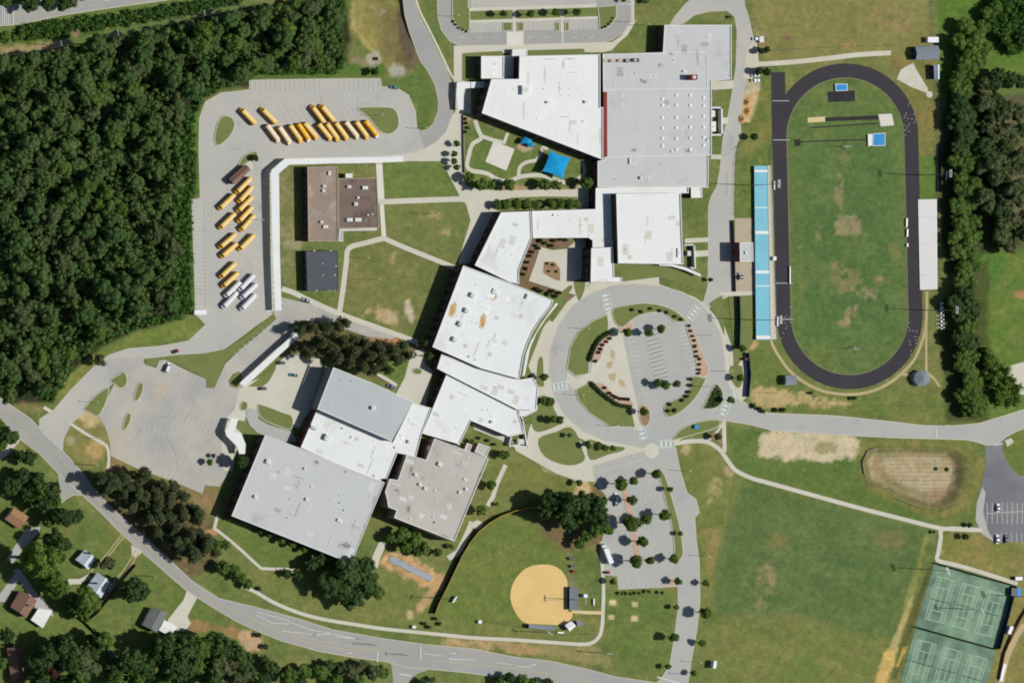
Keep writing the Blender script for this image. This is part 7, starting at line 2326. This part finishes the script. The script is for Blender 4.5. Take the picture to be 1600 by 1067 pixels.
# trees beside the grey hall
for x, y, r, k in ((543, 898, 30, 'dark'), (570, 912, 26, 'dark'), (548, 930, 24, 'dark'), (520, 912, 24, 'dark'), (572, 885, 16, 'dark'), (590, 925, 13, 'broad'), (530, 885, 16, 'dark')):
    tree(k, x, y, r, 'huge dark round tree south of the grey hall', 'great trees south of the grey hall', hk=.85)
for x, y, r in ((500, 875, 13), (486, 882, 12), (464, 897, 9), (448, 896, 7)):
    tree('dark', x, y, r, 'smaller dark tree west of the great trees by the path', 'small trees west of the great trees')
for i, (x, y, r) in enumerate(((406, 829, 5), (421, 835, 6), (440, 843, 7), (457, 850, 7), (474, 857, 7), (358, 810, 4))):
    tree('lot', x, y, r, 'round clipped tree by the grey hall south wall, %s' % (('first from left', 'second from left', 'third from left', 'fourth from left', 'fifth from left', 'at the far west corner')[i]), 'clipped trees along the grey hall', hk=.8)
tree('dark', 376, 721, 12, 'round dark tree at the foot of the zigzag walkway', None, hk=1.3)
for x, y, r, k, lab in ((333, 712, 5, 'red', 'small rusty tree in the west car park, upper one'), (328, 722, 6, 'lot', 'small green tree in the west car park, lower one'), (156, 563, 11, 'olive', 'round brown green tree leaning over the entrance drive')):
    tree(k, x, y, r, lab)
# between the beige block and the batting lane
for x, y, r in ((626, 835, 14), (645, 842, 14), (662, 856, 13), (634, 852, 12), (612, 838, 11), (650, 862, 9)):
    tree('broad', x, y, r, 'green tree in the clump south of the beige block', 'clump south of the beige block')
for x, y, r, lab in ((684, 862, 8, 'round tree right of the clump, by the path end'), (705, 853, 5, 'small dark tree at the south corner of the beige block'), (751, 799, 11, 'round tree on the east side of the beige block, lower one'), (767, 758, 9, 'ragged tree on the east side of the beige block, middle one'), (789, 711, 9, 'round tree on the east side of the beige block, upper one'), (776, 787, 4, 'little bush near the lower tree east of the beige block'), (738, 690, 5, 'bush in the small planted court')):
    tree('broad', x, y, r, lab)
for x, y in ((762, 688), (772, 694), (748, 684)):
    tree('shrub', x, y, 4, 'low shrub in the planted court south of the south wing', 'shrubs of the planted court', 'shrub', 'shrub')
# softball trees
for x, y, r in ((862, 784, 15), (884, 788, 17), (908, 786, 16), (930, 788, 16), (878, 806, 14), (852, 798, 12), (934, 806, 15), (912, 806, 13), (890, 820, 10)):
    tree('dark', x, y, r * 1.3, 'dark tree in the clump above the softball outfield', 'dark trees above the softball outfield', hk=1.25)
for x, y, r in ((930, 830, 13), (916, 838, 12), (944, 826, 11), (952, 830, 8), (906, 848, 10)):
    tree('broad', x, y, r, 'brighter green tree on the south side of the softball clump', 'green trees south of the softball clump', hk=1.1)
# car park trees, one by one
CP = [(1026, 740, 7.5, 'top of the long island'), (1047, 764, 5, 'second from the top on the long island'), (1039, 804, 8.5, 'middle of the long island'), (1063, 833, 4, 'lower half of the long island'), (1053, 873, 7, 'foot of the long island'),
      (970, 756, 9, 'top left of the car park'), (990, 751, 6.5, 'right of the top left tree'), (987, 781, 8, 'beside the white van'), (988, 818, 12, 'largest of the median'), (1008, 812, 9, 'right of the largest median tree'), (1003, 846, 8.5, 'alone low on the median'),
      (994, 877, 10, 'left of the pair at the foot of the median'), (1016, 875, 7, 'right of the pair at the foot of the median'), (1060, 908, 6, 'at the bottom right corner of the car park'), (958, 908, 5, 'at the bottom left corner of the car park'), (905, 754, 5, 'near the orange dirt west of the car park')]
for x, y, r, w in CP:
    tree('lot', x, y, r * 1.18, 'round car park tree, ' + w, 'trees of the south east car park', 'car_park_tree')
for i, (x, y, r) in enumerate(((1103, 911, 5.5), (1102, 957, 9), (1097, 1004, 5.5), (1084, 1051, 5))):
    tree('lot', x, y, r * 1.15, 'round tree east of the south drive, %s from the top' % ORD[i], 'trees along the south drive')
for i, (x, y, r) in enumerate(((1057, 948, 4.5), (1053, 996, 8), (1044, 1041, 4.5))):
    tree('lot', x, y, r * 1.15, 'round tree west of the south drive, %s from the top' % ORD[i], 'trees along the south drive')
for i, (x, y) in enumerate(((972, 927), (985, 927), (999, 926.5), (1014, 924), (1035, 925.5))):
    tree('lot', x, y, 3.6, 'little dark sapling below the car park, %s from left' % ORD[i], 'saplings below the car park', 'sapling', 'sapling', .9)
# ring trees and planting
for x, y, r, lab in ((980, 519, 7, 'first from left by the upper stalls'), (1014, 520, 7, 'second from left by the upper stalls'), (1033, 514, 7, 'third from left by the upper stalls'), (1040, 602, 7, 'left of the pair at the lower stalls'), (1057, 600, 6.5, 'right of the pair at the lower stalls'), (1028, 598, 6, 'half hidden one at the lower stalls'),
                     (1007, 643, 7, 'on the little island by the south crosswalk'), (1157, 590, 6, 'on the small lawn beside the east walk'), (1160, 544, 6, 'at the foot of the navy fence'), (850, 589, 6, 'on the strip lawn by the ring'), (858, 628, 8, 'by the main entrance canopy'), (848, 626, 7, 'beside the canopy column'), (874, 656, 6.5, 'at the ring side corner of the west lawn'),
                     (863, 655, 6, 'in the middle of the west lawn'), (934, 695, 6, 'left on the wedge lawn'), (958, 700, 5, 'right on the wedge lawn'), (946, 700, 5, 'middle of the wedge lawn'), (920, 696, 5, 'at the left tip of the wedge lawn'), (1122, 682, 6, 'on the brown bed at the walk fork'), (1142, 625, 6, 'over the east crosswalk'), (890, 680, 4, 'small one on the lower west lawn')):
    tree('lot', x, y, r * 1.12, 'small tree round the ring road, ' + lab, 'trees round the ring road', 'ring_tree')
HA = [(955, 518), (949, 521), (943, 524), (937, 529), (932, 535), (928, 541), (925, 548), (922, 555), (920, 562)]
HB = [(923, 598), (928, 604), (933, 609), (938, 614), (944, 618), (950, 623), (956, 627), (962, 631), (969, 633), (976, 634.5), (983, 635)]
for hh, lab in ((HA, 'clipped dark hedge curving along the upper plaza bed'), (HB, 'clipped dark hedge curving along the lower plaza bed')):
    t = thing('hedge', lab, 'hedge', P(*hh[0]))
    q = spline([P(x, y).xy - P(*hh[0]).xy for x, y in hh], 3)
    link('foliage', crown_mesh('foliage', 'leaf_dark', 77, [(p.x, p.y, .8 + .2 * (k % 3), 1.15) for k, p in enumerate(q)], 9, .55, .75, .7), t)
for pts_, lab, grp, k, r in (([(953, 529), (948, 534), (942, 539), (939, 545), (936, 551), (931, 564)], 'purple red shrub beside the upper plaza hedge', 'red shrubs of the upper plaza bed', 'redshrub', 3.4),
                             ([(945, 606), (953, 614), (958, 618), (963, 621), (970, 622.5), (976, 623.5), (982, 624)], 'purple red shrub beside the lower plaza hedge', 'red shrubs of the lower plaza bed', 'redshrub', 3.4),
                             ([(988, 484), (1002, 486.5), (1016, 482), (1031, 485), (1042, 488), (1055, 495), (1064, 499)], 'round shrub on the top lawn arc of the ring', 'shrubs of the top ring lawn', 'shrub', 3.8),
                             ([(1077, 509), (1079, 517), (1082, 525), (1085, 532), (1086, 541), (1088, 549), (1089, 556), (1093, 561), (1093, 569), (1093, 577), (1092, 583)], 'shrub on the pink gravel east of the stalls', 'shrubs of the pink gravel bed', 'shrub', 3.4),
                             ([(1079, 592), (1079, 602), (1076, 612), (1073, 619), (1047, 631), (1044, 642), (1054, 641), (1066, 625)], 'shrub on the crescent lawn at the lower right of the ring', 'shrubs of the crescent lawn', 'shrub', 4.2),
                             ([(727, 186), (729, 193), (731, 200), (727, 206)], 'dark shrub at the head of the playground path', 'shrubs at the playground path', 'shrub', 3.6),
                             ([(708, 34), (712, 39), (717, 44), (723, 47), (729, 49.5)], 'low shrub on the left bend of the north car park', 'shrubs on the left bend', 'shrub', 2.6),
                             ([(957, 29), (955, 34), (951, 38), (946, 42), (941, 44)], 'low shrub on the right bend of the north car park', 'shrubs on the right bend', 'shrub', 2.6),
                             ([(800, 384 - 0), (844, 376), (852, 380), (866, 376), (876, 374), (884, 374), (862, 384), (842, 388)], 'shrub in the north bed of the inner court', 'shrubs of the inner court north bed', 'shrub', 4.5),
                             ([(824, 410), (828, 400), (832, 394), (818, 428), (822, 420), (838, 384)], 'shrub in the west bed of the inner court', 'shrubs of the inner court west bed', 'shrub', 4.0),
                             ([(845, 455), (856, 459), (868, 462), (838, 451), (874, 458), (862, 455)], 'shrub in the south bed of the inner court', 'shrubs of the inner court south bed', 'shrub', 4.6),
                             ([(855, 412), (864, 414), (870, 424), (858, 424)], 'small shrub in the island bed of the inner court', 'shrubs of the inner court island', 'shrub', 2.6),
                             ([(1192, 642), (1212, 640), (1178, 634), (1186, 638), (1224, 640)], 'dark shrub on the bank at the road bend', 'shrubs at the road bend', 'shrub', 5.0),
                             ([(663, 974), (686, 974), (680, 966), (670, 980)], 'dark shrub by the county road path', 'shrubs by the county road path', 'shrub', 4.6),
                             ([(1336, 622), (1267, 614), (1330, 622)], 'lone shrub below the south bend of the track', 'shrubs below the track', 'shrub', 4.2)):
    for x, y in pts_:
        if lab.startswith('shrub in the north bed') and x < 810:
            continue
        tree(k, x, y, r, lab, grp, 'shrub', 'shrub')
sheet('court_paving', [(838, 384), (862, 391), (885, 389), (905, 372), (924, 376), (923, 440), (904, 462), (880, 456), (826, 439), (836, 412), (842, 393)], 'concrete', 4, 0)
sheet('court_bed', [(850, 409), (866, 409), (875, 420), (875, 439), (864, 436), (848, 426)], 'mulch', 5, 0)
# playground trees
for x, y, r, lab in ((733, 278, 10, 'at the left end'), (750, 289, 12, 'second from left'), (766, 290, 9, 'third from left'), (795, 289, 10.5, 'fourth from left'), (852, 289, 11, 'fifth from left'), (870, 290, 10, 'sixth from left'), (916, 285, 12, 'rightmost by the grey wing')):
    tree('broad', x, y, r, 'bushy tree along the path south of the playground, ' + lab, 'trees south of the playground')
for x, y, r in ((779, 321, 8), (792, 319, 9), (808, 320, 9), (824, 319, 9), (838, 320, 10), (862, 319, 9), (876, 318, 9), (890, 319, 10), (900, 320, 8)):
    tree('lot', x, y, r, 'pale green tree in the row on the lawn north of the link corridor', 'tree row north of the link corridor', hk=.75)
for i, (x, y) in enumerate(((713, 225), (710, 241), (710, 252), (714, 261))):
    tree('broad', x, y, 6, 'small tree in the paved walk west of the playground, %s from the top' % ORD[i], 'trees of the paved walk', hk=1.3)
for i, (x, y, r) in enumerate(((787, 22, 6.5), (829, 22, 6.5), (869, 20, 7), (902, 19, 7.5))):
    tree('lot', x, y, r, 'round tree on the median of the north car park, %s from left' % ORD[i], 'trees on the north median', hk=1.2)
for x, y, lab in ((974, -2, 'dark tree at the top edge left of the road'), (1010, 2, 'dark tree at the top edge right of the road'), (1141, 27, 'tiny bush on the lawn above the grey wing')):
    tree('broad', x, y, 6 if y < 10 else 3, lab)
for x, y, r, lab in ((1198, 78, 6, 'dark tree by the field gate, upper one'), (1198, 112, 7, 'dark tree by the field gate, lower one'), (1178, 214, 6, 'dark tree alone beside the service road'), (1190, 80, 5, 'dark small tree left of the gate tree'), (1186, 111, 6, 'dark small tree left of the lower gate tree'), (1110, 437, 4, 'little bush at the end of the arc canopy')):
    tree('dark', x, y, r, lab, hk=1.5)
tree('shrub', 588, 92, 4, 'dark bush beside the upper gravel patch of the basin', None, 'shrub', 'shrub')
tree('dark', 586, 112, 8, 'dark bush on the bank above the bus yard bays', None)
tree('shrub', 398, 247, 8, 'scrubby bush beside the brown hut', None, 'shrub', 'shrub')
for x, y, r, lab in ((1515, 820, 5, 'small dark bush at the drive end path'), (1508, 838, 6, 'round dark bush by the tennis path fork'), (1459, 831, 3, 'tiny bush at the path bend by the field'), (1479, 733, 4, 'bush on the rim of the retention pond')):
    tree('dark', x, y, r, lab)
# east belt
EB = [(1508, 44, 15), (1522, 58, 14), (1534, 44, 12), (1500, 66, 14), (1518, 78, 15), (1492, 84, 13), (1508, 98, 15), (1528, 96, 13), (1540, 76, 12), (1545, 20, 12), (1558, 12, 11), (1500, 118, 14), (1516, 114, 13), (1494, 132, 12), (1508, 138, 14), (1484, 146, 12),
      (1478, 128, 9), (1500, 158, 13), (1486, 170, 14), (1506, 184, 18), (1486, 196, 15), (1472, 184, 10), (1492, 216, 14), (1510, 210, 15), (1484, 232, 12), (1504, 236, 14), (1522, 226, 13), (1494, 254, 13), (1512, 258, 14), (1530, 250, 14),
      (1500, 280, 12), (1490, 300, 14), (1508, 300, 14), (1524, 288, 13), (1484, 322, 14), (1502, 326, 15), (1520, 318, 14), (1486, 346, 14), (1506, 350, 15), (1524, 346, 12), (1494, 370, 13), (1512, 374, 14), (1526, 366, 10), (1500, 394, 14), (1518, 398, 13), (1492, 416, 12), (1510, 420, 14), (1526, 418, 10), (1500, 440, 13), (1518, 444, 12),
      (1510, 462, 17), (1496, 474, 14), (1520, 482, 14), (1502, 494, 13), (1508, 512, 14), (1520, 506, 10), (1500, 528, 14), (1516, 536, 15), (1506, 552, 14), (1522, 556, 10), (1504, 572, 13), (1518, 580, 13), (1514, 600, 14), (1526, 598, 11), (1506, 616, 13), (1522, 620, 15), (1536, 626, 11), (1520, 640, 13), (1534, 644, 10), (1510, 640, 10)]
for x, y, r in EB:
    if x < 1494:
        x += 13
    r *= 1.16
    k = 'dark' if (150 < y < 250 or 455 < y < 500 or y in (536, 528)) else 'broad'
    tree(k, x, y, r, ('dark green' if k == 'dark' else 'fresh green') + ' tree in the long belt east of the track', ('dark' if k == 'dark' else 'fresh') + ' trees of the east belt', 'belt_tree', 'belt tree', rt.uniform(.6, .8))
for x, y in fill([(1538, 118), (1552, 150), (1606, 165), (1606, 395), (1585, 392), (1556, 370), (1536, 320), (1530, 240)], 19, 21):
    tree('olive' if rt.random() < .8 else 'dark', x, y, rt.uniform(12, 18), 'olive grey tree in the wood at the right edge', 'olive trees at the right edge', 'belt_tree', 'belt tree', rt.uniform(.8, 1.1))
for x, y, r in ((1560, 118, 14), (1578, 122, 12), (1594, 128, 12), (1552, 132, 14), (1596, 60, 12)):
    tree('dark', x, y, r, 'deep green tree by the houses at the upper right edge', 'deep green trees at the upper right edge', 'belt_tree', 'belt tree')
# neighbourhood trees
NB = [(8, 678, 12, 'dark'), (20, 684, 10, 'broad'), (2, 694, 10, 'broad'), (-2, 664, 9, 'broad'), (45, 715, 12, 'dark'), (30, 712, 9, 'dark'), (36, 745, 12, 'dark'), (55, 748, 13, 'dark'), (60, 764, 15, 'broad'), (75, 770, 14, 'dark'), (84, 762, 10, 'dark'), (42, 770, 12, 'dark'), (20, 758, 13, 'dark'), (8, 764, 12, 'dark'), (66, 786, 13, 'dark'), (86, 786, 9, 'broad'),
      (75, 814, 9, 'broad'), (106, 808, 13, 'dark'), (120, 805, 10, 'dark'), (92, 806, 12, 'dark'), (85, 842, 15, 'dark'), (100, 850, 10, 'dark'), (56, 873, 28, 'broad'), (92, 868, 10, 'broad'), (78, 902, 18, 'broad'), (94, 914, 14, 'broad'), (84, 920, 14, 'broad'), (128, 934, 17, 'broad'), (142, 942, 14, 'broad'), (132, 960, 10, 'broad'), (116, 944, 12, 'dark'),
      (168, 880, 11, 'olive'), (208, 923, 18, 'dark'), (222, 922, 11, 'dark'), (10, 992, 10, 'dark'), (2, 1036, 9, 'broad'), (95, 1008, 20, 'dark'), (75, 1022, 18, 'dark'), (110, 1028, 18, 'dark'), (128, 1036, 22, 'olive'), (142, 1020, 14, 'dark'), (158, 1002, 15, 'broad'), (148, 996, 12, 'dark'), (80, 1050, 14, 'red'), (58, 1034, 15, 'dark'), (120, 1058, 16, 'broad'), (60, 1062, 14, 'dark'), (100, 1070, 14, 'broad'),
      (200, 1032, 20, 'dark'), (222, 1040, 18, 'dark'), (178, 1046, 16, 'dark'), (210, 1058, 14, 'broad'), (182, 1064, 12, 'broad'), (250, 1062, 14, 'broad'), (260, 1012, 24, 'dark'), (290, 1018, 26, 'dark'), (310, 1008, 20, 'broad'), (275, 1040, 22, 'dark'), (306, 1044, 18, 'broad'), (338, 1010, 20, 'dark'), (360, 1018, 20, 'dark'), (345, 1040, 20, 'olive'), (378, 1034, 16, 'dark'), (330, 1062, 16, 'dark'), (370, 1058, 16, 'olive'), (386, 1052, 12, 'dark'), (260, 1028, 14, 'dark')]
for x, y, r, k in NB:
    lab = {'dark': 'dark green garden tree among the houses at the lower left', 'broad': 'leafy mid green garden tree among the houses at the lower left', 'olive': 'olive green garden tree among the houses at the lower left', 'red': 'dark red leaved tree near the corner house'}[k]
    tree(k, x, y, r * 1.24, lab, None if k == 'red' else {'dark': 'dark garden trees', 'broad': 'leafy garden trees', 'olive': 'olive garden trees'}[k], 'garden_tree', 'garden tree', rt.uniform(1.0, 1.35))
for x, y, r, k in ((425, 1044, 14, 'dark'), (448, 1052, 16, 'broad'), (476, 1050, 14, 'broad'), (470, 1064, 12, 'dark'), (500, 1050, 14, 'broad'), (514, 1040, 11, 'dark'), (532, 1042, 12, 'dark'), (550, 1048, 14, 'olive'), (566, 1040, 12, 'olive'), (582, 1050, 14, 'olive'), (596, 1048, 13, 'broad'), (524, 1062, 12, 'broad'), (410, 1064, 14, 'dark'), (560, 1066, 12, 'broad'), (412, 1030, 9, 'dark'),
                   (780, 1062, 10, 'dark'), (796, 1058, 10, 'dark'), (816, 1062, 11, 'broad'), (836, 1066, 11, 'broad'), (856, 1068, 10, 'dark'), (660, 1066, 8, 'dark'), (676, 1062, 7, 'olive'), (404, 992, 5, 'dark'), (415, 1010, 5, 'dark')):
    tree(k, x, y, r, 'tree on the south side of the county road at the bottom edge', 'trees at the bottom edge', 'verge_tree', 'verge tree', rt.uniform(.8, 1.0))
